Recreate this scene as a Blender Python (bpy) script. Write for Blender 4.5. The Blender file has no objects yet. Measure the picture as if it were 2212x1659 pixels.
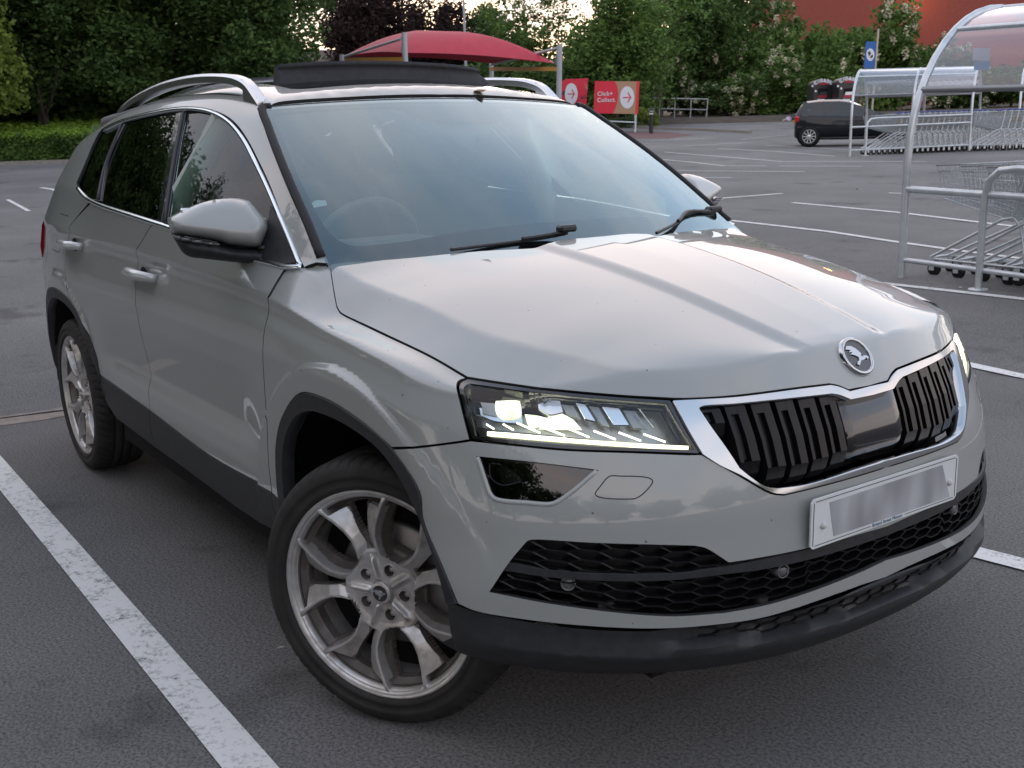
import bpy, bmesh, math, random
import numpy as np
from mathutils import Vector, Matrix
from mathutils.geometry import delaunay_2d_cdt
random.seed(7)
rng = np.random.default_rng(7)
S = bpy.context.scene
# ------------------------------------------------------------------ camera
CAM = np.array([2.23331546, -1.96997261, 1.38368877])
YAW, PITCH, ROLL, FPX = 2.52824158, -0.22321145, -0.02552166, 2323.4231
def basis(yaw, pitch, roll):
    f = np.array([math.cos(pitch)*math.cos(yaw), math.cos(pitch)*math.sin(yaw), math.sin(pitch)])
    r = np.array([math.sin(yaw), -math.cos(yaw), 0.]); u = np.cross(r, f)
    c, s = math.cos(roll), math.sin(roll)
    return c*r+s*u, -s*r+c*u, f
CR, CU, CF = basis(YAW, PITCH, ROLL)
cd = bpy.data.cameras.new('camera'); co = bpy.data.objects.new('camera', cd); S.collection.objects.link(co)
co.matrix_world = Matrix([[CR[i], CU[i], -CF[i], CAM[i]] for i in range(3)]+[[0, 0, 0, 1]])
cd.sensor_width = 36; cd.lens = FPX/2212*36; cd.clip_start = .05; cd.clip_end = 1500
cd.dof.use_dof = True; cd.dof.focus_distance = 2.9; cd.dof.aperture_fstop = 12
S.camera = co
# ------------------------------------------------------------------ sky, sun, exposure
SUN_EL, SUN_AZ = math.radians(4), math.atan2(.62, -.78)      # low sun behind the trees ahead of the camera
w = bpy.data.worlds.new('World'); S.world = w; w.use_nodes = True
N = w.node_tree.nodes; L = w.node_tree.links; N.clear()
wo = N.new('ShaderNodeOutputWorld'); bg = N.new('ShaderNodeBackground')
sky = N.new('ShaderNodeTexSky'); sky.sky_type = 'NISHITA'; sky.sun_disc = False
sky.sun_elevation = SUN_EL; sky.sun_rotation = math.pi/2 - SUN_AZ
sky.dust_density = 1.5; sky.ozone_density = 1.2
tc = N.new('ShaderNodeTexCoord'); sep = N.new('ShaderNodeSeparateXYZ'); L.new(tc.outputs['Generated'], sep.inputs[0])
# flattened direction so the cloud streaks stretch towards the horizon
dv = N.new('ShaderNodeMath'); dv.operation = 'ADD'; dv.inputs[1].default_value = .18; L.new(sep.outputs['Z'], dv.inputs[0])
dx = N.new('ShaderNodeMath'); dx.operation = 'DIVIDE'; L.new(sep.outputs['X'], dx.inputs[0]); L.new(dv.outputs[0], dx.inputs[1])
dy = N.new('ShaderNodeMath'); dy.operation = 'DIVIDE'; L.new(sep.outputs['Y'], dy.inputs[0]); L.new(dv.outputs[0], dy.inputs[1])
cb = N.new('ShaderNodeCombineXYZ'); L.new(dx.outputs[0], cb.inputs[0]); L.new(dy.outputs[0], cb.inputs[1])
mp = N.new('ShaderNodeMapping'); mp.inputs['Rotation'].default_value = (0, 0, .6); mp.inputs['Scale'].default_value = (.42, 1.1, 1); L.new(cb.outputs[0], mp.inputs[0])
nz = N.new('ShaderNodeTexNoise'); nz.inputs['Scale'].default_value = 1.25; nz.inputs['Detail'].default_value = 6; nz.inputs['Roughness'].default_value = .55; nz.inputs['Distortion'].default_value = .5
L.new(mp.outputs[0], nz.inputs['Vector'])
cr = N.new('ShaderNodeValToRGB'); cr.color_ramp.elements[0].position = .43; cr.color_ramp.elements[1].position = .60
L.new(nz.outputs[0], cr.inputs[0])
SKYV = .75
mul = N.new('ShaderNodeMix'); mul.data_type = 'RGBA'; mul.blend_type = 'MIX'
cm_ = N.new('ShaderNodeMapRange'); cm_.inputs['From Min'].default_value = .25; cm_.inputs['From Max'].default_value = .85; cm_.inputs['To Min'].default_value = .95; cm_.inputs['To Max'].default_value = .50; L.new(sep.outputs['Z'], cm_.inputs['Value'])
cx_ = N.new('ShaderNodeMath'); cx_.operation = 'MULTIPLY'; L.new(cr.outputs[0], cx_.inputs[0]); L.new(cm_.outputs[0], cx_.inputs[1]); L.new(cx_.outputs[0], mul.inputs['Factor'])
# dusk tint of the clear sky and the pink-cream clouds (same units as the sky texture)
L.new(sky.outputs[0], mul.inputs['A'])
mul.inputs['B'].default_value = (6.4, 5.35, 5.1, 1)
# clear dusk sky is lifted with a soft blue veil
veil = N.new('ShaderNodeMix'); veil.data_type = 'RGBA'; veil.blend_type = 'MIX'; veil.inputs['Factor'].default_value = .78
L.new(sky.outputs[0], veil.inputs['A'])
vr_ = N.new('ShaderNodeValToRGB'); e_ = vr_.color_ramp.elements; e_.new(.25); e_.new(.6)
for q_, (p_, c_) in zip(e_, ((0., (.86, .80, .78)), (.25, (.72, .74, .82)), (.60, (.46, .56, .73)), (1., (.29, .38, .53)))): q_.position = p_; q_.color = (*c_, 1)
L.new(sep.outputs['Z'], vr_.inputs[0]); vs_ = N.new('ShaderNodeVectorMath'); vs_.operation = 'SCALE'; vs_.inputs['Scale'].default_value = 7.2; L.new(vr_.outputs[0], vs_.inputs[0]); L.new(vs_.outputs[0], veil.inputs['B'])
L.new(veil.outputs['Result'], mul.inputs['A'])
L.new(mul.outputs['Result'], bg.inputs['Color']); bg.inputs['Strength'].default_value = .12
L.new(bg.outputs[0], wo.inputs['Surface'])
sd = bpy.data.lights.new('sun', 'SUN'); so = bpy.data.objects.new('sun', sd); S.collection.objects.link(so)
sd.energy = .25; sd.angle = math.radians(12); sd.color = (1, .82, .62)
sv = Vector((math.cos(SUN_EL)*math.cos(SUN_AZ), math.cos(SUN_EL)*math.sin(SUN_AZ), math.sin(SUN_EL)))
so.rotation_euler = sv.to_track_quat('Z', 'Y').to_euler()
S.view_settings.view_transform = 'Standard'; S.view_settings.look = 'None'; S.view_settings.gamma = 1; S.view_settings.exposure = 1.42
S.render.resolution_x, S.render.resolution_y = 1024, 768
S.render.engine = 'CYCLES'
# ------------------------------------------------------------------ helpers
K = 1.38201                                     # photo pixels per unit of the 2212 px wide working picture
def Z(r, k): return lambda *p: [(r[0]+p[i]*k, r[1]+p[i+1]*k) for i in range(0, len(p), 2)]
A = Z((0, 0), .45208); B = Z((900, 0), .45208); Cc = Z((1900, 0), .52306); D = Z((100, 700), .48232); E = Z((750, 1100), .36166)
F = Z((1300, 1050), .39189); G = Z((2050, 900), .48228); H = Z((1300, 1500), .47801); I = Z((2200, 1350), .42196); J = Z((750, 1350), .51249)
M = Z((780, 740), .29837); Nn = Z((2050, 640), .45524); R2 = Z((1300, 600), .434); R4 = Z((120, 560), .26525); R3 = Z((480, 560), .23508); Q = Z((0, 0), K)
def rays(px):
    px = np.asarray(px, float)/K
    d = CF+CR*((px[:, 0:1]-1106)/FPX)-CU*((px[:, 1:2]-829.5)/FPX)
    return d/np.linalg.norm(d, axis=1)[:, None]
def ray_plane(px, ax, val):
    d = rays([px])[0]; t = (val-CAM[ax])/d[ax]; return CAM+t*d
def proj(P):
    P = np.atleast_2d(P)-CAM; z = P@CF
    return np.stack([(1106+FPX*(P@CR)/z)*K, (829.5-FPX*(P@CU)/z)*K], 1)
def link(name, me, mat=None, parent=None):
    o = bpy.data.objects.new(name, me); S.collection.objects.link(o)
    if mat is not None:
        me.materials.append(mat)
    if parent is not None: o.parent = parent
    return o
def props(o, label=None, cat=None, group=None, kind=None):
    if label: o['label'] = label
    if cat: o['category'] = cat
    if group: o['group'] = group
    if kind: o['kind'] = kind
    return o
def thing(name, label, cat, loc=(0, 0, 0), rz=0, group=None):
    o = bpy.data.objects.new(name, None); S.collection.objects.link(o); o.location = loc; o.rotation_euler = (0, 0, rz)
    return props(o, label, cat, group)
def mesh(vs, fs, smooth=False, norms=None):
    me = bpy.data.meshes.new('m'); me.from_pydata([tuple(map(float, v)) for v in vs], [], [tuple(map(int, f)) for f in fs])
    if smooth or norms is not None: me.polygons.foreach_set('use_smooth', [True]*len(me.polygons))
    if norms is not None: me.normals_split_custom_set_from_vertices([tuple(map(float, n)) for n in norms])
    me.update(); return me
class MB:
    """collects simple shapes into one mesh"""
    def __init__(s): s.v = []; s.f = []; s.sm = []
    def add(s, vs, fs, smooth=False):
        n = len(s.v); s.v += [tuple(map(float, v)) for v in vs]; s.f += [tuple(int(i)+n for i in f) for f in fs]; s.sm += [smooth]*len(fs)
    def box(s, c, d, R=None, bev=0):
        x, y, z = [q/2 for q in d]; vs = []; c = np.array(c, float)
        if bev:
            b = bev; pts = []
            for sx in (-1, 1):
                for sy in (-1, 1):
                    for sz in (-1, 1):
                        pts += [(sx*(x-b), sy*(y-b), sz*z), (sx*(x-b), sy*y, sz*(z-b)), (sx*x, sy*(y-b), sz*(z-b))]
            bm = bmesh.new(); [bm.verts.new(p) for p in pts]; bmesh.ops.convex_hull(bm, input=bm.verts[:]); bm.verts.ensure_lookup_table(); bm.verts.index_update()
            vs = [np.array(v.co) for v in bm.verts]; fs = [[v.index for v in f.verts] for f in bm.faces]; bm.free()
        else:
            vs = [np.array((i*x, j*y, k*z)) for i in (-1, 1) for j in (-1, 1) for k in (-1, 1)]
            fs = [(0, 1, 3, 2), (4, 6, 7, 5), (0, 4, 5, 1), (2, 3, 7, 6), (0, 2, 6, 4), (1, 5, 7, 3)]
        if R is not None: vs = [np.array(R)@v for v in vs]
        s.add([v+c for v in vs], fs); return s
    def tube(s, pts, r, n=8, closed=False, cap=True):
        pts = [np.array(p, float) for p in pts]; m = len(pts); rr = r if hasattr(r, '__len__') else [r]*m
        vs = []; prev = None
        for i, p in enumerate(pts):
            a = pts[(i-1) % m] if (closed or i > 0) else p; b = pts[(i+1) % m] if (closed or i < m-1) else p
            t = b-a; t = t/(np.linalg.norm(t)+1e-12)
            if prev is None: u = np.cross(t, (0, 0, 1.)) if abs(t[2]) < .9 else np.cross(t, (0, 1., 0))
            else: u = prev-t*(prev@t)
            u = u/np.linalg.norm(u); prev = u; v = np.cross(t, u)
            for k in range(n):
                q = 2*math.pi*k/n; vs.append(p+rr[i]*(math.cos(q)*u+math.sin(q)*v))
        fs = []
        for i in range(m if closed else m-1):
            for k in range(n):
                fs.append((i*n+k, i*n+(k+1) % n, ((i+1) % m)*n+(k+1) % n, ((i+1) % m)*n+k))
        s.add(vs, fs, True)
        if cap and not closed:
            s.add(vs[:n][::-1], [tuple(range(n))]); s.add(vs[-n:], [tuple(range(n))])
        return s
    def lathe(s, prof, n=32, c=(0, 0, 0), R=None, closed=False, smooth=True):
        """profile (radius, height) turned about local z"""
        vs = []; c = np.array(c, float); m = len(prof)
        for k in range(n):
            q = 2*math.pi*k/n
            for (r, h) in prof:
                v = np.array((r*math.cos(q), r*math.sin(q), h)); v = np.array(R)@v if R is not None else v; vs.append(v+c)
        fs = []
        for k in range(n):
            for i in range(m if closed else m-1):
                fs.append((k*m+i, ((k+1) % n)*m+i, ((k+1) % n)*m+(i+1) % m, k*m+(i+1) % m))
        s.add(vs, fs, smooth); return s
    def prism(s, poly, h0, h1, R=None, c=(0, 0, 0), side_only=False):
        """polygon in local xy pushed from h0 to h1 along local z"""
        n = len(poly); vs = [np.array((p[0], p[1], h)) for h in (h0, h1) for p in poly]
        if R is not None: vs = [np.array(R)@v for v in vs]
        vs = [v+np.array(c, float) for v in vs]
        fs = [(i, (i+1) % n, n+(i+1) % n, n+i) for i in range(n)]
        if not side_only:
            from mathutils.geometry import tessellate_polygon
            tr = tessellate_polygon([[Vector((p[0], p[1], 0)) for p in poly]])
            fs += [tuple(t[::-1]) for t in tr]+[tuple(q+n for q in t) for t in tr]
        s.add(vs, fs); return s
    def build(s, name, mat=None, parent=None, loc=None):
        me = bpy.data.meshes.new(name); me.from_pydata(s.v, [], s.f); me.polygons.foreach_set('use_smooth', s.sm); me.update()
        bm = bmesh.new(); bm.from_mesh(me); bmesh.ops.delete(bm, geom=[v for v in bm.verts if not v.link_faces], context='VERTS'); bmesh.ops.recalc_face_normals(bm, faces=bm.faces[:]); bm.to_mesh(me); bm.free()
        o = link(name, me, mat, parent)
        if loc is not None: o.location = loc
        return o
def copy_tree(o, parent=None):
    c = o.copy(); S.collection.objects.link(c); c.parent = parent
    for ch in [q for q in bpy.data.objects if q.parent == o]: copy_tree(ch, c)
    return c
# ------------------------------------------------------------------ materials
def mat(name, col, rough=.5, metal=0, coat=0, coat_rough=.03, spec=.5, emit=None, es=0):
    m = bpy.data.materials.new(name); m.use_nodes = True; b = m.node_tree.nodes['Principled BSDF']
    b.inputs['Base Color'].default_value = (*col, 1); b.inputs['Roughness'].default_value = rough; b.inputs['Metallic'].default_value = metal
    b.inputs['Coat Weight'].default_value = coat; b.inputs['Coat Roughness'].default_value = coat_rough; b.inputs['Specular IOR Level'].default_value = spec
    if emit: b.inputs['Emission Color'].default_value = (*emit, 1); b.inputs['Emission Strength'].default_value = es
    return m
def nodes(m): return m.node_tree.nodes, m.node_tree.links, m.node_tree.nodes['Principled BSDF']
def noise(m, scale, detail=4, rough=.5, vec=None, coord='Object'):
    n, l, b = nodes(m)
    t = n.new('ShaderNodeTexCoord'); q = n.new('ShaderNodeTexNoise'); q.inputs['Scale'].default_value = scale; q.inputs['Detail'].default_value = detail; q.inputs['Roughness'].default_value = rough
    if vec:
        mp = n.new('ShaderNodeMapping'); mp.inputs['Scale'].default_value = vec; l.new(t.outputs[coord], mp.inputs[0]); l.new(mp.outputs[0], q.inputs['Vector'])
    else: l.new(t.outputs[coord], q.inputs['Vector'])
    return q.outputs[0]
def ramp(m, src, stops):
    n, l, b = nodes(m); r = n.new('ShaderNodeValToRGB'); e = r.color_ramp.elements
    while len(e) < len(stops): e.new(.5)
    for q, (p, c) in zip(e, stops): q.position = p; q.color = (*c, 1) if len(c) == 3 else c
    l.new(src, r.inputs[0]); return r.outputs[0]
def bump(m, src, strength=.3, dist=.01):
    n, l, b = nodes(m); q = n.new('ShaderNodeBump'); q.inputs['Strength'].default_value = strength; q.inputs['Distance'].default_value = dist
    l.new(src, q.inputs['Height']); l.new(q.outputs[0], b.inputs['Normal']); return q
def noisy(name, c1, c2, scale, rough=.6, bs=0, bd=.01, detail=5, **kw):
    m = mat(name, c1, rough, **kw); s = noise(m, scale, detail, .6); n, l, b = nodes(m)
    l.new(ramp(m, s, [(.3, c1), (.7, c2)]), b.inputs['Base Color'])
    if bs: bump(m, s, bs, bd)
    return m
def mixmat(name, col, a=.85, rough=.02, ior=1.5, tint=(1, 1, 1), film=0):
    """thin glass: mirror reflection by angle over a tinted see-through layer"""
    m = bpy.data.materials.new(name); m.use_nodes = True; n = m.node_tree.nodes; l = m.node_tree.links; n.clear()
    o = n.new('ShaderNodeOutputMaterial'); mx = n.new('ShaderNodeMixShader'); tr = n.new('ShaderNodeBsdfTransparent'); gl = n.new('ShaderNodeBsdfGlossy'); fr = n.new('ShaderNodeFresnel')
    tr.inputs[0].default_value = (*col, 1); gl.inputs['Roughness'].default_value = rough; gl.inputs[0].default_value = (*tint, 1); fr.inputs[0].default_value = ior
    ma = n.new('ShaderNodeMath'); ma.operation = 'MULTIPLY'; ma.inputs[1].default_value = a; l.new(fr.outputs[0], ma.inputs[0]); base = tr
    if film:                                        # pale diffuse share mixed in to paint a milky haze on the glass
        df = n.new('ShaderNodeBsdfDiffuse'); df.inputs[0].default_value = (.60, .78, .80, 1); base = n.new('ShaderNodeMixShader'); base.inputs[0].default_value = film; l.new(tr.outputs[0], base.inputs[1]); l.new(df.outputs[0], base.inputs[2])
    l.new(ma.outputs[0], mx.inputs[0]); l.new(base.outputs[0], mx.inputs[1]); l.new(gl.outputs[0], mx.inputs[2]); l.new(mx.outputs[0], o.inputs[0]); return m
m_paint = mat('grey_paint', (.275, .288, .275), .40, 0, 1, .012)
_n, _l, _b = nodes(m_paint)
_v = _n.new('ShaderNodeTexVoronoi'); _v.inputs['Scale'].default_value = 30; _t = _n.new('ShaderNodeTexCoord'); _l.new(_t.outputs['Object'], _v.inputs['Vector'])
_sc = _n.new('ShaderNodeSeparateColor'); _l.new(_v.outputs['Color'], _sc.inputs[0]); _m = _n.new('ShaderNodeMath'); _m.operation = 'MULTIPLY_ADD'; _m.inputs[1].default_value = .22; _m.inputs[2].default_value = -.135; _l.new(_sc.outputs[0], _m.inputs[0])
_g = _n.new('ShaderNodeMath'); _g.operation = 'LESS_THAN'; _l.new(_v.outputs['Distance'], _g.inputs[0]); _l.new(_m.outputs[0], _g.inputs[1])      # scattered insect and grit specks
_x = _n.new('ShaderNodeMix'); _x.data_type = 'RGBA'; _l.new(_g.outputs[0], _x.inputs['Factor']); _x.inputs['A'].default_value = (.275, .288, .275, 1); _x.inputs['B'].default_value = (.10, .085, .07, 1); _l.new(_x.outputs['Result'], _b.inputs['Base Color'])
m_clad = noisy('black_plastic', (.019, .020, .022), (.030, .031, .034), 40, .5, .08, .0006, spec=.28)
m_gloss = mat('gloss_black', (.008, .008, .009), .12, 0, .6, .03)
m_grille = mat('grille_black', (.006, .006, .007), .34, spec=.25)
m_dark = mat('wheelhouse_black', (.008, .008, .009), .85, spec=.2)
m_rub = mat('rubber', (.012, .012, .013), .6, spec=.25)
m_gap = mat('shut_line', (.006, .006, .006), .8)
m_chrome = mat('chrome', (.48, .49, .50), .12, 1)
m_satin = mat('satin_aluminium', (.62, .64, .66), .30, 1)
# ------------------------------------------------------------------ car body as smooth functions (metres; x forward from the front axle, y to the car's left, z up)
def curve1(xs, ys):
    xs = np.array(xs, float); ys = np.array(ys, float); h = np.diff(xs); d = (ys[1:].T-ys[:-1].T)/h; d = d.T
    m = np.zeros_like(ys)
    m[1:-1] = ((d[:-1].T*h[1:]+d[1:].T*h[:-1])/(h[1:]+h[:-1])).T; m[0] = d[0]; m[-1] = d[-1]
    def f(x):
        x = np.clip(x, xs[0]-.3, xs[-1]+.3); i = np.clip(np.searchsorted(xs, x)-1, 0, len(xs)-2); t = (x-xs[i])/h[i]
        out = (t < 0) | (t > 1); tc_ = np.clip(t, 0, 1)
        T = tc_[:, None] if ys.ndim == 2 else tc_; hh = h[i][:, None] if ys.ndim == 2 else h[i]
        v = (2*T**3-3*T**2+1)*ys[i]+(T**3-2*T**2+T)*hh*m[i]+(-2*T**3+3*T**2)*ys[i+1]+(T**3-T**2)*hh*m[i+1]
        e = ((t-tc_)*h[i]); e = e[:, None] if ys.ndim == 2 else e
        return v+e*np.where((t > 1)[:, None] if ys.ndim == 2 else t > 1, m[-1], m[0])*(out[:, None] if ys.ndim == 2 else out)
    return f
def lin(z, kz, kv):
    """row-wise piecewise-linear interpolation kz,kv (n,k)"""
    r = kv[:, 0]+(z-kz[:, 0])*((kv[:, 1]-kv[:, 0])/(kz[:, 1]-kz[:, 0]))
    for i in range(1, kz.shape[1]-1):
        s = (kv[:, i+1]-kv[:, i])/(kz[:, i+1]-kz[:, i]); r = np.where(z > kz[:, i], kv[:, i]+(z-kz[:, i])*s, r)
    return r
def smooth_lin(z, kz, kv, rad):
    return sum(w_*lin(z+o*rad, kz, kv) for o, w_ in ((-1, .08), (-.6, .17), (-.2, .25), (.2, .25), (.6, .17), (1, .08)))
def sstep(x): x = np.clip(x, 0, 1); return x*x*(3-2*x)
fWm = curve1([-3.5, -3.3, -3.0, -2.64, -2.2, -1.5, -.9, -.45, -.2, 0, .3, .5, .7, .9], [.74, .82, .872, .905, .905, .90, .90, .905, .912, .914, .908, .895, .86, .80])
fZc = curve1([-3.3, -3.0, -2.25, -1.05, -.4, -.2, 0, .1, .3, .43, .7], [1.075, 1.066, 1.045, 1.018, .998, .983, .966, .957, .932, .908, .86])
fZb = curve1([-3.3, -2.8, -2.2, -1.6, -1.3, -.9, -.6, -.4, -.2, .2], [1.26, 1.235, 1.19, 1.145, 1.127, 1.108, 1.095, 1.087, 1.08, 1.07])
fYb = curve1([-3.3, -2.8, -2.2, -1.6, -1.3, -.9, -.6, -.4, -.2, .2], [.735, .79, .842, .858, .856, .845, .822, .79, .77, .73])
PZ1 = [.10, .24, .30, .36, .42, .50, .555, .61, .70, .78, .86, .92]
PV1 = [-.16, -.06, -.035, -.022, -.010, -.003, -.008, -.026, -.014, -.004, 0, -.008]     # doors: scoop above the sill
PV2 = [-.16, -.06, -.035, -.022, -.010, -.003, 0, 0, 0, 0, 0, -.008]
def Wside(x, z, upper):
    x = np.asarray(x, float); z = np.asarray(z, float); n = len(x)
    wm = fWm(x); zc = fZc(x); a = sstep((x+2.15)/.3)*sstep((-.42-x)/.25)
    pv = np.array(PV2)[None]+a[:, None]*(np.array(PV1)-np.array(PV2))[None]
    base = np.minimum(zc-.075, .92)
    kz = np.concatenate([np.tile(PZ1[:-1], (n, 1)), np.stack([base, zc-.04, zc-.018, zc], 1)], 1)
    kz[:, 10] = np.minimum(kz[:, 10], base-.02); kz[:, 9] = np.minimum(kz[:, 9], base-.08)
    kv = np.concatenate([pv[:, :-1], np.tile([[-.012, -.030, -.033, -.026]], (n, 1))], 1)+wm[:, None]
    if upper:
        zb, yb = fZb(x), fYb(x)
        kz = np.concatenate([kz, zb[:, None], zb[:, None]+.6], 1); kv = np.concatenate([kv, yb[:, None], yb[:, None]-.6*.60], 1)
    else:
        kz = np.concatenate([kz, kz[:, -1:]+.5], 1); kv = np.concatenate([kv, kv[:, -1:]], 1)
    v = smooth_lin(z, kz, kv, .009)
    for cx in (0., -2.638):                                # wheel-arch flares
        rho = np.hypot((x-cx)/np.where((x > cx) & (cx == 0.), 1.09, 1.), z-.34); ang = sstep((.548-rho)/.014)*sstep((z-.30)/.1)*(z < .95)
        v = v+.011*ang
    # door handles sit in shallow scoops
    return v
HX = [-.5, -.3, -.22, -.1, .07, .3, .4, .5, .67, .71, .745, .80, .95]
HK = [  # y,z of: centre, ridge, perimeter crease, shut line, wing crease
 [(0, 1.135), (.21, 1.132), (.750, 1.118), (.808, 1.084), (.881, 1.003)],
 [(0, 1.122), (.20, 1.122), (.737, 1.088), (.796, 1.066), (.879, .994)],
 [(0, 1.116), (.197, 1.116), (.73, 1.066), (.802, 1.028), (.876, .986)],
 [(0, 1.104), (.190, 1.104), (.72, 1.045), (.804, .982), (.870, .972)],
 [(0, 1.082), (.180, 1.082), (.70, 1.022), (.807, .960), (.864, .956)],
 [(0, 1.042), (.165, 1.042), (.672, .980), (.80, .930), (.847, .926)],
 [(0, 1.020), (.157, 1.020), (.64, .965), (.79, .907), (.83, .902)],
 [(0, .995), (.148, .995), (.592, .948), (.75, .893), (.80, .88)],
 [(0, .948), (.130, .948), (.445, .922), (.56, .885), (.70, .84)],
 [(0, .936), (.124, .936), (.345, .918), (.48, .880), (.62, .83)],
 [(0, .922), (.116, .922), (.25, .915), (.40, .872), (.54, .82)],
 [(0, .895), (.100, .895), (.22, .885), (.36, .85), (.5, .80)],
 [(0, .82), (.09, .82), (.2, .81), (.34, .78), (.48, .72)]]
fHy = curve1(HX, [[p[0] for p in r] for r in HK]); fHz = curve1(HX, [[p[1] for p in r] for r in HK])
def Hood(x, y):
    ky, kz = fHy(x), fHz(x); y = np.abs(y); ky = np.concatenate([ky, ky[:, -1:]+.3], 1); kz = np.concatenate([kz, kz[:, -1:]-.12], 1)
    kz = kz.copy(); kz[:, 0] += .002
    crown = .010*np.sin(np.pi*np.clip((y-ky[:, 1])/(ky[:, 2]-ky[:, 1]), 0, 1))
    z = smooth_lin(y, ky, kz, .011)+crown
    # raised centre: a soft step down just outside the ridge line
    t = sstep((y-ky[:, 1]+.012)/.050)*sstep((.80-x)/.10)
    return z-.0105*t+.004*sstep((ky[:, 1]-y)/.05)*0
fXn = curve1([.20, .26, .29, .312, .330, .346, .352, .358, .384, .390, .396, .403, .408, .45, .50, .58, .66, .72, .78, .835, .863, .893, .92, .96, 1.02],
             [.70, .80, .845, .868, .878, .877, .866, .848, .848, .864, .874, .874, .868, .8685, .866, .860, .855, .842, .824, .801, .784, .762, .742, .712, .66])
KL = ([.16, .26, .290, .318, .330, .346, .350, .354, .388, .392, .397, .4035, .4065, .42], [.70, .80, .846, .868, .876, .876, .870, .846, .846, .868, .874, .874, .866, .8675])
KS = ([.16, .26, .290, .308, .322, .330, .36, .39, .397, .4035, .4065, .42], [.70, .80, .844, .858, .868, .866, .860, .862, .871, .871, .866, .8675])
def fXl(z, y):
    r = sstep((y-.50)/.10); return np.where(z < .42, np.interp(z, *KL)*(1-r)+np.interp(z, *KS)*r, fXn(z))
def Front(y, z, plain=False):
    y = np.abs(y); t = sstep((z-.5)/.38); p = 2.75+(2.34-2.75)*t; a = .505+(.531-.505)*t
    z = z-.058*(y/.9)**2*sstep((.56-z)/.12)
    return (np.where(z < .46, .8685, fXn(z)) if plain else fXl(z, y))-a*y**p
def smin(a, b, k):
    h = np.clip(.5+.5*(b-a)/k, 0, 1); return b*(1-h)+a*h-k*h*(1-h)
def fL(P):
    x, y, z = P[:, 0], P[:, 1], P[:, 2]
    side = Wside(x, z, False)-np.abs(y); fr = Front(y, z)-x; top = Hood(x, y)-z
    kk = .09-.05*sstep((.62-z)/.2)
    return smin(smin(side, fr, kk), top, .008)
def fP(P):
    x, y, z = P[:, 0], P[:, 1], P[:, 2]
    return smin(smin(Wside(x, z, False)-np.abs(y), Front(y, z, True)-x, .09-.05*sstep((.62-z)/.2)), Hood(x, y)-z, .008)
fRz = curve1([-3.45, -3.2, -2.8, -2.4, -1.8, -1.3, -1.1, -.95, -.8], [1.37, 1.462, 1.543, 1.594, 1.624, 1.612, 1.585, 1.558, 1.52])
def gW(P): return (-.93+(1.535-P[:, 2])*1.66-.235*P[:, 1]**2-.03*np.sin(np.pi*np.clip((P[:, 2]-1.08)/.45, 0, 1))*-1)-P[:, 0]
def gR(P): return fRz(P[:, 0])-.125*P[:, 1]**2-P[:, 2]
def gS(P): return Wside(P[:, 0], P[:, 2], True)-np.abs(P[:, 1])
def gB(P): return P[:, 0]-(-3.42+np.maximum(P[:, 2]-1.0, 0)*.50+.25*P[:, 1]**2)
def fU(P): return smin(smin(smin(gS(P), gR(P), .07), gW(P), .012), gB(P), .10)
def fS(P): return smin(gS(P), gB(P), .10)                      # side alone (doors, quarter)
SURF = dict(P=fP, L=fL, U=fU, S=fS, W=gW, R=gR)
def cast(f, o, d, t0=0., t1=12.):
    o = np.broadcast_to(o, d.shape).astype(float); n = len(d); t = np.full(n, t0, float); live = np.ones(n, bool); tp = t.copy()
    for _ in range(260):
        idx = np.where(live)[0]
        if not len(idx): break
        v = f(o[idx]+d[idx]*t[idx, None]); inside = v > 0; live[idx[inside]] = False
        go = idx[~inside]; tp[go] = t[go]; t[go] += np.clip(-v[~inside]*.45, .0015, .4); live[go[t[go] > t1]] = False
    lo, hi = tp, t.copy()
    for _ in range(22):
        mid = (lo+hi)/2; ins = f(o+d*mid[:, None]) > 0; hi = np.where(ins, mid, hi); lo = np.where(ins, lo, mid)
    return o+d*hi[:, None], t <= t1
def normal(f, P, e=.0015):
    g = np.stack([f(P-e*np.eye(3)[i])-f(P+e*np.eye(3)[i]) for i in range(3)], 1); return g/(np.linalg.norm(g, axis=1)[:, None]+1e-12)
def on(px, surf='L'):
    P, ok = cast(SURF[surf], CAM, rays(px), .8); return P
def catmull(pts, n=6, closed=False):
    p = np.array(pts, float)
    if len(p) < 3: return [tuple(p[0]+(p[-1]-p[0])*t) for t in np.linspace(0, 1, n+1)]
    q = np.vstack([p[-1:], p, p[:2]]) if closed else np.vstack([2*p[0]-p[1], p, 2*p[-1]-p[-2]]); out = []
    for i in range(1, len(q)-2):
        a, b, c, d = q[i-1:i+3]
        # centripetal spacing keeps the curve from overshooting at uneven points
        ts = [0]
        for u, v in ((a, b), (b, c), (c, d)): ts.append(ts[-1]+max(np.linalg.norm(v-u)**.5, 1e-5))
        for t in np.linspace(ts[1], ts[2], n, endpoint=False):
            a1 = (ts[1]-t)/(ts[1]-ts[0])*a+(t-ts[0])/(ts[1]-ts[0])*b; a2 = (ts[2]-t)/(ts[2]-ts[1])*b+(t-ts[1])/(ts[2]-ts[1])*c; a3 = (ts[3]-t)/(ts[3]-ts[2])*c+(t-ts[2])/(ts[3]-ts[2])*d
            b1 = (ts[2]-t)/(ts[2]-ts[0])*a1+(t-ts[0])/(ts[2]-ts[0])*a2; b2 = (ts[3]-t)/(ts[3]-ts[1])*a2+(t-ts[1])/(ts[3]-ts[1])*a3
            out.append(tuple((ts[2]-t)/(ts[2]-ts[1])*b1+(t-ts[1])/(ts[2]-ts[1])*b2))
    if not closed: out.append(tuple(p[-1]))
    return out
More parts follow.
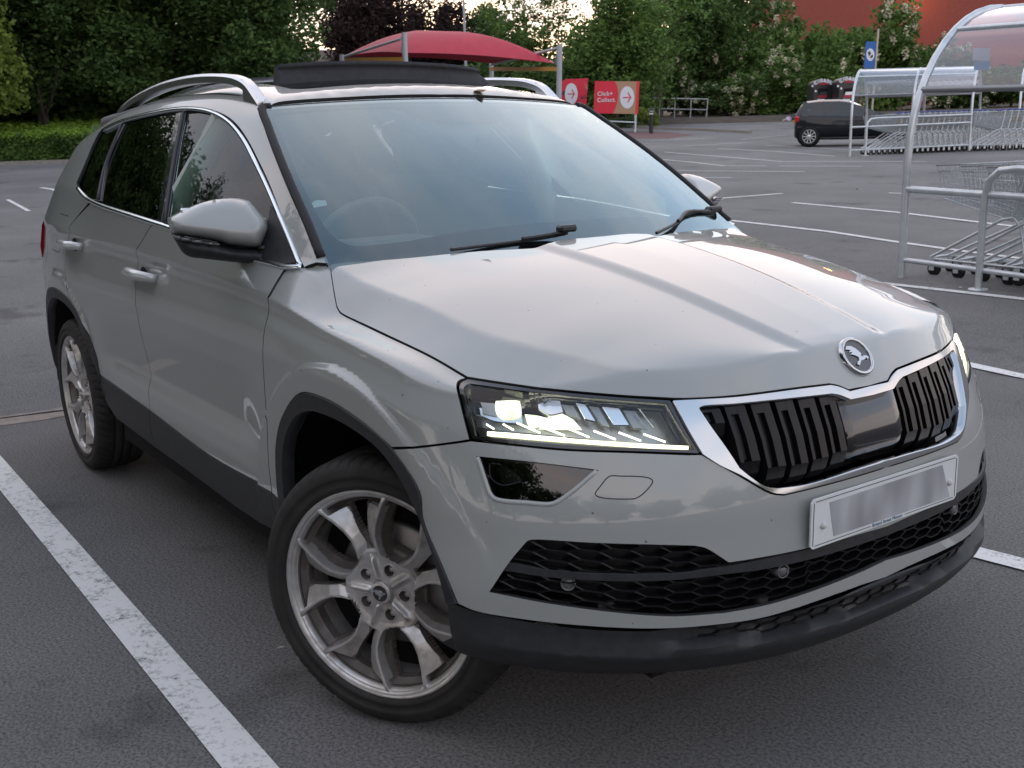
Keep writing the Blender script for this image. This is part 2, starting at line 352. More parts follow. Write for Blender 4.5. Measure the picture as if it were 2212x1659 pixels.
def inpoly(pts, poly):
    x, y = pts[:, 0], pts[:, 1]; c = np.zeros(len(pts), bool); n = len(poly); j = n-1
    for i in range(n):
        xi, yi = poly[i]; xj, yj = poly[j]
        m = ((yi > y) != (yj > y)) & (x < (xj-xi)*(y-yi)/(yj-yi+1e-15)+xi); c ^= m; j = i
    return c
def offset_poly(p, g):
    p = np.array(p); n = len(p); a = .5*np.sum(p[:, 0]*np.roll(p[:, 1], -1)-np.roll(p[:, 0], -1)*p[:, 1]); s = 1 if a > 0 else -1
    e = np.roll(p, -1, 0)-p; e /= (np.linalg.norm(e, axis=1)[:, None]+1e-12); nn = np.stack([-e[:, 1], e[:, 0]], 1)*s
    m = nn+np.roll(nn, 1, 0); m /= (np.linalg.norm(m, axis=1)[:, None]+1e-9); c = np.clip(np.sum(m*nn, 1), .5, 1)
    return p+m*(g/c)[:, None]
def resample(p, step):
    p = np.array(p); out = []
    for i in range(len(p)):
        a, b = p[i], p[(i+1) % len(p)]; l = np.linalg.norm(b-a)
        if l < 1e-6: continue
        k = max(1, int(math.ceil(l/step)))
        out += [a+(b-a)*t/k for t in range(k)]
    q = [out[0]]
    for v in out[1:]:
        if np.linalg.norm(v-q[-1]) > step*.12: q.append(v)
    return np.array(q)
def to3(segs, surf):
    """segs: list of runs; a run is photo-traced pixels (2-tuples) or 3D points (3-tuples); runs are smoothed one by one and meet at corners"""
    out = []
    for s in segs:
        pts = catmull(s, 5) if len(s) > 2 else list(s)
        if len(pts[0]) == 2:
            P, ok = cast(SURF[surf], CAM, rays(pts), .8); P = P[ok]
        else: P = np.array(pts, float)
        P = P[np.abs(P).max(1) < 5]
        if out and np.linalg.norm(P[0]-out[-1]) < .004: P = P[1:]
        out += list(P)
    return np.array(out)
def grid_domain(d):
    d = np.array(d, float); d /= np.linalg.norm(d); e1 = np.cross(d, (0, 0, 1.)) if abs(d[2]) < .95 else np.array((1., 0, 0)); e1 -= d*(e1@d); e1 /= np.linalg.norm(e1); e2 = np.cross(d, e1); return d, e1, e2
def panel_data(segs, surf, d, step=.025, gap=.0019, off=0., flange=.012, holes=(), centre=False, hole_gap=None):
    """surface patch: outline -> plane seen along d -> triangulated -> cast back on the body; returns verts, faces, normals"""
    f = SURF[surf] if isinstance(surf, str) else surf; d, e1, e2 = grid_domain(d)
    P = to3(segs, surf); dom = np.stack([P@e1, P@e2], 1)
    mid = np.abs(P[:, 1]) < 2e-3 if centre else np.zeros(len(P), bool)
    o2 = offset_poly(dom, gap)
    if centre:
        o2 = np.where(mid[:, None], dom+(o2-dom)*0, o2)
    poly = resample(o2, step)
    hp = [resample(offset_poly(np.stack([(Q3 := to3(h, surf))@e1, Q3@e2], 1), -(gap if hole_gap is None else hole_gap)), step) for h in holes]
    lo, hi = poly.min(0), poly.max(0)
    gx = np.arange(lo[0]+step/2, hi[0], step); gy = np.arange(lo[1]+step/2, hi[1], step*.9)
    g = np.array([(x+(j % 2)*step/2, y) for j, y in enumerate(gy) for x in gx])
    keep = inpoly(g, poly)
    for h in hp: keep &= ~inpoly(g, h)
    g = g[keep]; allb = np.vstack([poly]+hp)
    if len(g): g = g[np.concatenate([np.min(((allb[None]-q[:, None])**2).sum(2), 1) for q in np.array_split(g, max(1, len(g)//400))]) > (step*.5)**2]
    vs = [Vector(map(float, q)) for q in np.vstack([allb, g])]; ed = []; k = 0
    for pl in [poly]+hp:
        n = len(pl); ed += [(k+i, k+(i+1) % n) for i in range(n)]; k += n
    r = delaunay_2d_cdt(vs, ed, [], 0, 1e-6); v2 = np.array([tuple(v) for v in r[0]]); tr = np.array([t for t in r[2] if len(t) == 3])
    cen = v2[tr].mean(1); k = inpoly(cen, poly)
    for h in hp: k &= ~inpoly(cen, h)
    tr = tr[k]; used = np.unique(tr); mp = -np.ones(len(v2), int); mp[used] = range(len(used)); tr = mp[tr]; v2 = v2[used]
    o = v2[:, 0:1]*e1+v2[:, 1:2]*e2
    base = (P@d).min()-1.2
    P3, ok = cast(f, o+d*base, np.tile(d, (len(o), 1)), 0, 6)
    nn = normal(f, P3)
    if centre:
        cmask = np.abs(P3[:, 1]) < 4e-3; P3[cmask, 1] = 0; nn[cmask, 1] = 0; nn /= np.linalg.norm(nn, axis=1)[:, None]
    # triangles counter-clockwise around the normal
    a = P3[tr]; fn = np.cross(a[:, 1]-a[:, 0], a[:, 2]-a[:, 0]); flip = np.sum(fn*nn[tr[:, 0]], 1) < 0; tr[flip] = tr[flip][:, ::-1]
    P3 = P3+nn*off
    V_, F_, N_ = list(P3), [tuple(t) for t in tr], list(nn)
    if flange:
        from collections import Counter
        ec = Counter(); 
        for t in tr:
            for i in range(3): ec[(t[i], t[(i+1) % 3])] += 1
        for (i, j) in list(ec):
            if (j, i) in ec: continue
            if centre and abs(P3[i][1]) < 1e-4 and abs(P3[j][1]) < 1e-4: continue
            e = P3[j]-P3[i]; ow = np.cross(e, nn[i]); ow /= (np.linalg.norm(ow)+1e-12); b = len(V_)
            V_ += [P3[i], P3[j], P3[j]-nn[j]*flange, P3[i]-nn[i]*flange]; nb = (ow+nn[i]); nb /= np.linalg.norm(nb); N_ += [nb, nb, ow, ow]; F_.append((b, b+3, b+2, b+1))
    return V_, F_, N_
def mirror(vfn):
    V_, F_, N_ = vfn; m = np.array([1, -1, 1.]); return [v*m for v in V_], [f[::-1] for f in F_], [n*m for n in N_]
def both(vfn):
    a = vfn; b = mirror(vfn); n = len(a[0]); return a[0]+b[0], a[1]+[tuple(i+n for i in f) for f in b[1]], a[2]+b[2]
def panel(name, segs, surf, d, m, parent, mode='pair', **kw):
    """mode pair: this side and its mirror image as two parts; one: across the centre line as one part; single: this side only"""
    v = panel_data(segs, surf, d, centre=(mode == 'one'), **kw)
    def seam(o):
        if m is m_paint:
            o.data.materials.append(m_gap)
            for p in o.data.polygons:
                if len(p.vertices) == 4: p.material_index = 1
        return o
    if mode == 'one': return [seam(link(name, mesh(*both(v)[:2], norms=both(v)[2]), m, parent))]
    o = [seam(link(name, mesh(v[0], v[1], norms=v[2]), m, parent[0] if isinstance(parent, (list, tuple)) else parent))]
    if mode == 'pair':
        v = mirror(v); o.append(seam(link(name, mesh(v[0], v[1], norms=v[2]), m, parent[1] if isinstance(parent, (list, tuple)) else parent)))
    return o
def centre_px(x=None, z=None, surf='L'):
    """point of the body on the centre line: by height z (seen from the front) or by x (seen from above)"""
    f = SURF[surf]
    if z is not None: P, _ = cast(f, np.array([[3., 0, z]]), np.array([[-1., 0, 0]])); return tuple(P[0])
    P, _ = cast(f, np.array([[x, 0., 3.]]), np.array([[0, 0, -1.]])); return tuple(P[0])
# ------------------------------------------------------------------ the grey car
car = thing('parked_suv', 'large grey five-door car with its front wheels turned, roof open, parked in the foreground bay', 'car')
def c3(*p): return tuple(p)
BUMP_D = (-.75, .66, -.05)
hl_out = dict(top=F(240, 195, 450, 229, 900, 292, 1400, 338, 1800, 362), inn=F(1800, 362, 1900, 570, 2025, 782), bot=F(2025, 782, 1500, 762, 1000, 745, 600, 708, 270, 670), out=F(270, 670, 205, 420, 172, 262, 185, 222, 240, 195))
# bonnet
cRear = centre_px(x=-.13); cVee = centre_px(z=.8365)
bon = [M(682, 155, 1300, 115)+R2(300, 345, 760, 300, 850, 270), R2(850, 270)+[proj(cRear)[0]]] 
P_rear = on(M(682, 155, 1300, 115)+R2(300, 345, 760, 296, 850, 270)); 
bonnet_segs = [[tuple(p) for p in P_rear]+[cRear], [cRear, cVee],
    [cVee, tuple(on(G(1005, 550))[0])], G(1005, 550, 940, 523, 885, 512), G(885, 512, 700, 534, 300, 585, 0, 603)+F(1800, 358), F(1800, 358, 1400, 335, 900, 289, 450, 226, 240, 193),
    F(240, 193)+M(1700, 1085, 1250, 870, 850, 682), M(850, 682, 790, 645, 755, 590, 735, 500), M(735, 500, 710, 350, 682, 155)]
bonnet = panel('bonnet', bonnet_segs, 'L', (-.35, .0, -.93), m_paint, car, 'one', step=.0105)[0]
# front wing
wing = [M(690, 158, 718, 350, 742, 500, 762, 595), M(762, 595, 797, 652, 856, 690), M(856, 690, 1250, 878, 1700, 1093)+F(238, 200), F(238, 200, 180, 222, 168, 262, 200, 420, 264, 672),
        E(1820, 592, 1370, 648, 1160, 655), E(1160, 655, 900, 430, 600, 245, 400, 207, 262, 400, 213, 620, 215, 900, 232, 1085), E(232, 1085, 172, 1030), E(172, 1030, 145, 800, 128, 420, 100, 0)+D(1420, 700, 1432, 580, 1457, 470, 1450, 388), D(1450, 388, 1500, 300, 1555, 215), M(240, 216, 425, 195, 688, 158)]
panel('front_wing', wing, 'L', (-.25, .85, -.45), m_paint, car, step=.0085)
# front bumper skin
cA = centre_px(z=.6614); cB = centre_px(z=.526); cC = centre_px(z=.4477); cD = centre_px(z=.4075)
cA, cB, cC, cD = [centre_px(z=c[2], surf='P') for c in (cA, cB, cC, cD)]
nearL = lambda px: tuple(on([px], 'P')[0])
bump_segs = [[cA]+[nearL(p) for p in G(1050, 1082, 800, 1150, 600, 1197)], G(600, 1197, 520, 1186, 330, 1080, 92, 945), F(2025, 786, 1500, 766, 1000, 749, 600, 712, 270, 676), E(1820, 596, 1370, 652, 1164, 664),
    E(1164, 664, 1390, 1020)+J(1000, 390, 1110, 660, 1203, 885), J(1203, 885)+H(250, 682, 500, 727, 900, 772, 1400, 792, 1800, 762, 2092, 712)+[proj(cD)[0]], [cD, cC],
    [cC]+[nearL(p) for p in H(2092, 630, 1800, 686)], H(1800, 686, 1500, 706, 1200, 690, 700, 625, 345, 556), H(345, 556, 470, 370, 575, 246), H(575, 246, 600, 238, 1000, 258, 1620, 275), H(1620, 275, 1690, 292, 1830, 380), [nearL(H(1830, 380)[0]), nearL(H(2092, 338)[0]), cB], [cB, cA]]
fog = [F(316, 803, 700, 842, 1228, 905), F(1228, 905, 1060, 1050, 940, 1135, 880, 1160), F(880, 1160, 700, 1150, 455, 1120), F(455, 1120, 412, 1085, 380, 1000, 316, 803)]
bumper = panel('front_bumper', bump_segs, 'P', BUMP_D, m_paint, car, 'one', step=.0125, holes=[fog])[0]
def S3(x, z, surf='S', side=-1):
    P, k = cast(SURF[surf], np.array([[x, side*3., z]]), np.array([[0., -side, 0]]), 0, 2.9); return tuple(P[0]) if k[0] else (x, side*.66, z)
def T3(x, y, surf='U'):
    P, _ = cast(SURF[surf], np.array([[x, y, 3.]]), np.array([[0, 0, -1.]])); return tuple(P[0])
def P3(px, surf): return [tuple(p) for p in on(px, surf)]
ARO = R4(90, 1150, 130, 1125, 190, 1140, 260, 1190, 330, 1260, 400, 1370, 450, 1480, 500, 1590)+D(370, 690, 395, 770, 405, 830, 412, 868)
ARI = D(400, 870, 375, 800, 340, 700, 290, 580)+R4(430, 1520, 380, 1420, 300, 1320, 230, 1265, 160, 1237, 130, 1260)
backO = [S3(-3.09, .32), S3(-3.10, .45), S3(-3.07, .60), S3(-3.01, .70)]
backI = [S3(-3.045, .32), S3(-3.055, .45), S3(-3.03, .58), S3(-2.96, .67), S3(-2.87, .715)]
CHO = A(505, 1205, 560, 1080, 610, 960, 668, 858, 740, 815, 815, 785, 1000, 735, 1185, 706, 1330, 712, 1450, 745, 1540, 800, 1620, 900, 1700, 1050, 1780, 1220, 1880, 1480, 1915, 1570)+M(425, 193)
roofL = [T3(x, -.585) for x in (-1.06, -1.3, -1.8, -2.4, -2.9, -3.15)]
# one-piece side: screen pillar, roof edge, rear pillar, rear quarter
uni = [M(425, 195, 688, 158), M(688, 158, 615, 0)+A(2100, 1550, 1950, 1250, 1800, 900, 1700, 718), P3(A(1700, 718), 'U')+roofL, [roofL[-1], S3(-3.30, 1.30, 'U'), S3(-3.37, 1.12, 'U')], [S3(-3.37, 1.12, 'U'), S3(-3.395, 1.0, 'U'), S3(-3.42, .80, 'U'), S3(-3.42, .50, 'U'), S3(-3.40, .34, 'U')],
       [S3(-3.40, .34, 'U'), S3(-3.09, .32)], backO+P3(ARO[:5], 'S')[:5], R4(330, 1260, 292, 1100, 280, 930, 300, 700, 320, 570, 338, 490), R4(338, 490, 331, 440, 370, 385, 560, 160)+A(600, 1328), A(600, 1328, 560, 1300, 520, 1255, 505, 1205), CHO]
panel('side_panel', uni, 'U', (.02, .86, -.5), m_paint, car, step=.024, gap=.0015)
# doors
GAPF = R4(1275, 400, 1130, 625, 1080, 700, 1095, 780, 1077, 900)
gF3 = P3(R4(1275, 403, 1130, 625, 1080, 700), 'S')+[S3(-1.562, 1.02), S3(-1.57, .98), S3(-1.555, .92), S3(-1.535, .84), S3(-1.528, .70), S3(-1.52, .57), S3(-1.505, .487)]
CLT = P3(D(412, 868, 720, 1092), 'S'); CLT2 = P3(D(720, 1092, 1100, 1372, 1478, 1600), 'S')
CLT2[0] = gF3[-1]
rdoor = [P3(R4(575, 168, 700, 222, 1275, 403), 'S'), gF3[:3], gF3[2:], [gF3[-1], P3(D(412, 868), 'S')[0]], P3(D(412, 868, 405, 830, 395, 770, 370, 690)+R4(500, 1590, 450, 1480, 400, 1370, 330, 1260), 'S'), R4(330, 1260, 292, 1100, 280, 930, 300, 700, 320, 570, 338, 490), R4(338, 490, 331, 440, 370, 385, 575, 168)]
fdoor = [P3(R4(1275, 403, 1450, 470)+R3(1570, 1035), 'S'), R3(1570, 1035)+D(1500, 300, 1450, 388), D(1450, 388, 1457, 470, 1432, 580, 1420, 700)+E(100, 0, 128, 420, 145, 800)+D(1475, 1598), CLT2[::-1], gF3[2:][::-1], gF3[:3][::-1]]
DS = (0, 1, -.03)
rear_doors = panel('rear_door', rdoor, 'S', DS, m_paint, car, step=.017)
front_doors = panel('front_door', fdoor, 'S', DS, m_paint, car, step=.015)
# black lower cladding with wheel-arch trims
clr = [P3(D(412, 870), 'S')+[tuple(gF3[-1])], P3(D(722, 1094, 727, 1200, 745, 1270, 795, 1345), 'S'), P3(D(795, 1345, 520, 1140), 'S'), P3(D(520, 1140, 480, 1080, 440, 1010, 412, 925), 'S'), P3(D(412, 925, 412, 870), 'S')]
clf = [CLT2, P3(D(1478, 1600)+E(180, 1120, 225, 1250), 'S'), P3(E(225, 1250, 200, 1335)+D(795, 1345), 'S'), P3(D(795, 1345, 745, 1270, 727, 1200, 722, 1094), 'S')]
panel('rear_door_cladding', clr, 'S', DS, m_clad, car, step=.03, off=.002, flange=.03)
panel('front_door_cladding', clf, 'S', DS, m_clad, car, step=.03, off=.002, flange=.03)
clw = [E(172, 1034, 232, 1090), E(232, 1090, 290, 1115), E(290, 1115, 262, 1190, 232, 1262), E(232, 1262, 182, 1120, 172, 1034)]
panel('wing_cladding', clw, 'L', DS, m_clad, car, step=.02, off=.002, flange=.03)
AFO = E(232, 1088, 215, 900, 213, 620, 262, 400, 400, 207, 600, 245, 900, 430, 1160, 658, 1390, 1020)+J(1000, 390, 1110, 660, 1203, 885)
AFI = J(1142, 885, 1105, 745, 1048, 560, 960, 330)+E(1220, 880, 1055, 660, 800, 470, 600, 375, 480, 350, 380, 392, 312, 500, 268, 700, 268, 900, 288, 1112)
panel('front_arch_trim', [AFO, [AFO[-1], AFI[0]], AFI, [AFI[-1], AFO[0]]], 'L', (-.15, 1, 0), m_clad, car, step=.016, gap=.0006, off=.004, flange=.035)
rt = [backO+P3(ARO, 'S'), [P3(ARO[-1:], 'S')[0], P3(D(404, 925), 'S')[0]], P3(D(404, 925)+ARI, 'S')+backI[::-1], [backI[0], backO[0]]]
panel('rear_arch_trim', rt, 'S', DS, m_clad, car, step=.02, gap=.0006, off=.004, flange=.035)
# skirt under the front bumper
_e = on(J(1142, 887), 'L')[0]; PHE = math.atan2(-_e[1], _e[0]+.1); zk = np.array([.4062, .4035, .397, .392, .388, .380, .366, .354, .350, .346, .338, .330, .324, .318, .306, .290])
phs = np.concatenate([np.linspace(0, .60, 40, endpoint=False), np.linspace(.60, PHE, 46)]); dirs = np.stack([np.cos(phs), -np.sin(phs), 0*phs], 1)
_P, _ = cast(fL, np.array([[-.1, 0, .40]])+dirs*1.6, -dirs, 0, 1.5); cols = []
_tp = on(catmull(J(1142, 887, 1203, 887)+H(250, 684, 500, 729, 900, 774, 1400, 794, 1800, 764, 2092, 714), 4), 'L'); _ya, _za = -_tp[::-1, 1], _tp[::-1, 2]; _ya[0] = 0; _za[0] = .4065
_k = (_ya > .08); _cf = np.linalg.lstsq(np.stack([_ya[_k]**2, _ya[_k]**4], 1), (_za-(.4065+.058*(_ya/.9)**2))[_k], rcond=None)[0]
for zz in zk:
    P_ = _P
    for _i in range(3):
        _y = np.abs(P_[:, 1]); _sh = .058*(_y/.9)**2; zc_ = zz+_sh+_cf[0]*_y**2+_cf[1]*_y**4; o_ = np.stack([np.full(len(zc_), -.1), 0*zc_, zc_], 1)+dirs*1.6; P_, _ = cast(fL, o_, -dirs, 0, 1.5)
    cols.append(P_)
cols.append(cols[-1]+np.array([-.06, 0, -.004])*1.0); G_ = np.stack(cols, 1); G_ = np.concatenate([(G_*[1, -1, 1])[::-1], G_[1:]], 0)+np.array([.001, 0, 0])
nr_, nc_ = G_.shape[:2]; mb = MB(); mb.add(G_.reshape(-1, 3), [(i*nc_+j, (i+1)*nc_+j, (i+1)*nc_+j+1, i*nc_+j+1) for i in range(nr_-1) for j in range(nc_-1)], True)
for e_ in (0, nr_-1): q_ = G_[e_]; mb.add(list(q_)+list(q_*[1, .90, 1]+[-.01, 0, 0]), [(j, j+1, nc_+j+1, nc_+j) for j in range(nc_-1)])
_sk = mb.build('bumper_skirt', m_clad, car); _sk.data.set_sharp_from_angle(angle=math.radians(38))
# lower intake: backing, smooth bar, honeycomb
inT = [cB]+[nearL(p) for p in H(2092, 338, 1830, 380)]
inP = [[cC]+[nearL(p) for p in H(2092, 630, 1800, 686)], H(1800, 686, 1500, 706, 1200, 690, 700, 625, 345, 556), H(345, 556, 470, 370, 575, 246), H(575, 246, 600, 238, 1000, 258, 1620, 275), H(1620, 275, 1690, 292, 1830, 380), [nearL(H(1830, 380)[0]), nearL(H(2092, 338)[0]), cB], [cB, cC]]
intake = panel('lower_grille', inP, 'L', BUMP_D, m_grille, car, 'one', step=.03, gap=-.004, off=-.036, flange=0)[0]
cbt, cbb = centre_px(z=.528), centre_px(z=.503)
barP = [H(345+98, 378+0, 700, 425, 1100, 452, 1500, 448, 1830, 405), [nearL(H(1830, 403)[0]), nearL(H(2092, 352)[0]), cbt], [cbt, cbb], [cbb, nearL(H(2092, 415)[0]), nearL(H(1830, 450)[0])], H(1830, 450, 1500, 488, 1100, 495, 700, 470, 425, 428), H(425, 428, 443, 378)]
panel('intake_bar', barP, 'L', BUMP_D, m_clad, intake, 'one', step=.02, gap=0, off=-.004, flange=.025)
def ribbon(mb, P, nrm, w, h, closed=False, prof=None):
    """raised strip laid along points P with surface normals nrm"""
    P = np.array(P); nrm = np.array(nrm); n = len(P); pr_ = prof or [(-.5, -.6), (-.5, .35), (-.32, .85), (0, 1), (.32, .85), (.5, .35), (.5, -.6)]
    T = np.roll(P, -1, 0)-np.roll(P, 1, 0)
    if not closed: T[0] = P[1]-P[0]; T[-1] = P[-1]-P[-2]
    T /= np.linalg.norm(T, axis=1)[:, None]+1e-12; Bn = np.cross(T, nrm); Bn /= np.linalg.norm(Bn, axis=1)[:, None]+1e-12
    ww = w if hasattr(w, '__len__') else [w]*n
    vs = [P[i]+Bn[i]*a*ww[i]+nrm[i]*b*h for i in range(n) for a, b in pr_]; m = len(pr_); fs = []
    for i in range(n if closed else n-1):
        for k in range(m-1): fs.append((i*m+k, i*m+k+1, ((i+1) % n)*m+k+1, ((i+1) % n)*m+k))
    if not closed: fs += [tuple(range(m)), tuple(range((n-1)*m, n*m))]
    mb.add(vs, fs, True)
def strip(name, px, surf, w, h, m, parent, pair=True, closed=False, off=0, is3=False, sub=5):
    P = np.array(catmull(px, sub, closed)) if is3 else on(catmull(px, sub, closed), surf); nn = normal(SURF[surf], P); P = P+nn*off; r = []
    for s in ((1, -1) if pair == True else (1,)):
        mb = MB(); k = np.array([1, s, 1.]); ribbon(mb, P*k, nn*k, w, h, closed)
        if pair == 'same': ribbon(mb, P*[1, -1, 1.], nn*[1, -1, 1.], w, h, closed)
        r.append(mb.build(name, m, parent[(1-s)//2] if isinstance(parent, list) else parent))
    return r
def hexmesh(mb, zc_rows, ymin, ymax, cw, off, zb, zt, wdt=.0035, dep=.02):
    """honeycomb wires in rows along the front; zb/zt give the lower/upper limits by y"""
    zs = zc_rows; hh = zs[1]-zs[0]; seg = set()
    for r, z in enumerate(zs):
        y = ymin+(r % 2)*cw/2
        while y < ymax:
            a, b = (round(y, 4), round(z, 4)), (round(y+cw*.62, 4), round(z, 4)); seg.add((a, b))
            for dr in (-1, 1):
                zz = z+dr*hh/2
            seg.add(((round(y+cw*.62, 4), round(z, 4)), (round(y+cw*.81, 4), round(z+hh/2, 4))))
            seg.add(((round(y+cw*.62, 4), round(z, 4)), (round(y+cw*.81, 4), round(z-hh/2, 4))))
            seg.add(((round(y, 4), round(z, 4)), (round(y-cw*.19, 4), round(z+hh/2, 4))))
            seg.add(((round(y, 4), round(z, 4)), (round(y-cw*.19, 4), round(z-hh/2, 4))))
            y += cw
    return seg
def front_wires(name, zf, rows, ymax, cw, back, parent, m, limit):
    """honeycomb on the front: zf(y, row) height; walls run back into the car"""
    mb = MB(); P0 = []; hexes = []
    nr = rows
    segs = []
    for r in range(nr*2+1):
        y = -ymax-cw; k = 0
        while y < ymax+cw:
            y0 = y+(0 if r % 2 == 0 else cw/2)
            segs.append(((y0, r), (y0+cw*.30, r)))
            if r < nr*2:
                segs.append(((y0+cw*.30, r), (y0+cw*.5, r+1))); segs.append(((y0, r), (y0-cw*.2, r+1)))
            y += cw
    pts = []; 
    for (ya, ra), (yb, rb) in segs:
        n = 4 if ra == rb else 2
        for i in range(n):
            ta, tb = i/n, (i+1)/n
            pts.append((ya+(yb-ya)*ta, zf(ya+(yb-ya)*ta, ra+(rb-ra)*ta), ya+(yb-ya)*tb, zf(ya+(yb-ya)*tb, ra+(rb-ra)*tb)))
    pts = np.array(pts); ok = limit(pts[:, 0], pts[:, 1]) & limit(pts[:, 2], pts[:, 3]); pts = pts[ok]
    def xf(y, z): P, o = cast(fL, np.stack([Front(y, z)+.01, y, z], 1), np.tile([-1., 0, 0], (len(y), 1))); return P[:, 0]
    xa, xb = xf(pts[:, 0], pts[:, 1]), xf(pts[:, 2], pts[:, 3])
    for (ya, za, yb, zb_), x1, x2 in zip(pts, xa, xb):
        d = np.array([0, yb-ya, zb_-za]); q = np.array([0, -d[2], d[1]]); q = q/(np.linalg.norm(q)+1e-9)*.0017
        a, b = np.array([x1-back, ya, za]), np.array([x2-back, yb, zb_]); dp = np.array([.022, 0, 0])
        mb.add([a+q, b+q, b-q, a-q, a+q-dp, b+q-dp, b-q-dp, a-q-dp], [(0, 1, 2, 3), (0, 4, 5, 1), (3, 2, 6, 7)])
    return mb.build(name, m, parent)
_Iz = on(H(345, 556, 700, 625, 1200, 690, 1500, 706, 1800, 686)+I(0, 1120, 500, 985), 'L'); _It = on(H(443, 385, 590, 245, 1000, 262, 1620, 278, 1700, 300, 1830, 385)+I(0, 800, 500, 720), 'L')
def izb(y): a = np.abs(y); o = np.argsort(-_Iz[:, 1]); return np.interp(a, -_Iz[o, 1], _Iz[o, 2], .4477)
def izt(y): a = np.abs(y); o = np.argsort(-_It[:, 1]); return np.interp(a, -_It[o, 1], _It[o, 2], .52)
_edge = (np.array(on(H(345, 556), 'L')[0]), np.array(on(H(575, 250), 'L')[0]))
def lim(y, z):
    a = np.abs(y); ye = np.interp(z, [_edge[0][2], _edge[1][2]], [-_edge[0][1], -_edge[1][1]]); return (z > izb(y)-.004) & (z < izt(y)+.004) & (a < ye+.004)
front_wires('honeycomb', lambda y, r: izb(y)+.004+.0105*r, 9, .86, .105, .010, intake, m_grille, lim)
# thin honeycomb slot in the skirt
slot = front_wires('skirt_honeycomb', lambda y, r: .354+.058*(np.abs(y)/.9)**2+.0088*r, 2, .54, .095, -.006, car, m_grille, lambda y, z: np.abs(y) < .50)
# chrome surround and main grille
cC1, cC2 = centre_px(z=.6625), centre_px(z=.6764); cT1, cT2 = centre_px(z=.834), centre_px(z=.8165)
chromeOuter = [[cT1, nearL(G(1005, 556)[0])], G(1005, 556, 940, 529, 885, 518), G(885, 518, 700, 541, 300, 592, 0, 609)+F(1804, 372), F(1804, 372, 1905, 570, 2030, 782)+G(96, 948, 200, 1015, 330, 1077, 520, 1183, 600, 1194), [nearL(G(600, 1194)[0])]+[nearL(p) for p in G(800, 1147, 1050, 1079)]+[cC1]]
chromeInner = [[cC2]+[nearL(p) for p in G(1050, 1040, 750, 1130, 560, 1155)], G(560, 1155, 480, 1140, 400, 1090, 325, 1030), G(325, 1030, 250, 915, 150, 775, 78, 668), G(78, 668, 80, 657, 300, 637, 600, 607, 893, 575), G(893, 575, 940, 583, 1010, 610), [nearL(G(1010, 610)[0]), cT2]]
panel('grille_surround', chromeOuter+[[cC1, cC2]]+chromeInner+[[cT2, cT1]], 'L', BUMP_D, m_chrome, car, 'one', step=.012, gap=.001, off=.0035, flange=.03)
inner_closed = chromeInner+[[cT2, cC2]]
grille = panel('main_grille', inner_closed, 'L', BUMP_D, m_dark, car, 'one', step=.04, gap=-.006, off=-.075, flange=0)[0]
_gi = to3([chromeInner[1], chromeInner[2], chromeInner[3]], 'L')
_gb = on(G(900, 1085, 750, 1130, 560, 1155, 480, 1140, 400, 1090, 325, 1030, 250, 915, 150, 775), 'L'); _gt = on(G(150, 657, 300, 637, 600, 607, 893, 577, 1010, 612), 'L')
def gz(y):
    o = np.argsort(-_gb[:, 1]); b = np.interp(abs(y), -_gb[o, 1], _gb[o, 2], .677); o = np.argsort(-_gt[:, 1]); t = np.interp(abs(y), -_gt[o, 1], _gt[o, 2], .8165); return b, t
def xfront(y, z): return float(Front(np.array([y]), np.array([z]))[0])
SLY = [.128, .186, .244, .302, .360, .415]
def slat(y):
    b, t = gz(y); b -= .006; t += .006; mb = MB(); zs = [t, t-.012, .5*(t+b)+.01, b+.045, b+.018, b]; ins = [.060, .012, .010, .010, .024, .042]
    hw = .0222
    def outl(dy, extra):
        return [np.array([xfront(y+dy, z)-i-extra, y+dy, z]) for z, i in zip(zs, ins)]
    # two blades
    for s in (-1, 1):
        a = outl(s*hw, .0); bb = outl(s*(hw-(.008 if s < 0 else .019)), .0); n = len(a); c = [p-[.06, 0, 0] for p in a]; d = [p-[.016, 0, 0] for p in bb]
        c = [np.array([min(p[0]-.02, a[1][0]-.05), p[1]-s*.004, p[2]]) for p in a]
        vs = a+bb+c+d; fs = []
        for i in range(n-1): fs += [(i, i+1, n+i+1, n+i), (i, 2*n+i, 2*n+i+1, i+1), (n+i, n+i+1, 3*n+i+1, 3*n+i)]
        mb.add(vs, fs)
    # caps closing top, bottom and the groove floor
    a = outl(-hw+.008, .014); c = outl(hw-.019, .014); n = len(a); mb.add(a+c, [(i, i+1, n+i+1, n+i) for i in range(n-1)])
    a = outl(-hw, .0)[:2]+outl(hw, .0)[:2]; mb.add([a[0], a[2], a[3], a[1]], [(0, 1, 2, 3)])
    tt = outl(-hw, 0)[2]; tu = outl(hw, 0)[2]; tl = outl(-hw, 0)[1]; tr_ = outl(hw, 0)[1]
    q = .25; mb.add([tl, tr_, tr_+(tu-tr_)*q, tl+(tt-tl)*q], [(0, 1, 2, 3)])
    l3, r3, l4, r4, l5, r5 = outl(-hw, 0)[3], outl(hw, 0)[3], outl(-hw, 0)[4], outl(hw, 0)[4], outl(-hw, 0)[5], outl(hw, 0)[5]
    mb.add([l3, r3, r4, l4, r5, l5], [(0, 1, 2, 3), (3, 2, 4, 5)])
    return mb
for y in SLY:
    for s in (-1, 1): slat(s*y).build('slat', m_grille, grille)
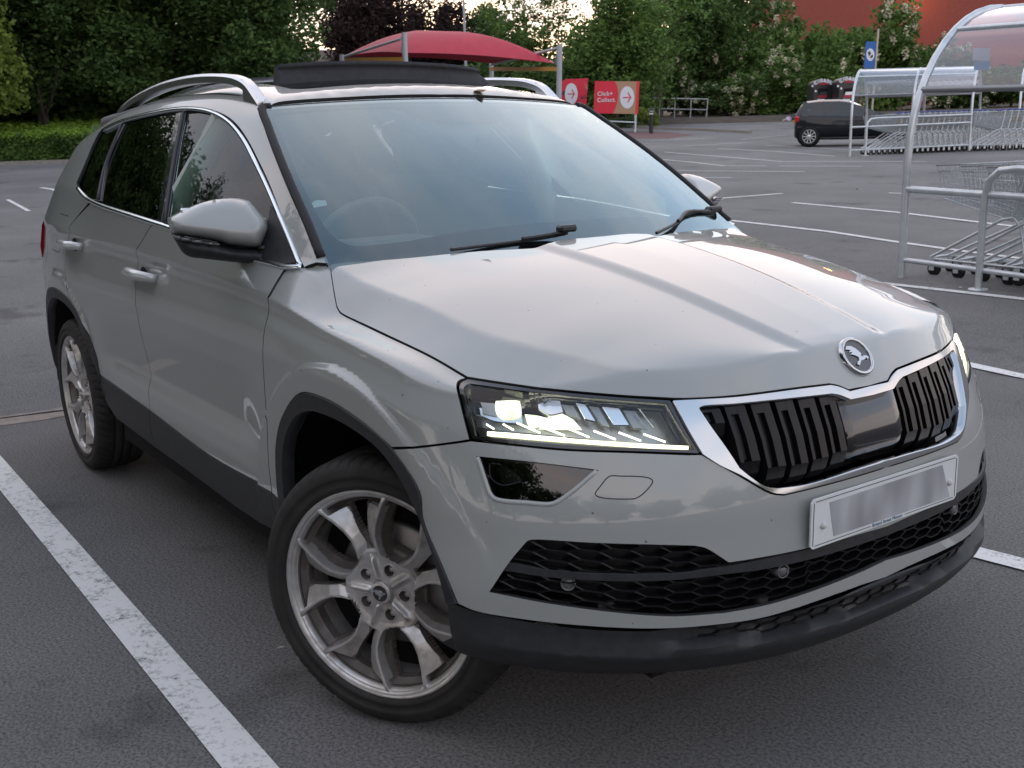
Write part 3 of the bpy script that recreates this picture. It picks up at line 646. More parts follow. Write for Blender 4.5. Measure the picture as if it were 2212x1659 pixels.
# smooth cover in the middle of the grille
mb = MB(); zs = [.823, .812, .76, .725, .70, .678]; ins = [.035, .012, .010, .010, .020, .040]; ys = np.linspace(-.098, .098, 15)
vs = [(xfront(y, z)-i-.004*(abs(y) > .09), y, z) for y in ys for z, i in zip(zs, ins)]; n = len(zs)
mb.add(vs, [(a*n+b, (a+1)*n+b, (a+1)*n+b+1, a*n+b+1) for a in range(14) for b in range(n-1)], True)
for s in (0, 14): mb.add([vs[s*n+b] for b in range(n)]+[(vs[s*n+b][0]-.05, vs[s*n+b][1], vs[s*n+b][2]) for b in range(n)], [(b, b+1, n+b+1, n+b) for b in range(n-1)])
mb.build('sensor_cover', m_gloss, grille)
# wheel houses and the dark body inside
for cx in (0., -2.638):
    for s in (-1, 1):
        mb = MB()
        n = 24; vs = []
        for k in range(n+1):
            q = math.radians(-4)+math.pi*(1+8/180)*k/n
            for yy in (.86, .56): vs.append((cx+.435*math.cos(q), s*yy, .36+.43*math.sin(q)))
        mb.add(vs, [(2*k, 2*k+1, 2*k+3, 2*k+2) for k in range(n)], True)
        mb.add([vs[2*k+1] for k in range(n+1)], [tuple(range(n+1))])
        mb.build('wheel_house', m_dark, car)
mb = MB(); mb.box((-1.32, 0, .27), (1.75, 1.62, .10)); mb.box((-.1, 0, .38), (1.6, 1.1, .22)); mb.box((-1.4, 0, .50), (3.7, 1.1, .30)); mb.box((-2.95, 0, .42), (.75, 1.55, .22))
mb.build('underbody', m_dark, car)
# ------------------------------------------------------------------ glass, roof, rails
m_screen = mixmat('windscreen_glass', (.80, .88, .86), 2.3, .012, 1.52, (.80, .96, 1.0), film=0)
m_tint = mixmat('side_glass', (.60, .72, .66), .55, .01, 1.5)
m_priv = mixmat('privacy_glass', (.035, .045, .045), .95, .01, 1.5)
m_frit = mat('frit_black', (.012, .013, .016), .25, 0, .5, .05)
def W3(y, z): return (float(-.93+(1.535-z)*1.66-.235*y*y+.03*math.sin(math.pi*min(max((z-1.08)/.45, 0), 1))), y, z)
wsL = [(.762, 1.045), (.752, 1.10), (.732, 1.18), (.711, 1.27), (.683, 1.36), (.651, 1.44), (.620, 1.500)]
wst = [(.620, 1.500), (.50, 1.511), (.36, 1.518), (.18, 1.5245), (0, 1.526)]
DW = (-.56, 0, -.83)
edgeL = [W3(-a, z) for a, z in wsL]; edgeT = [W3(-a, z) for a, z in wst]; edgeB = [W3(y, 1.045) for y in (0, -.2, -.4, -.6, -.752)]
screen = panel('windscreen', [edgeB, edgeL, edgeT, [edgeT[-1], edgeB[0]]], 'W', DW, m_screen, car, 'one', step=.05, gap=.002, off=.001, flange=0)[0]
inn = [[W3(y, z) for y, z in ((0, 1.152), (-.2, 1.150), (-.40, 1.140), (-.52, 1.129), (-.62, 1.124))], [W3(y, z) for y, z in ((-.62, 1.124), (-.66, 1.126), (-.69, 1.145), (-.697, 1.175))], [W3(y, z) for y, z in ((-.697, 1.175), (-.683, 1.27), (-.655, 1.36), (-.63, 1.43))], [W3(y, z) for y, z in ((-.63, 1.43), (-.618, 1.465), (-.60, 1.482), (-.56, 1.486))], [W3(y, z) for y, z in ((-.56, 1.486), (-.4, 1.496), (-.25, 1.500), (-.21, 1.500))], [W3(y, z) for y, z in ((-.21, 1.500), (-.15, 1.462), (-.10, 1.447), (0, 1.444))]]
panel('frit_band', [edgeB, edgeL, edgeT, [edgeT[-1], inn[-1][-1]]]+[q[::-1] for q in inn[::-1]]+[[inn[0][0], edgeB[0]]], 'W', DW, m_frit, screen, 'one', step=.04, gap=.001, off=-.006, flange=0)
panel('added_haze_sheet', inn[::-1][::-1]+[[inn[-1][-1], inn[0][0]]], 'W', DW, mixmat('painted_haze', (.95, .98, .97), 0, .5, 1.5, film=.13), screen, 'one', step=.06, gap=0, off=-.012, flange=0)  # sheet added inside the screen to paint in the pale, milky cabin brightness
m_house = mat('housing_grey', (.10, .085, .095), .5)
panel('camera_housing', [B(600, 672, 640, 690, 820, 800), B(820, 800, 980, 812, 1100, 860), B(1100, 860, 1150, 862, 1172, 845), B(1172, 845, 1172, 800), B(1172, 800, 1262, 803), B(1262, 803, 1268, 770, 1220, 675), B(1220, 675, 900, 668, 600, 672)], 'W', DW, m_house, screen, 'single', step=.03, gap=0, off=-.03, flange=.03)
panel('inspection_disc', [ell2 for ell2 in [[B(1268+44*math.cos(q), 700+20*math.sin(q))[0] for q in np.linspace(0, 6.283, 17)]]], 'W', DW, mat('disc_paper', (.45, .55, .48), .6), screen, 'single', step=.02, gap=0, off=-.008, flange=0)
panel('permit_tag', [B(62, 1335, 85, 1308, 160, 1303), B(160, 1303, 172, 1335), B(172, 1335, 75, 1355), B(75, 1355, 62, 1335)], 'W', DW, mat('tag_paper', (.5, .62, .62), .5), screen, 'single', step=.02, gap=0, off=-.01, flange=0)
# black rubber between screen and pillar
for s_ in (1, -1):
    mb = MB(); P_ = np.array(catmull([W3(-(a+.004), z) for a, z in wsL[1:]]+[W3(-.60, 1.503)], 5))*[1, s_, 1.]; nn_ = normal(gW, P_); ribbon(mb, P_, nn_, .024, .008); mb.build('screen_seal', m_rub, car)
mb = MB(); P_ = np.array([W3(y, 1.526-.020*(abs(y)/.5)**2*.75-.004) for y in np.linspace(-.60, .60, 41)]); ribbon(mb, P_, normal(gW, P_), .006, .002); mb.build('screen_seal', m_rub, car)
# roof skin around the sunroof opening
roofF = [W3(-a, z+.004) for a, z in ((.612, 1.5015), (.58, 1.505), (.50, 1.511), (.36, 1.518), (.18, 1.5245), (0, 1.526))]; roofF = [T3(x-.012, y) for x, y, z in roofF[:-1]]+[(lambda p: (p[0], 0., p[2]))(T3(roofF[-1][0]-.012, 0.))]
rf = lambda x, y: T3(x, y)
SX0, SX1, SY = -1.09, -2.95, .455
roofseg = [roofF[::-1], [rf(x, -.583) for x in (-1.06, -1.3, -1.8, -2.4, -2.9, -3.15)], [rf(-3.15, -.583), rf(-3.2, -.3), rf(-3.22, 0)], [rf(-3.22, 0), rf(SX1, 0)], [rf(SX1, 0), rf(SX1, -.2), rf(SX1, -SY)], [rf(x, -SY) for x in (SX1, -2.4, -1.8, -1.3, SX0-.03)], [rf(SX0-.03, -SY), rf(SX0, -SY+.03), rf(SX0+.015, -.2), rf(SX0+.02, 0)], [rf(SX0+.02, 0), roofF[-1]]]
panel('roof', roofseg, 'U', (0, .1, -1), m_paint, car, 'one', step=.04, gap=.001, flange=.02)
fr = [[rf(SX0+.02, 0), rf(SX0+.015, -.2), rf(SX0, -SY+.03), rf(SX0-.03, -SY)], [rf(x, -SY) for x in (SX0-.03, -1.3, -1.62)], [rf(-1.62, -SY), rf(-1.62, -SY+.05)], [rf(x, -SY+.05) for x in (-1.62, -1.4, -1.26)], [rf(-1.26, -SY+.05), rf(-1.24, -.2), rf(-1.235, 0)], [rf(-1.235, 0), rf(SX0+.02, 0)]]
m_rg = mixmat('roof_glass', (.30, .33, .33), 1.0, .02, 1.5)
sun = panel('sunroof', fr, 'U', (0, .1, -1), m_rg, car, 'one', step=.04, gap=.002, off=-.001, flange=.03)[0]
gl = [[rf(-1.60, 0), rf(-1.60, -SY+.01)], [rf(x, -SY+.01) for x in (-1.6, -1.9, -2.4, SX1+.02)], [rf(SX1+.02, -SY+.01), rf(SX1+.02, 0)], [rf(SX1+.02, 0), rf(-1.6, 0)]]
panel('glass_panel', gl, 'U', (0, .1, -1), m_rg, sun, 'one', step=.06, gap=.002, off=.002, flange=.02)
gl = [[rf(-1.86, 0), rf(-1.86, -SY+.03)], [rf(x, -SY+.03) for x in (-1.86, -2.2, -2.6)], [rf(-2.6, -SY+.03), rf(-2.6, 0)], [rf(-2.6, 0), rf(-1.86, 0)]]
panel('sliding_panel', gl, 'U', (0, .1, -1), m_rg, sun, 'one', step=.06, gap=.002, off=.028, flange=.012)
# raised fabric wind deflector
mb = MB(); ys = np.linspace(-.43, .43, 25); vs = []
for y in ys:
    k = y/.43; zb = T3(-1.27, y)[2]-.01; zt = 1.668-.012*k*k-.004*k**4; inx = .028*abs(k)**6
    vs += [(-1.245-.02*k*k, y, zb), (-1.262-.02*k*k, y*(1-.03), zb+.035), (-1.268-.02*k*k-inx, y*.955, zt-.018), (-1.262-.02*k*k-inx, y*.95, zt-.014), (-1.266-.02*k*k-inx, y*.95, zt), (-1.298-.02*k*k-inx, y*.95, zt-.002), (-1.304-.02*k*k-inx, y*.95, zt-.016), (-1.30-.02*k*k, y, zb)]
mb.add(vs, [(i*8+j, (i+1)*8+j, (i+1)*8+j+1, i*8+j+1) for i in range(24) for j in range(7)], True); mb.add([vs[i] for i in range(8)]+[vs[192+i] for i in range(8)], [tuple(range(8)), tuple(range(8, 16))])
m_fab = noisy('deflector_fabric', (.010, .010, .012), (.022, .022, .026), 30, .75, .3, .003)
mb.build('wind_deflector', m_fab, sun)
# roof rails
top = [(-1.045, 1.520), (-1.085, 1.548), (-1.14, 1.583), (-1.22, 1.606), (-1.33, 1.620), (-1.6, 1.634), (-1.95, 1.629), (-2.2, 1.609), (-2.36, 1.589), (-2.50, 1.564), (-2.56, 1.548)]
for s in (-1, 1):
    P = np.array(catmull([(x, s*.585, z) for x, z in top], 4)); n = len(P); mb = MB(); vs = []
    for i, p in enumerate(P):
        base = T3(p[0], -.585)[2]; h = min(.030, max(p[2]-base+.004, .012)); wd = .021
        vs += [p+(0, a*wd, b) for a, b in ((-.62, -.0), (.62, -.0), (1, -.009), (1, -h), (-1, -h), (-1, -.009))]
    mb.add(vs, [(i*6+j, i*6+(j+1) % 6, (i+1)*6+(j+1) % 6, (i+1)*6+j) for i in range(n-1) for j in range(6)], False); mb.add(vs[:6]+vs[-6:], [tuple(range(6)), tuple(range(6, 12))])
    rail = mb.build('roof_rail', m_satin, car)
    for x0, x1, z1 in ((-1.06, -1.17, 1.575), (-2.42, -2.53, 1.55)):
        m2 = MB(); m2.prism([(x0, T3(x0, -.585)[2]-.01), (x1-.06*(1 if x0 > -2 else -1)*0, T3(x1, -.585)[2]-.01), (x1, z1+.02 if x0 > -2 else z1), (x0, z1-.045)], -.015, .015, np.array([[1, 0, 0], [0, 0, 1.], [0, 1, 0]]), (0, s*.585, 0)); m2.build('rail_foot', m_satin, rail)
# side windows with their pillars
UW = (.05, .88, -.35)
fwin = [A(1104, 1468, 1150, 1150, 1190, 900, 1226, 748), A(1226, 748, 1330, 744, 1440, 778, 1520, 838, 1600, 935, 1680, 1080, 1765, 1280, 1850, 1480)+R3(1650, 700), R3(1650, 700, 1712, 950), R3(1712, 950, 900, 760, 120, 520)+A(1104, 1468)]
fw = panel('window', fwin, 'U', UW, m_tint, front_doors, step=.05, gap=0, off=-.006, flange=.004)
rwin = [A(658, 1322, 690, 1120, 745, 960, 815, 815), A(815, 815, 1000, 775, 1165, 748), A(1165, 748, 1100, 1080, 1036, 1452), A(1036, 1452, 840, 1392, 658, 1322)]
panel('window', rwin, 'U', UW, m_priv, rear_doors, step=.05, gap=0, off=-.006, flange=.004)
m_glossp = mat('pillar_black', (.006, .006, .007), .08, 0, .5, .02)
bp1 = [A(1036, 1452, 1100, 1080, 1165, 748), A(1165, 748, 1196, 742), A(1196, 742, 1130, 1090, 1066, 1462), A(1066, 1462, 1036, 1452)]
bp2 = [A(1070, 1464, 1134, 1090, 1200, 742), A(1200, 742, 1226, 745), A(1226, 745, 1160, 1100, 1104, 1470), A(1104, 1470, 1070, 1464)]
panel('pillar_trim', bp1, 'U', UW, m_glossp, rear_doors, step=.04, gap=.0005, off=.001, flange=.006)
panel('pillar_trim', bp2, 'U', UW, m_glossp, front_doors, step=.04, gap=.0005, off=.001, flange=.006)
m_seal = mat('window_seal', (.03, .028, .032), .55)
strip('window_seal', A(1214, 745, 1148, 1090, 1090, 1462), 'U', .012, .006, m_seal, front_doors, off=.002)
qwin = [A(545, 1215, 590, 1060, 650, 920, 700, 858, 790, 826), A(790, 826, 730, 950, 690, 1060, 615, 1310), A(615, 1310, 560, 1262, 545, 1215)]
panel('quarter_window', qwin, 'U', UW, m_priv, car, step=.04, gap=-.004, off=-.006, flange=.004)
cp = [A(615, 1312, 690, 1060, 730, 950, 790, 824), A(790, 824, 815, 815), A(815, 815, 745, 960, 690, 1120, 660, 1322), A(660, 1322, 615, 1312)]
panel('pillar_trim', cp, 'U', UW, m_glossp, rear_doors, step=.04, gap=-.001, off=-.001, flange=.006)
strip('window_seal', A(806, 818, 742, 970, 690, 1110, 645, 1315), 'U', .010, .005, m_seal, rear_doors, off=.001)
# bright strip round the side windows
m_brt = mat('window_chrome', (.66, .72, .74), .17, 1)
strip('window_trim', R3(1765, 985, 1690, 800, 1625, 640, 1368, 25)+A(1686, 1070, 1605, 918, 1528, 822, 1443, 762, 1330, 727, 1185, 722, 1000, 752, 812, 803, 690, 862), 'U', .015, .008, m_brt, car, off=-.001)
strip('window_trim', R4(424, 10, 485, 88, 530, 130, 575, 156, 700, 210, 1000, 308, 1275, 396, 1450, 452)+R3(900, 820, 1480, 985, 1560, 1008, 1700, 1015, 1780, 1005), 'U', .018, .009, m_brt, car, off=-.001)
# ------------------------------------------------------------------ shells traced as outlines with real depth (mirrors)
def pillow(outline, origin, nrm, disp, step=.012):
    nrm = np.array(nrm, float); nrm /= np.linalg.norm(nrm); origin = np.array(origin, float)
    def place(px):
        d = rays(px); t = ((origin-CAM)@nrm)/(d@nrm); return CAM+d*t[:, None]
    e1 = np.cross((0, 0, 1.), nrm); e1 /= np.linalg.norm(e1); e2 = np.cross(nrm, e1)
    P = np.vstack([place(catmull(s, 5) if len(s) > 2 else s) for s in outline]); dom = np.stack([(P-origin)@e1, (P-origin)@e2], 1)
    poly = resample(dom, step); lo, hi = poly.min(0), poly.max(0)
    g = np.array([(x+(j % 2)*step/2, y) for j, y in enumerate(np.arange(lo[1], hi[1], step*.9)) for x in np.arange(lo[0], hi[0], step)]); g = g[inpoly(g, poly)]
    dd = lambda q: np.sqrt(np.min(np.sum((resample(poly, step/4)[None]-q[:, None])**2, 2), 1))
    g = g[dd(g) > step*.45]; n = len(poly)
    r = delaunay_2d_cdt([Vector(map(float, q)) for q in np.vstack([poly, g])], [(i, (i+1) % n) for i in range(n)], [], 0, 1e-6)
    v2 = np.array([tuple(v) for v in r[0]]); tr = np.array([t for t in r[2]]); tr = tr[inpoly(v2[tr].mean(1), poly)]
    h = disp(v2, dd(v2)); V_ = origin+v2[:, :1]*e1+v2[:, 1:]*e2+h[:, None]*nrm
    return V_, [tuple(t) for t in tr], e1, e2, place
def pillow_obj(name, outline, origin, nrm, disp, m, parent, back=.02, step=.012):
    V_, F_, e1, e2, _ = pillow(outline, origin, nrm, disp, step); out = []
    from collections import Counter
    ec = Counter((t[i], t[(i+1) % 3]) for t in F_ for i in range(3)); nv = len(V_); V2 = list(V_); nn = np.array(nrm, float)/np.linalg.norm(nrm); F2 = list(F_); idx = {}
    for (i, j) in ec:
        if (j, i) in ec: continue
        for q in (i, j):
            if q not in idx: idx[q] = len(V2); V2.append(V_[q]-nn*back)
        F2.append((i, idx[i], idx[j], j))
    for s, par in ((1, parent[0]), (-1, parent[1])):
        me = mesh(np.array(V2)*[1, s, 1.], F2, True); bm = bmesh.new(); bm.from_mesh(me); bmesh.ops.recalc_face_normals(bm, faces=bm.faces[:]); bm.to_mesh(me); bm.free(); out.append(link(name, me, m, par))
    return out
MN = (.93, -.34, .10); MO = (-.66, -.90, 1.15)
cap = [R3(85, 388, 180, 335, 350, 255, 600, 168, 860, 135, 1020, 143, 1130, 172), R3(1130, 172, 1250, 300, 1345, 410, 1366, 480, 1360, 545, 1310, 680), R3(1310, 680, 1275, 745, 1235, 772, 1050, 762, 850, 738), R3(850, 738, 750, 700, 600, 668, 350, 628, 138, 588), R3(138, 588, 105, 500, 85, 388)]
def capdisp(q, d):
    # a ridge runs along the shell; above it the surface leans back, below it stands upright
    v = q[:, 1]; u = q[:, 0]; ridge = .008-.03*(u+.02); t = np.clip((v-ridge)/.085, 0, 1.2)
    return .085*np.sqrt(np.clip(1-(1-np.clip(d/.035, 0, 1))**2, 0, 1))*(1-.62*t**1.2)
mirrors = pillow_obj('door_mirror', cap, MO, MN, capdisp, m_paint, (car, car), .03, .010)
low = [R3(138, 592, 350, 632, 600, 672, 750, 705, 850, 742, 1050, 768, 1240, 778), R3(1240, 778, 1560, 838, 1650, 870, 1715, 955), R3(1715, 955, 1600, 975, 1480, 992, 1300, 985, 1130, 965, 830, 936, 620, 912, 400, 888), R3(400, 888, 330, 862, 270, 815, 210, 720, 138, 592)]
pillow_obj('mirror_arm', low, (-.64, -.88, 1.10), MN, lambda q, d: .055*np.sqrt(np.clip(1-(1-np.clip(d/.03, 0, 1))**2, 0, 1)), m_clad, mirrors, .05, .012)
pillow_obj('indicator', [R3(140, 596, 300, 628, 600, 680, 760, 712), R3(760, 712, 720, 742, 500, 722, 300, 690, 175, 650), R3(175, 650, 140, 596)], (-.62, -.92, 1.10), MN, lambda q, d: .052*np.sqrt(np.clip(1-(1-np.clip(d/.012, 0, 1))**2, 0, 1)), mat('indicator_lens', (.12, .12, .13), .08, .2, .8), mirrors, .02, .008)
tri = [R3(1408, 235, 1500, 400, 1640, 665, 1718, 955), R3(1718, 955, 1480, 990, 1250, 960), R3(1250, 960, 1290, 720, 1370, 450, 1408, 235)]
panel('mirror_base', tri, 'U', UW, m_clad, mirrors, step=.03, gap=0, off=.004, flange=.02)
pillow_obj('mirror_foot', [R3(1250, 735, 1400, 740, 1420, 712, 1600, 832), R3(1600, 832, 1400, 808, 1240, 778), R3(1240, 778, 1250, 735)], (-.58, -.83, 1.10), MN, lambda q, d: .02*np.clip(d/.01, 0, 1), m_seal, mirrors, .03, .01)
mb_glass = mat('mirror_glass', (.7, .7, .7), .02, 1)
for s, par in ((1, mirrors[0]), (-1, mirrors[1])):
    mb = MB(); mb.box((-.695, -s*.90, 1.165), (.012, .19, .12), bev=.004); mb.build('mirror_glass', mb_glass, par)
# door handles
m_hand = mat('handle_reflection_paint', (.46, .47, .46), .25, .2, 1, .02)  # body paint lightened in colour to stand in for reflections on the handles
for (px, par) in ((R4(1062, 960, 1130, 975, 1220, 1010, 1318, 1030), front_doors), (R4(305, 625, 360, 640, 430, 660, 485, 665), rear_doors)):
    P = on(catmull(px, 4), 'S'); nn = normal(SURF['S'], P); n = len(P); t = np.linspace(-1, 1, n); P2 = P+nn*(.040*(1-np.abs(t)**4)+.004)[:, None]
    for s, p_ in ((1, par[0]), (-1, par[1])):
        k = np.array([1, s, 1.]); mb = MB(); ribbon(mb, P2*k, nn*k, [.037-.009*abs(q)**2 for q in t], .018, prof=[(-.5, 0), (-.42, .6), (-.15, 1), (.15, 1), (.42, .6), (.5, 0), (.42, -.6), (-.42, -.6), (-.5, 0)]); h = mb.build('door_handle', m_hand, p_)
        i = n//2; c = (P[i]+nn[i]*.001)*k; m2 = MB(); R_ = Matrix.Rotation(math.radians(90*s), 3, 'X'); m2.lathe([(0, .004), (.028, .003), (.031, 0)], 20, c-np.array([0, 0, .0]), np.array([[1.25, 0, 0], [0, 0, -s*1.], [0, 1, 0]]))
        m2.build('handle_cup_shade', m_dark, h)  # black disc on the door paints the shade of the handle cup
        for i in (1, n-2): mm = MB(); mm.tube([P[i]*k, P2[i]*k], .011, 8); mm.build('handle_mount', m_hand, h)
# fuel flap outline, tow-eye cover, bonnet-side seams
strip('fuel_flap_seam', R4(228, 292, 320, 322), 'S', .004, .0006, m_gap, car, pair=False); strip('fuel_flap_seam', R4(138, 692, 208, 726, 228, 700), 'S', .004, .0006, m_gap, car, pair=False)
strip('tow_cover_seam', F(1340, 945, 1400, 947, 1620, 960, 1655, 985, 1600, 1065, 1530, 1115, 1480, 1122, 1250, 1108, 1217, 1085, 1260, 1020, 1310, 960), 'L', .0022, .0005, m_gap, [bumper, bumper], closed=True, pair=True)
# wipers
m_wip = mat('wiper_black', (.012, .012, .013), .45)
def wiper(pts):
    mb = MB(); P = [np.array(p)+(.006, 0, .008) for p in catmull(pts, 4)]; mb.tube(P, .0050, 6); w_ = mb.build('wiper', m_wip, car)
    m2 = MB(); m2.tube([p+np.array((.008, 0, .007)) for p in P[len(P)//3:]], [.006]*(len(P)-len(P)//3-2)+[.009, .010], 6); m2.build('wiper_arm', m_wip, w_)
    m3 = MB(); m3.box(P[-1]+(.008, 0, .016), (.032, .060, .020), bev=.006); m3.build('wiper_head', m_wip, w_)
wiper([(-.230, -.43, 1.092), (-.215, -.146, 1.102), (-.205, -.06, 1.110)])
wiper([(-.19, .28, 1.090), (-.25, .42, 1.108), (-.32, .53, 1.128), (-.37, .70, 1.115)])
mb = MB(); mb.add([W3(y, 1.05)[0:1]+(y, 1.055) for y in (-.64, -.4, 0, .4, .64)]+[(W3(y, 1.05)[0]+.10, y, 1.00) for y in (-.64, -.4, 0, .4, .64)], [(i, i+1, i+6, i+5) for i in range(4)]); mb.build('cowl', m_clad, car)
# ------------------------------------------------------------------ cabin
m_int = noisy('cabin_dark', (.10, .105, .11), (.13, .135, .14), 30, .7); m_seat = noisy('seat_cloth', (.015, .017, .02), (.03, .033, .037), 60, .9); m_beige = mat('pillar_lining', (.42, .45, .42), .8)
mb = MB(); mb.box((-.62, 0, .98), (.62, 1.36, .14), bev=.05); mb.box((-.48, 0, 1.03), (.30, 1.20, .05), bev=.02); mb.build('dashboard', m_int, car)
mb = MB(); mb.box((-.70, -.37, 1.05), (.22, .36, .10), bev=.04); mb.build('instrument_hood', m_int, car)
mb = MB(); Rw = np.array(Matrix.Rotation(math.radians(-66), 3, 'Y')); mb.tube([np.array((-.84, -.37, 1.04))+Rw@np.array((.185*math.cos(q), .185*math.sin(q), 0)) for q in np.linspace(0, 2*math.pi, 32, endpoint=False)], .015, 8, closed=True); mb.box((-.83, -.37, 1.035), (.05, .13, .11), bev=.02); mb.build('steering_wheel', m_int, car)
def seat(x, y, wd, name='seat'):
    mb = MB(); Rb = np.array(Matrix.Rotation(math.radians(-18), 3, 'Y')); mb.box((x, y, .62), (.50, wd, .18), bev=.05); mb.box((x-.30, y, .94), (.16, wd, .66), Rb, bev=.05); mb.box((x-.41, y, 1.33), (.12, min(wd, .30), .19), Rb, bev=.05)
    for s in (-1, 1): mb.tube([(x-.38, y+s*.05, 1.18), (x-.41, y+s*.05, 1.30)], .008, 6)
    return mb.build(name, m_seat, car)
seat(-1.25, -.37, .52); seat(-1.25, .37, .52); seat(-2.15, -.38, .5, 'rear_seat'); seat(-2.15, .38, .5, 'rear_seat')
mb = MB(); mb.box((-1.8, 0, .48), (2.9, 1.5, .06)); mb.box((-2.9, 0, .95), (.1, 1.3, .9)); mb.build('cabin_floor', m_int, car)
mb = MB(); vs = [(x, y, T3(x, y)[2]-.035) for x in (-2.3, -2.5, -2.8, -3.1) for y in (-.55, -.3, 0, .3, .55)]; mb.add(vs, [(i*5+j, i*5+j+1, (i+1)*5+j+1, (i+1)*5+j) for i in range(3) for j in range(4)]); mb.build('headlining', m_beige, car)
for s in (-1, 1):
    mb = MB(); P = [(x, s*(abs(Wside(np.array([x]), np.array([z]), True)[0])-.05), z) for x, z in ((-1.44, .75), (-1.42, 1.0), (-1.40, 1.2), (-1.37, 1.38), (-1.34, 1.48))]; mb.tube(P, [.05, .05, .045, .04, .05], 8); mb.build('pillar_lining', m_beige, car)
    mb = MB(); P = [(x, s*(abs(Wside(np.array([x]), np.array([z]), True)[0])-.045), z) for x, z in ((-.45, 1.12), (-.75, 1.28), (-1.0, 1.41), (-1.12, 1.48), (-1.5, 1.52), (-2.2, 1.53), (-2.8, 1.5))]; mb.tube(P, .028, 8); mb.build('roof_lining_edge', m_int, car)
    # inner door card keeps daylight from leaking under the glass
    mb = MB(); vs = []
    for x in np.linspace(-2.6, -.5, 12): vs += [(x, s*(fYb(np.array([x]))[0]-.05), fZb(np.array([x]))[0]-.02), (x, s*.80, .5)]
    mb.add(vs, [(2*i, 2*i+1, 2*i+3, 2*i+2) for i in range(11)], True); mb.build('door_card', m_int, car)
mb = MB(); mb.add([(-3.30, y, z) for y in (-.66, .66) for z in (.5, 1.15)], [(0, 1, 3, 2)]); mb.build('tailgate_lining', m_int, car)
# tailgate, rear screen and rear lamps close the back
def Bk(y, z): return (-3.42+max(z-1.0, 0)*.5+.25*y*y, y, z)
tg = MB(); ys = np.linspace(-.72, .72, 13); zs = [.45, .75, 1.0, 1.12]; vs = [Bk(y*(1-.0*max(z-1.0, 0)), z) for z in zs for y in ys]; tg.add(vs, [(i*13+j, i*13+j+1, (i+1)*13+j+1, (i+1)*13+j) for i in range(3) for j in range(12)], True); tgo = tg.build('tailgate', m_paint, car)
tg = MB(); zs = [1.12, 1.3, 1.50]; vs = [Bk(y*(1-.42*max(z-1.0, 0)), z) for z in zs for y in ys]; tg.add(vs, [(i*13+j, i*13+j+1, (i+1)*13+j+1, (i+1)*13+j) for i in range(2) for j in range(12)], True); tg.build('rear_window', mixmat('rear_glass', (.55, .62, .58), .8, .02, 1.5), tgo)
m_red = mat('tail_lamp_red', (.45, .01, .015), .15, 0, .8)
for s in (-1, 1):
    mb = MB(); vs = []
    for z, a in ((1.085, .0), (1.05, .012), (.95, .010), (.90, 0)):
        for x in (-3.18, -3.30, -3.36, -3.40): P_ = S3(x, z); vs.append((P_[0], s*(-P_[1]+.006+a), z))
    mb.add(vs, [(i*4+j, i*4+j+1, (i+1)*4+j+1, (i+1)*4+j) for i in range(3) for j in range(3)], True); mb.build('tail_lamp', m_red, car)
# ------------------------------------------------------------------ lamps
m_lens = mixmat('lamp_lens', (.93, .95, .96), 1.0, .01, 1.45)
m_refl = mat('reflector', (.60, .62, .64), .14, 1); m_led = mat('lit_led', (1, 1, .9), .3, emit=(1.0, .98, .80), es=1.3); m_hot = mat('lit_projector', (.8, .85, .7), .2, .3, emit=(1.0, 1.0, .66), es=.62)
_hn, _hl, _hb = nodes(m_hot); _hs = noise(m_hot, 38, 3, .6); _hl.new(ramp(m_hot, _hs, [(.38, (.22, .25, .12)), (.52, (.75, .8, .42)), (.62, (1, 1, .85))]), _hb.inputs['Emission Color']); m_dummy = mat('lamp_dim', (.5, .5, .4), .3)
m_led2 = mat('daytime_strip', (1, 1, .8), .3, emit=(1.0, .95, .60), es=.9); m_bezel = mat('lamp_bezel', (.025, .026, .03), .18, 0, .6)
HLp = [F(246, 203, 450, 236, 900, 299, 1400, 345, 1790, 370), F(1790, 370, 1890, 572, 2010, 772), F(2010, 772, 1500, 755, 1000, 738, 600, 701, 278, 662), F(278, 662, 212, 420, 182, 268, 194, 232, 246, 203)]
heads = panel('headlight', HLp, 'L', BUMP_D, mat('lamp_bowl_grey', (.34, .35, .33), .25, .6), car, step=.03, gap=-.003, off=-.085, flange=-.0)
panel('lamp_rim', [HLp[0], HLp[1], HLp[2], HLp[3]], 'L', BUMP_D, m_gloss, heads, step=.02, gap=.0, off=-.002, flange=.05, holes=[[F(262, 235, 450, 262, 900, 322, 1400, 366, 1770, 392), F(1770, 392, 1865, 572, 1975, 748), F(1975, 748, 1500, 732, 1000, 712, 600, 676, 300, 640), F(300, 640, 240, 420, 212, 290, 225, 250, 262, 235)]], hole_gap=0)
panel('lens', [F(250, 215, 450, 245, 900, 305, 1400, 352, 1785, 377), F(1785, 377, 1880, 572, 1995, 765), F(1995, 765, 1500, 748, 1000, 730, 600, 692, 285, 655), F(285, 655, 220, 420, 192, 275, 204, 240, 250, 215)], 'L', BUMP_D, m_lens, heads, step=.03, gap=0, off=-.0035, flange=0)
def lampbits(name, outl, depth, m, parent, th=.012, step=.02, surf='L'):
    return panel(name, outl, surf, BUMP_D, m, parent, step=step, gap=0, off=-depth, flange=th)
m_deep = mat('lamp_inner', (.26, .27, .27), .22, .5, .5)
lampbits('inner_tray', [F(285, 560, 600, 600, 1000, 640, 1500, 690, 1930, 715), F(1930, 715, 1950, 745), F(1950, 745, 1500, 738, 1000, 715, 600, 680, 320, 640), F(320, 640, 285, 560)], .022, m_bezel, heads, .05)
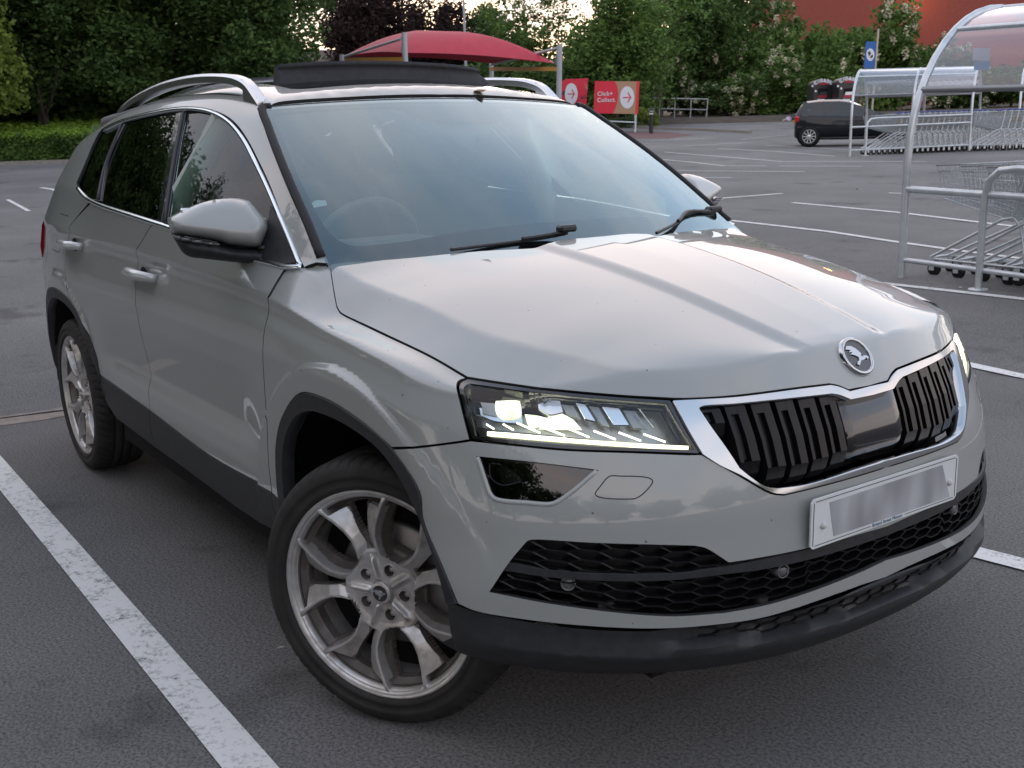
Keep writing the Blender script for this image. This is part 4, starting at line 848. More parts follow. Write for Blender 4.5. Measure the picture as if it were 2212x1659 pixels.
# projector unit: bright frame, glass block and the lit reflector beside it
lampbits('projector_frame', [F(282, 305, 640, 318), F(640, 318, 650, 520), F(650, 520, 430, 500, 310, 455), F(310, 455, 282, 305)], .040, m_refl, heads, .03)
lampbits('projector', [F(318, 330, 440, 332), F(440, 332, 446, 470), F(446, 470, 330, 445), F(330, 445, 318, 330)], .034, m_deep, heads, .02)
lampbits('projector_lens', [F(452, 322, 600, 330, 636, 345), F(636, 345, 640, 420, 618, 470, 560, 488), F(560, 488, 480, 480, 450, 455), F(450, 455, 440, 400, 452, 322)], .024, m_hot, heads, .03, .012)
lampbits('lit_reflector', [F(668, 440, 760, 448, 850, 470), F(850, 470, 800, 520, 730, 560), F(730, 560, 700, 540, 668, 440)], .045, m_hot, heads, .01, .015)
m_glow = mat('lit_reflector_side', (.75, .8, .7), .25, .6, emit=(1, 1, .75), es=.22)
lampbits('lit_reflector', [F(860, 440, 960, 420, 1060, 470), F(1060, 470, 1130, 560), F(1130, 560, 940, 560, 780, 560), F(780, 560, 860, 440)], .055, m_glow, heads, .01, .02)
lampbits('main_beam_unit', [F(770, 300, 950, 325), F(950, 325, 975, 420), F(975, 420, 860, 440, 780, 395), F(780, 395, 770, 300)], .042, m_refl, heads, .04)
lampbits('reflector_blade', [F(1080, 350, 1150, 365), F(1150, 365, 1230, 500), F(1230, 500, 1150, 480), F(1150, 480, 1080, 350)], .035, m_refl, heads, .02)
lampbits('reflector_blade', [F(1180, 362, 1260, 375), F(1260, 375, 1350, 540), F(1350, 540, 1290, 530), F(1290, 530, 1180, 362)], .045, m_deep, heads, .02)
lampbits('reflector_blade', [F(1290, 378, 1420, 392), F(1420, 392, 1500, 530), F(1500, 530, 1380, 530), F(1380, 530, 1290, 378)], .038, m_refl, heads, .02)
lampbits('reflector_blade', [F(1460, 395, 1560, 405), F(1560, 405, 1660, 560), F(1660, 560, 1540, 545), F(1540, 545, 1460, 395)], .048, m_deep, heads, .02)
lampbits('reflector_blade', [F(960, 345, 1060, 358), F(1060, 358, 1120, 470), F(1120, 470, 1010, 430), F(1010, 430, 960, 345)], .050, m_deep, heads, .02)
strip('reflector_edge', F(1560, 405, 1630, 500, 1680, 565), 'L', .003, .002, m_refl, heads, off=-.02)
strip('daytime_light', F(390, 622, 600, 640, 1000, 672, 1500, 708, 1935, 730), 'L', .0082, .004, m_led2, heads, off=-.010)
strip('daytime_light', F(392, 618, 600, 634, 800, 652, 1000, 668), 'L', .0070, .005, m_led, heads, off=-.008)
for a in ((378, 545, 438, 582), (508, 543, 590, 590), (615, 533, 795, 612), (780, 555, 985, 632), (855, 512, 1175, 645), (1210, 595, 1380, 662), (1405, 608, 1575, 672), (1595, 620, 1765, 680)):
    strip('light_guide', F(*a), 'L', .0032, .002, m_led, heads, off=-.014)
fogs = panel('fog_lamp', fog, 'L', BUMP_D, m_gloss, car, step=.02, gap=-.002, off=-.022, flange=-.0)
strip('fog_rim', F(316, 803, 380, 1000, 412, 1085, 455, 1125, 700, 1153, 880, 1162, 940, 1138, 1060, 1052, 1228, 906), 'L', .010, .004, m_paint, fogs, off=-.002)
panel('fog_lens', [F(335, 815, 700, 850, 1195, 908), F(1195, 908, 1050, 1040, 930, 1120, 870, 1145), F(870, 1145, 700, 1138, 470, 1108), F(470, 1108, 428, 1075, 398, 1000, 335, 815)], 'L', BUMP_D, mixmat('fog_glass', (.25, .25, .27), 1.6, .01, 1.5), fogs, step=.03, gap=0, off=-.008, flange=0)
strip('fog_bezel', F(402, 850, 410, 960, 500, 1018, 560, 1012, 650, 990), 'L', .006, .004, m_refl, fogs, off=-.014); strip('fog_bezel', F(402, 850, 500, 858), 'L', .005, .003, m_refl, fogs, off=-.014)
lampbits('fog_reflector', [F(470, 890, 520, 870, 600, 920), F(600, 920, 650, 985, 500, 995), F(500, 995, 470, 890)], .014, m_refl, fogs, .004, .015)
# parking sensors in the lower grille
m_sens = mat('sensor_ring', (.10, .10, .105), .35)
for px in (H(828, 518)[0], I(350, 852)[0]):
    p = on([px], 'L')[0]; n_ = normal(fL, np.array([p]))[0]
    for s in (1, -1):
        k = np.array([1, s, 1.]); q = (Vector(n_*k)).to_track_quat('Z', 'Y').to_matrix(); mb = MB(); mb.lathe([(0, .0), (.010, .0), (.0115, -.003), (.013, .001), (.015, .001), (.017, -.02)], 20, (p-n_*.010)*k, np.array(q)); mb.build('parking_sensor', m_sens, intake)
# ------------------------------------------------------------------ badge
m_badge = mat('badge_black', (.025, .022, .025), .25, 0, .5)
EMB = [[(-.78, .52), (-.55, .70), (-.20, .66), (.10, .45), (.30, .16), (.42, -.04), (.66, -.10), (.84, -.22), (.62, -.34), (.60, -.20), (.40, -.30), (.05, -.34), (-.12, -.46), (-.28, -.60), (-.44, -.50), (-.30, -.36), (-.10, -.30), (-.02, -.10), (-.22, .04), (-.50, .16), (-.66, .12), (-.30, .28), (-.62, .30), (-.38, .42)]]
def disc_logo(parent, centre, nrm, up, r, ring=True, m1=m_chrome, rot=0):
    nrm = np.array(nrm, float); nrm /= np.linalg.norm(nrm); u = np.array(up, float); u -= nrm*(u@nrm); u /= np.linalg.norm(u); x = np.cross(u, nrm); R_ = np.stack([x, u, nrm], 1)
    c, s = math.cos(rot), math.sin(rot); R_ = R_@np.array([[c, -s, 0], [s, c, 0], [0, 0, 1]])
    mb = MB(); mb.lathe([(0, .002), (r*.80, .002)], 40, centre, R_); b = mb.build('badge_field', m_badge, parent)
    if ring: mb = MB(); mb.lathe([(r*.78, .000), (r*.80, .0045), (r*.88, .0062), (r*.96, .0045), (r, -.006)], 48, centre, R_); mb.build('badge_ring', m1, parent)
    for pl in EMB:
        mb = MB(); mb.prism([(a*r*.80, b_*r*.80) for a, b_ in pl], .0022, .0048, R_, centre); mb.build('badge_emblem', m1, parent)
    mb = MB(); mb.lathe([(0, .0), (r*.07, .0)], 12, np.array(centre)+R_@np.array([r*.28, -r*.02, .0052]), R_, smooth=False); mb.build('badge_dot', m_badge, parent)
bc = on(Q(1845.3, 772.3), 'L')[0]; bc[1] = 0; bn = normal(fL, np.array([bc+[0, .0, 0]]))[0]; bn = normal(fL, np.array([bc+[-.012, 0, .012], bc+[.012, 0, -.012]])).mean(0); bn[1] = 0
badge = bpy.data.objects.new('badge', None); S.collection.objects.link(badge); badge.parent = car
disc_logo(badge, bc+bn/np.linalg.norm(bn)*.004, bn, (0, 0, 1), .048)
# ------------------------------------------------------------------ number plate (its characters are blurred out in the photo)
pt, pb = np.array([.872, 0, .642]), np.array([.872, 0, .533]); 
m_plate = mat('plate_white', (.62, .64, .64), .35, 0, .4); nb_, lb_, b_ = nodes(m_plate)
tcn = nb_.new('ShaderNodeTexCoord'); spn = nb_.new('ShaderNodeSeparateXYZ'); lb_.new(tcn.outputs['Object'], spn.inputs[0])
mb = MB(); mb.prism([(math.copysign(.26-.008+.008*math.cos(q), math.cos(q+.001)) if 0 else x, z) for x, z in [(-.252, -.0545), (.252, -.0545), (.26, -.047), (.26, .047), (.252, .0545), (-.252, .0545), (-.26, .047), (-.26, -.047)]], 0, .004)
plate = mb.build('number_plate', m_plate, car)
xh = np.array([0, 1., 0]); plate.matrix_world = Matrix([[0, 0, 1, .862], [1, 0, 0, 0], [0, 1, 0, .5895], [0, 0, 0, 1]])
m_line = mat('plate_print', (.03, .04, .05), .5); 
def plane_part(name, polys, h, m, parent, th=.0004):
    mb = MB(); [mb.prism(p, h, h+th) for p in polys]; return mb.build(name, m, parent)
def rect(a, b, c, d): return [(a, b), (c, b), (c, d), (a, d)]
plane_part('plate_border', [rect(-.2535, -.047, -.2515, .047), rect(.2515, -.047, .2535, .047), rect(-.247, .0475, .247, .0492), rect(-.247, -.0490, -.058, -.0475), rect(.062, -.0490, .247, -.0475)], .0042, m_line, plate)
m_blur = mat('plate_blurred_print', (.3, .3, .3), .4); s_ = noise(m_blur, 1, 1, .3, vec=(16, 7, 1)); nb2, lb2, b2 = nodes(m_blur); lb2.new(ramp(m_blur, s_, [(.30, (.22, .225, .235)), (.70, (.40, .41, .43))]), b2.inputs['Base Color'])
plane_part('plate_print_area', [[(-.186, -.041), (.234, -.0445), (.196, .041), (-.204, .0385)]], .0042, m_blur, plate)
for x in (-.222, .228):
    mb = MB(); mb.lathe([(0, .007), (.005, .0065), (.0075, .003), (.008, .0)], 14, (x, -.008, .0042)); mb.build('plate_screw', mat('screw_white', (.5, .5, .48), .5), plate)
def text_obj(name, body, size, m, parent, M4, depth=.0003, align='CENTER', spacing=1.0, bold=0):
    c = bpy.data.curves.new(name, 'FONT'); c.body = body; c.size = size; c.align_x = align; c.align_y = 'CENTER'; c.extrude = depth; c.space_character = spacing; c.offset = bold
    t = bpy.data.objects.new(name, c); S.collection.objects.link(t); dg = bpy.context.evaluated_depsgraph_get(); me = bpy.data.meshes.new_from_object(t.evaluated_get(dg)); bpy.data.objects.remove(t)
    o = link(name, me, m, None); me.materials.clear(); me.materials.append(m); o.parent = parent; o.matrix_local = M4; return o
text_obj('plate_text', 'Bristol Street Motors', .0125, mat('plate_blue', (.05, .12, .2), .5), plate, Matrix.Translation((0, -.0482, .0044)))
# ------------------------------------------------------------------ wheels
RW = .2565
VRK = ([.0, .345, .36, .42, .52, .62, .75, .88, 1.0], [-.3, -.08, .105, .160, .218, .238, .235, .220, .200]); WGK = ([0, .40, .44, .50, .70, .86, .89], [-.2, -.03, .006, .026, .070, .100, .100])
def spoke_mesh():
    nr, nt = 110, 1080; r = np.linspace(.10, .985, nr); th = np.linspace(0, 2*np.pi, nt, endpoint=False); Rr, Tt = np.meshgrid(r, th, indexing='ij')
    ph = (np.degrees(Tt)+36) % 72-36; u = Rr*np.cos(np.radians(ph)); v = np.abs(Rr*np.sin(np.radians(ph)))
    vr = np.interp(u, [.0, .345, .36, .42, .52, .62, .75, .88, 1.0], [-.3, -.08, .105, .160, .218, .238, .235, .220, .200])     # the raised ridge round each petal
    g = Rr*np.sin(np.radians(36-np.abs(ph))); wg = np.interp(Rr, [0, .40, .44, .50, .70, .86, .89], [-.2, -.03, .006, .026, .070, .100, .100])
    s = vr-v; tilt = -.016*(1-np.clip((Rr-.3)/.65, 0, 1))      # face falls gently towards the hub
    cw = .012; h = tilt+.0
    h = np.where(s > cw, tilt-.045*np.clip((s-cw)/.040, 0, 1), h)
    h = np.where(s < -cw, tilt-.030*np.clip((-s-cw)/.16, 0, 1), h)
    def HF(X, Y):
        R0 = np.hypot(X, Y); p0 = (np.degrees(np.arctan2(Y, X))+36) % 72-36; u0 = R0*np.cos(np.radians(p0)); v0 = np.abs(R0*np.sin(np.radians(p0)))
        s0 = np.interp(u0, *VRK)-v0; g0 = R0*np.sin(np.radians(36-np.abs(p0))); w0 = np.interp(R0, *WGK)
        return np.maximum(np.minimum(np.minimum(s0-.056, u0-.40), .885-R0), np.minimum(np.minimum(w0-g0, R0-.41), .885-R0))
    X0, Y0 = Rr*np.cos(Tt), Rr*np.sin(Tt); hole = HF(X0, Y0) > 0
    # hub: nut pockets on the petal axes, star ribs towards the gaps
    hub = -.029+.014*np.exp(-(g/.030)**2)*np.clip((Rr-.1)/.05, 0, 1); dl = np.hypot(u-.232, v); hub = np.where(dl < .066, hub+.003, hub); hub = np.where(dl < .052, -.060, hub)
    h = np.where((Rr < .46) & (s <= cw), np.maximum(h, tilt-.008-.022*np.clip((Rr-.40)/.06, 0, 1)), h); bl = np.clip((.39-Rr)/.08, 0, 1); bl = bl*bl*(3-2*bl); h = h*(1-bl)+hub*bl
    onr = np.clip((.034-np.abs(s))/.012, 0, 1); barrel = -.050+.044*np.clip((Rr-.87)/.095, 0, 1)
    far = np.clip((Rr-.865)/.02, 0, 1)*(1-onr); h = h*(1-far)+barrel*far
    lt = np.clip((Rr-.92)/.06, 0, 1); h = h*(1-lt)+(-.003)*lt
    nb = ~hole; roll = np.roll; near = hole & (roll(nb, 1, 1) | roll(nb, -1, 1) | np.vstack([nb[1:], nb[-1:]]) | np.vstack([nb[:1], nb[:-1]]))
    ho = hole; rim_ = nb & (roll(ho, 1, 1) | roll(ho, -1, 1) | np.vstack([ho[1:], ho[-1:]]) | np.vstack([ho[:1], ho[:-1]])); sn = near | rim_
    for _ in range(3):                                  # snap the edge rows onto the true opening outline so the walls run clean
        e = 1e-4; q = HF(X0, Y0); gx = (HF(X0+e, Y0)-HF(X0-e, Y0))/(2*e); gy = (HF(X0, Y0+e)-HF(X0, Y0-e))/(2*e); n2 = gx**2+gy**2+1e-9; k = np.clip(q/n2, -.02, .02); X0 = np.where(sn, X0-k*gx*.9, X0); Y0 = np.where(sn, Y0-k*gy*.9, Y0)
    V_ = np.stack([X0*RW, Y0*RW, np.where(hole, np.minimum(h, -.03)-.022, h)], -1); keep = nb | near
    idx = np.arange(nr*nt).reshape(nr, nt); a, b, c, d = idx[:-1], idx[1:], np.roll(idx, -1, 1)[1:], np.roll(idx, -1, 1)[:-1]; kk = keep.reshape(-1); ok = kk[a] & kk[b] & kk[c] & kk[d]
    F_ = np.stack([a[ok], b[ok], c[ok], d[ok]], 1); used = np.unique(F_); mp = -np.ones(nr*nt, int); mp[used] = range(len(used)); return V_.reshape(-1, 3)[used], mp[F_]
m_alloy = mat('alloy_silver', (.5, .5, .5), .30, .6); n_, l_, b_ = nodes(m_alloy)
s1 = noise(m_alloy, 7, 4, .5); s2 = noise(m_alloy, 40, 2, .5); mx = n_.new('ShaderNodeMath'); mx.operation = 'MULTIPLY'; l_.new(s1, mx.inputs[0]); l_.new(s2, mx.inputs[1])
l_.new(ramp(m_alloy, mx.outputs[0], [(.16, (.52, .52, .51)), (.32, (.42, .40, .38)), (.46, (.27, .23, .20))]), b_.inputs['Base Color']); l_.new(ramp(m_alloy, mx.outputs[0], [(.2, (.30,)*3), (.42, (.5,)*3)]), b_.inputs['Roughness'])
m_tyre = noisy('tyre_rubber', (.014, .0135, .013), (.030, .028, .026), 9, .66, .15, .001, spec=.3)
m_brake = mat('brake_disc', (.25, .24, .23), .35, .8)
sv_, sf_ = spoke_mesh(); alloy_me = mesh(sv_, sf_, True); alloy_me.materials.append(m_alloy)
m_dust_shade = noisy('dusty_shaded_alloy', (.20, .18, .165), (.10, .085, .075), 18, .55, metal=.35); alloy_me.materials.append(m_dust_shade)  # brake dust and the shade of the recesses put into one darker colour
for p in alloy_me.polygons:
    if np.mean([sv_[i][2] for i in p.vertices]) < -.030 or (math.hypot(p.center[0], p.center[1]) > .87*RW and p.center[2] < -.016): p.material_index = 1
alloy_me.set_sharp_from_angle(angle=math.radians(32))
nt = 600; prof = [(.236, -.02), (.258, -.012), (.2610, -.004), (.2630, .002), (.268, .0095), (.276, .0122), (.277, .0108), (.285, .0118), (.292, .0116), (.293, .0132), (.300, .0125), (.312, .009), (.322, .002), (.329, -.007), (.3335, -.017), (.336, -.028), (.3372, -.040), (.3374, -.052), (.3374, -.0535), (.331, -.055), (.331, -.061), (.3376, -.0625), (.3378, -.088), (.3378, -.0895), (.331, -.091), (.331, -.099), (.3378, -.1005), (.3378, -.126), (.331, -.1275), (.331, -.136), (.3374, -.1375), (.3370, -.155), (.334, -.178), (.327, -.195), (.300, -.209), (.262, -.203), (.236, -.200)]
vs = []; 
for k in range(nt):
    q = 2*math.pi*k/nt
    for (r_, z) in prof:
        ph_ = (q*60/(2*math.pi)+abs(z)*14) % 1
        if .320 < r_ < .3376 and (-.05 < z < .004 or z < -.139) and ph_ < .15: r_ -= .008*min(1, (r_-.318)/.008)
        vs.append((r_*math.cos(q), r_*math.sin(q), z))
m = len(prof); fs = [(k*m+i, ((k+1) % nt)*m+i, ((k+1) % nt)*m+i+1, k*m+i+1) for k in range(nt) for i in range(m-1)]
tyre_me = mesh(vs, [f[::-1] for f in fs], True); tyre_me.materials.append(m_tyre)
mb = MB(); mb.lathe([(.2425, -.024), (.2465, -.010), (.250, -.002), (.254, .001), (.259, .0045), (.2625, .003), (.264, -.006)], 128); mb.lathe([(.246, -.03), (.232, -.06), (.228, -.19), (.244, -.205)], 64); o = mb.build('rim', m_alloy, car); rim_me = o.data; bpy.data.objects.remove(o)
def wheel(c, n_, d_, spin, name='wheel'):
    R_ = Matrix((d_, (0, 0, 1), n_)).transposed().to_4x4(); w_ = bpy.data.objects.new(name, None); S.collection.objects.link(w_); w_.parent = car; w_.matrix_local = Matrix.Translation(c) @ R_ @ Matrix.Rotation(spin, 4, 'Z')
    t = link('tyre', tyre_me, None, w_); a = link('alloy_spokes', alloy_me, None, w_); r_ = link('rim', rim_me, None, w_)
    mb = MB(); mb.lathe([(0, -.085), (.150, -.085), (.156, -.088), (.156, -.108), (0, -.108)], 48); mb.build('brake_disc', m_brake, w_)
    mb = MB(); mb.prism([(.09, -.07), (.165, -.08), (.175, 0), (.165, .08), (.09, .07)], -.075, -.12); k_ = mb.build('brake_caliper', m_brake, w_); k_.matrix_local = Matrix.Rotation(-spin+math.radians(-20), 4, 'Z')
    mb = MB(); mb.lathe([(0, -.1), (.231, -.12)], 48); mb.build('wheel_back', m_dark, w_)
    mb = MB(); [mb.lathe([(0, -.038), (.0075, -.038), (.009, -.042), (.009, -.06)], 6, (.0595*math.cos(q), .0595*math.sin(q), 0)) for q in ()]; 
    for i in range(5):
        q = math.radians(72*i); mb = MB(); mb.lathe([(0, -.036), (.0075, -.036), (.009, -.040), (.009, -.06)], 8, (.0595*math.cos(q), .0595*math.sin(q), 0)); mb.build('wheel_nut', m_alloy, w_)
    cp_ = MB(); cp_.lathe([(0, -.012), (.022, -.0125), (.0265, -.014), (.0285, -.017), (.0285, -.03)], 32); cpo = cp_.build('centre_cap', m_alloy, w_)
    up = Matrix.Rotation(-spin, 3, 'Z') @ Vector((0, 1, 0))
    disc_logo(w_, np.array([0, 0, -.0142]), (0, 0, 1), tuple(up), .0255, False, m_satin, rot=.5)
    return w_
st = 0.50561823; n1 = Vector((math.sin(st), -math.cos(st), 0)); d1 = Vector((math.cos(st), math.sin(st), 0))
a0 = math.radians(90-20)
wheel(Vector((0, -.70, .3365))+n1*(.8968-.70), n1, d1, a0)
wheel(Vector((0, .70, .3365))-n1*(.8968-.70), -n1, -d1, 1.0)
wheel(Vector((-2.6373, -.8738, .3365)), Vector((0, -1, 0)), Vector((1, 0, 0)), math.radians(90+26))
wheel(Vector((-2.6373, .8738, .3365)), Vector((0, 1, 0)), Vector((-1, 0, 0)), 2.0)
# ------------------------------------------------------------------ ground
GS, G0 = .035, 6.0
def gz_at(x, y):
    s = (x-CAM[0])*math.cos(YAW)+(y-CAM[1])*math.sin(YAW); return GS*max(0, s-G0) if s < G0+200 else GS*200
def ground_hit(px):
    d = rays([px])[0]; t = 1.
    for _ in range(4000):
        p = CAM+d*t
        if p[2] <= gz_at(p[0], p[1]): break
        t += .05 if t < 60 else .3
    return p
m_asph = mat('asphalt', (.05, .05, .05), .85, spec=.3); n_, l_, b_ = nodes(m_asph)
v_ = n_.new('ShaderNodeTexVoronoi'); v_.inputs['Scale'].default_value = 90; tcc = n_.new('ShaderNodeTexCoord'); l_.new(tcc.outputs['Object'], v_.inputs['Vector'])
s2 = noise(m_asph, 110, 5, .8); s3 = noise(m_asph, .35, 4, .6)
c1 = ramp(m_asph, s2, [(.38, (.072, .071, .071)), (.58, (.225, .222, .218))]); c2 = ramp(m_asph, s3, [(.35, (.78, .78, .78)), (.65, (1.12, 1.1, 1.1))])
mx = n_.new('ShaderNodeMix'); mx.data_type = 'RGBA'; mx.blend_type = 'MULTIPLY'; mx.inputs['Factor'].default_value = 1; l_.new(c1, mx.inputs['A']); l_.new(c2, mx.inputs['B'])
s4 = ramp(m_asph, v_.outputs['Distance'], [(.0, (1, 1, 1)), (.10, (0, 0, 0))]); vc = n_.new('ShaderNodeSeparateColor'); l_.new(v_.outputs['Color'], vc.inputs[0]); gt = n_.new('ShaderNodeMath'); gt.operation = 'GREATER_THAN'; gt.inputs[1].default_value = .93; l_.new(vc.outputs[0], gt.inputs[0])
m5 = n_.new('ShaderNodeMath'); m5.operation = 'MULTIPLY'; l_.new(gt.outputs[0], m5.inputs[0]); bwn = n_.new('ShaderNodeRGBToBW'); l_.new(s4, bwn.inputs[0]); l_.new(bwn.outputs[0], m5.inputs[1])
mx2 = n_.new('ShaderNodeMix'); mx2.data_type = 'RGBA'; l_.new(m5.outputs[0], mx2.inputs['Factor']); l_.new(mx.outputs['Result'], mx2.inputs['A']); mx2.inputs['B'].default_value = (.30, .29, .28, 1); l_.new(mx2.outputs['Result'], b_.inputs['Base Color'])
s6 = noise(m_asph, 1.1, 5, .65); st6 = ramp(m_asph, s6, [(.32, (.50, .49, .48)), (.42, (1, 1, 1))]); mx6 = n_.new('ShaderNodeMix'); mx6.data_type = 'RGBA'; mx6.blend_type = 'MULTIPLY'; mx6.inputs['Factor'].default_value = .8; l_.new(mx2.outputs['Result'], mx6.inputs['A']); l_.new(st6, mx6.inputs['B'])
v7 = n_.new('ShaderNodeTexVoronoi'); v7.feature = 'DISTANCE_TO_EDGE'; v7.inputs['Scale'].default_value = .33; ns7 = n_.new('ShaderNodeTexNoise'); ns7.inputs['Scale'].default_value = 3; ad7 = n_.new('ShaderNodeVectorMath'); ad7.operation = 'MULTIPLY_ADD'; ad7.inputs[1].default_value = (.35, .35, .35); l_.new(tcc.outputs['Object'], ns7.inputs['Vector']); l_.new(ns7.outputs['Color'], ad7.inputs[0]); l_.new(tcc.outputs['Object'], ad7.inputs[2]); l_.new(ad7.outputs[0], v7.inputs['Vector'])
cr7 = ramp(m_asph, v7.outputs['Distance'], [(.0, (.45, .44, .43)), (.006, (1, 1, 1))]); mx7 = n_.new('ShaderNodeMix'); mx7.data_type = 'RGBA'; mx7.blend_type = 'MULTIPLY'; mx7.inputs['Factor'].default_value = .16; l_.new(mx6.outputs['Result'], mx7.inputs['A']); l_.new(cr7, mx7.inputs['B']); l_.new(mx7.outputs['Result'], b_.inputs['Base Color'])
bump(m_asph, s2, .9, .008)
fx, fy = math.cos(YAW), math.sin(YAW)
def gp(s, t): x = CAM[0]+fx*s-fy*t; y = CAM[1]+fy*s+fx*t; return (x, y, gz_at(x, y))
ss = [-60, -10, 0, 5, 5.5, 6, 6.5, 7, 8, 10, 14, 20, 30, 45, 60, 90, 130, 206, 400]; tt = [-300, -120, -60, -30, -12, -4, 0, 4, 12, 30, 60, 120, 300]
mb = MB(); mb.add([gp(s, t) for s in ss for t in tt], [(i*13+j, i*13+j+1, (i+1)*13+j+1, (i+1)*13+j) for i in range(len(ss)-1) for j in range(12)], True)
props(mb.build('asphalt_ground', m_asph), kind='structure')
# ------------------------------------------------------------------ painted lines, kerbs, surfaces
Z5 = Z((2600, 450), .2712); Z6 = Z((2350, 200), .15823); ZS = Z((1650, 200), .22604); ZV = Z((1150, 0), .27125); Z2 = Z((2500, 200), .20344)
m_white = mat('road_paint', (.55, .55, .53), .7, spec=.3); n_, l_, b_ = nodes(m_white)
w1 = noise(m_white, 9, 8, .75); w2 = noise(m_white, 60, 4, .7); mw = n_.new('ShaderNodeMath'); mw.operation = 'ADD'; l_.new(w1, mw.inputs[0]); l_.new(w2, mw.inputs[1])
l_.new(ramp(m_white, mw.outputs[0], [(.78, (.06, .06, .06)), (.88, (.44, .44, .43)), (1.0, (.66, .66, .64))]), b_.inputs['Base Color'])
m_white.node_tree.nodes['Color Ramp'].color_ramp.elements[0].position = .71; m_white.node_tree.nodes['Color Ramp'].color_ramp.elements[1].position = .86
def lift(p, h): return (p[0], p[1], p[2]+h)
def line_mark(px, wid=.10, name='painted_line', ext=None):
    P = [np.array(ground_hit(p)) for p in px]
    if ext: P = [P[0]+(P[0]-P[1])/np.linalg.norm(P[0]-P[1])*ext[0]]+P+[P[-1]+(P[-1]-P[-2])/np.linalg.norm(P[-1]-P[-2])*ext[1]]
    mb = MB(); vs = []
    for i, p in enumerate(P):
        a = P[max(i-1, 0)]; b = P[min(i+1, len(P)-1)]; t = b-a; t /= np.linalg.norm(t); n_ = np.array([-t[1], t[0], 0])*wid/2
        for q in (p+n_, p-n_): vs.append((q[0], q[1], gz_at(q[0], q[1])+.006))
    mb.add(vs, [(2*i, 2*i+1, 2*i+3, 2*i+2) for i in range(len(P)-1)]); return props(mb.build(name, m_white), kind='structure')
def line_xy(a, b, wid):
    a = np.array(a, float); b = np.array(b, float); t = (b-a)/np.linalg.norm(b-a); n_ = np.array([-t[1], t[0]])*wid/2; vs = []
    for k in np.linspace(0, 1, 12):
        for q in (a+(b-a)*k+n_, a+(b-a)*k-n_): vs.append((q[0], q[1], gz_at(*q)+.006))
    mb = MB(); mb.add(vs, [(2*i, 2*i+1, 2*i+3, 2*i+2) for i in range(11)]); props(mb.build('painted_line', m_white), kind='structure')
line_xy((-3.6, -1.196), (.6, -1.212), .105)
for q in (Q(2095, 793, 2212, 818), Q(2105, 1196, 2212, 1232), Z5(500, 1513, 1685, 1638)): line_mark(q, .10, ext=(1.6, 3.2))
for q, wd in (
              (Cc(540, 1262, 1100, 1325, 1490, 1385, 1870, 1437, 2212, 1480), .10), (Cc(890, 1159, 1500, 1217, 1955, 1270, 2212, 1300), .10), (Cc(1440, 1103, 1520, 1106), .09), (Cc(300, 1148, 640, 1122, 830, 1106), .10),
              (Cc(250, 1015, 545, 1015), .09), (Cc(200, 975, 500, 978, 960, 982), .09), (Cc(100, 908, 300, 925, 500, 948, 740, 948), .09), (Cc(160, 869, 500, 896, 830, 923), .09), (Cc(830, 923, 1650, 923), .08),
              (Cc(815, 949, 1290, 950), .08), (Cc(465, 849, 800, 866, 1130, 893), .09), (Cc(740, 831, 1220, 856), .08), (Cc(270, 833, 620, 816), .09), (Cc(80, 804, 390, 790), .09), (Cc(600, 797, 860, 770), .06),
              (A(270, 1240, 350, 1252, 440, 1282), .12), (A(50, 1320, 120, 1358, 190, 1396), .07), (A(430, 1196, 500, 1198), .07), (A(0, 1128, 60, 1125), .07)): line_mark(q, wd)
m_conc = noisy('kerb_concrete', (.17, .15, .13), (.28, .26, .23), 12, .85, .3, .003)
def kerb(px, name, wd=.14, h=.11, m=m_conc):
    P = [np.array(ground_hit(p)) for p in px]; mb = MB(); vs = []
    for i, p in enumerate(P):
        t = P[min(i+1, len(P)-1)]-P[max(i-1, 0)]; t /= np.linalg.norm(t); n_ = np.array([-t[1], t[0], 0])*wd/2
        for q, z in ((p-n_, -.02), (p-n_, h), (p+n_, h), (p+n_, -.02)): vs.append((q[0], q[1], gz_at(q[0], q[1])+z))
    mb.add(vs, [(4*i+j, 4*i+j+1, 4*i+j+5, 4*i+j+4) for i in range(len(P)-1) for j in range(3)]+[(0, 1, 2, 3), tuple(4*(len(P)-1)+j for j in range(4))]); return props(mb.build(name, m), kind='structure')
kerb(Q(-150, 360, 0, 357, 165, 352, 260, 350), 'kerb'); kerb(Cc(-60, 728, 120, 738, 400, 748, 650, 762), 'kerb'); kerb(Cc(-60, 728, -200, 716), 'kerb')
kerb(Q(-260, 950, -60, 918, 70, 902, 150, 890, 215, 880), 'drain_channel', .22, .004, noisy('setts', (.16, .13, .11), (.27, .23, .20), 14, .85)); 
props(strip_ := (lambda mb: (mb.add([lift(ground_hit(p), .009) for p in Q(-60, 914, 150, 886, 150, 889, -60, 917)], [(0, 1, 2, 3)]), mb.build('drain_gap', m_dark))[1])(MB()), kind='structure')
# pink surfacing near the signs
m_pink = noisy('pink_surface', (.14, .055, .055), (.10, .06, .06), 3, .9)
def patch(px, name, m, h=.004):
    mb = MB(); P = [lift(ground_hit(p), h) for p in px]; mb.add(P, [tuple(range(len(P)))]); return props(mb.build(name, m), kind='structure')
patch(Cc(-80, 760, 160, 752, 330, 770, 180, 792, -80, 790), 'red_surfacing', m_pink)
m_pave = noisy('pavement_grey', (.10, .10, .10), (.14, .135, .13), 5, .9)
# fallen leaves and litter near the car
m_leaf0 = noisy('pale_leaf', (.42, .36, .28), (.30, .25, .18), 60, .8)
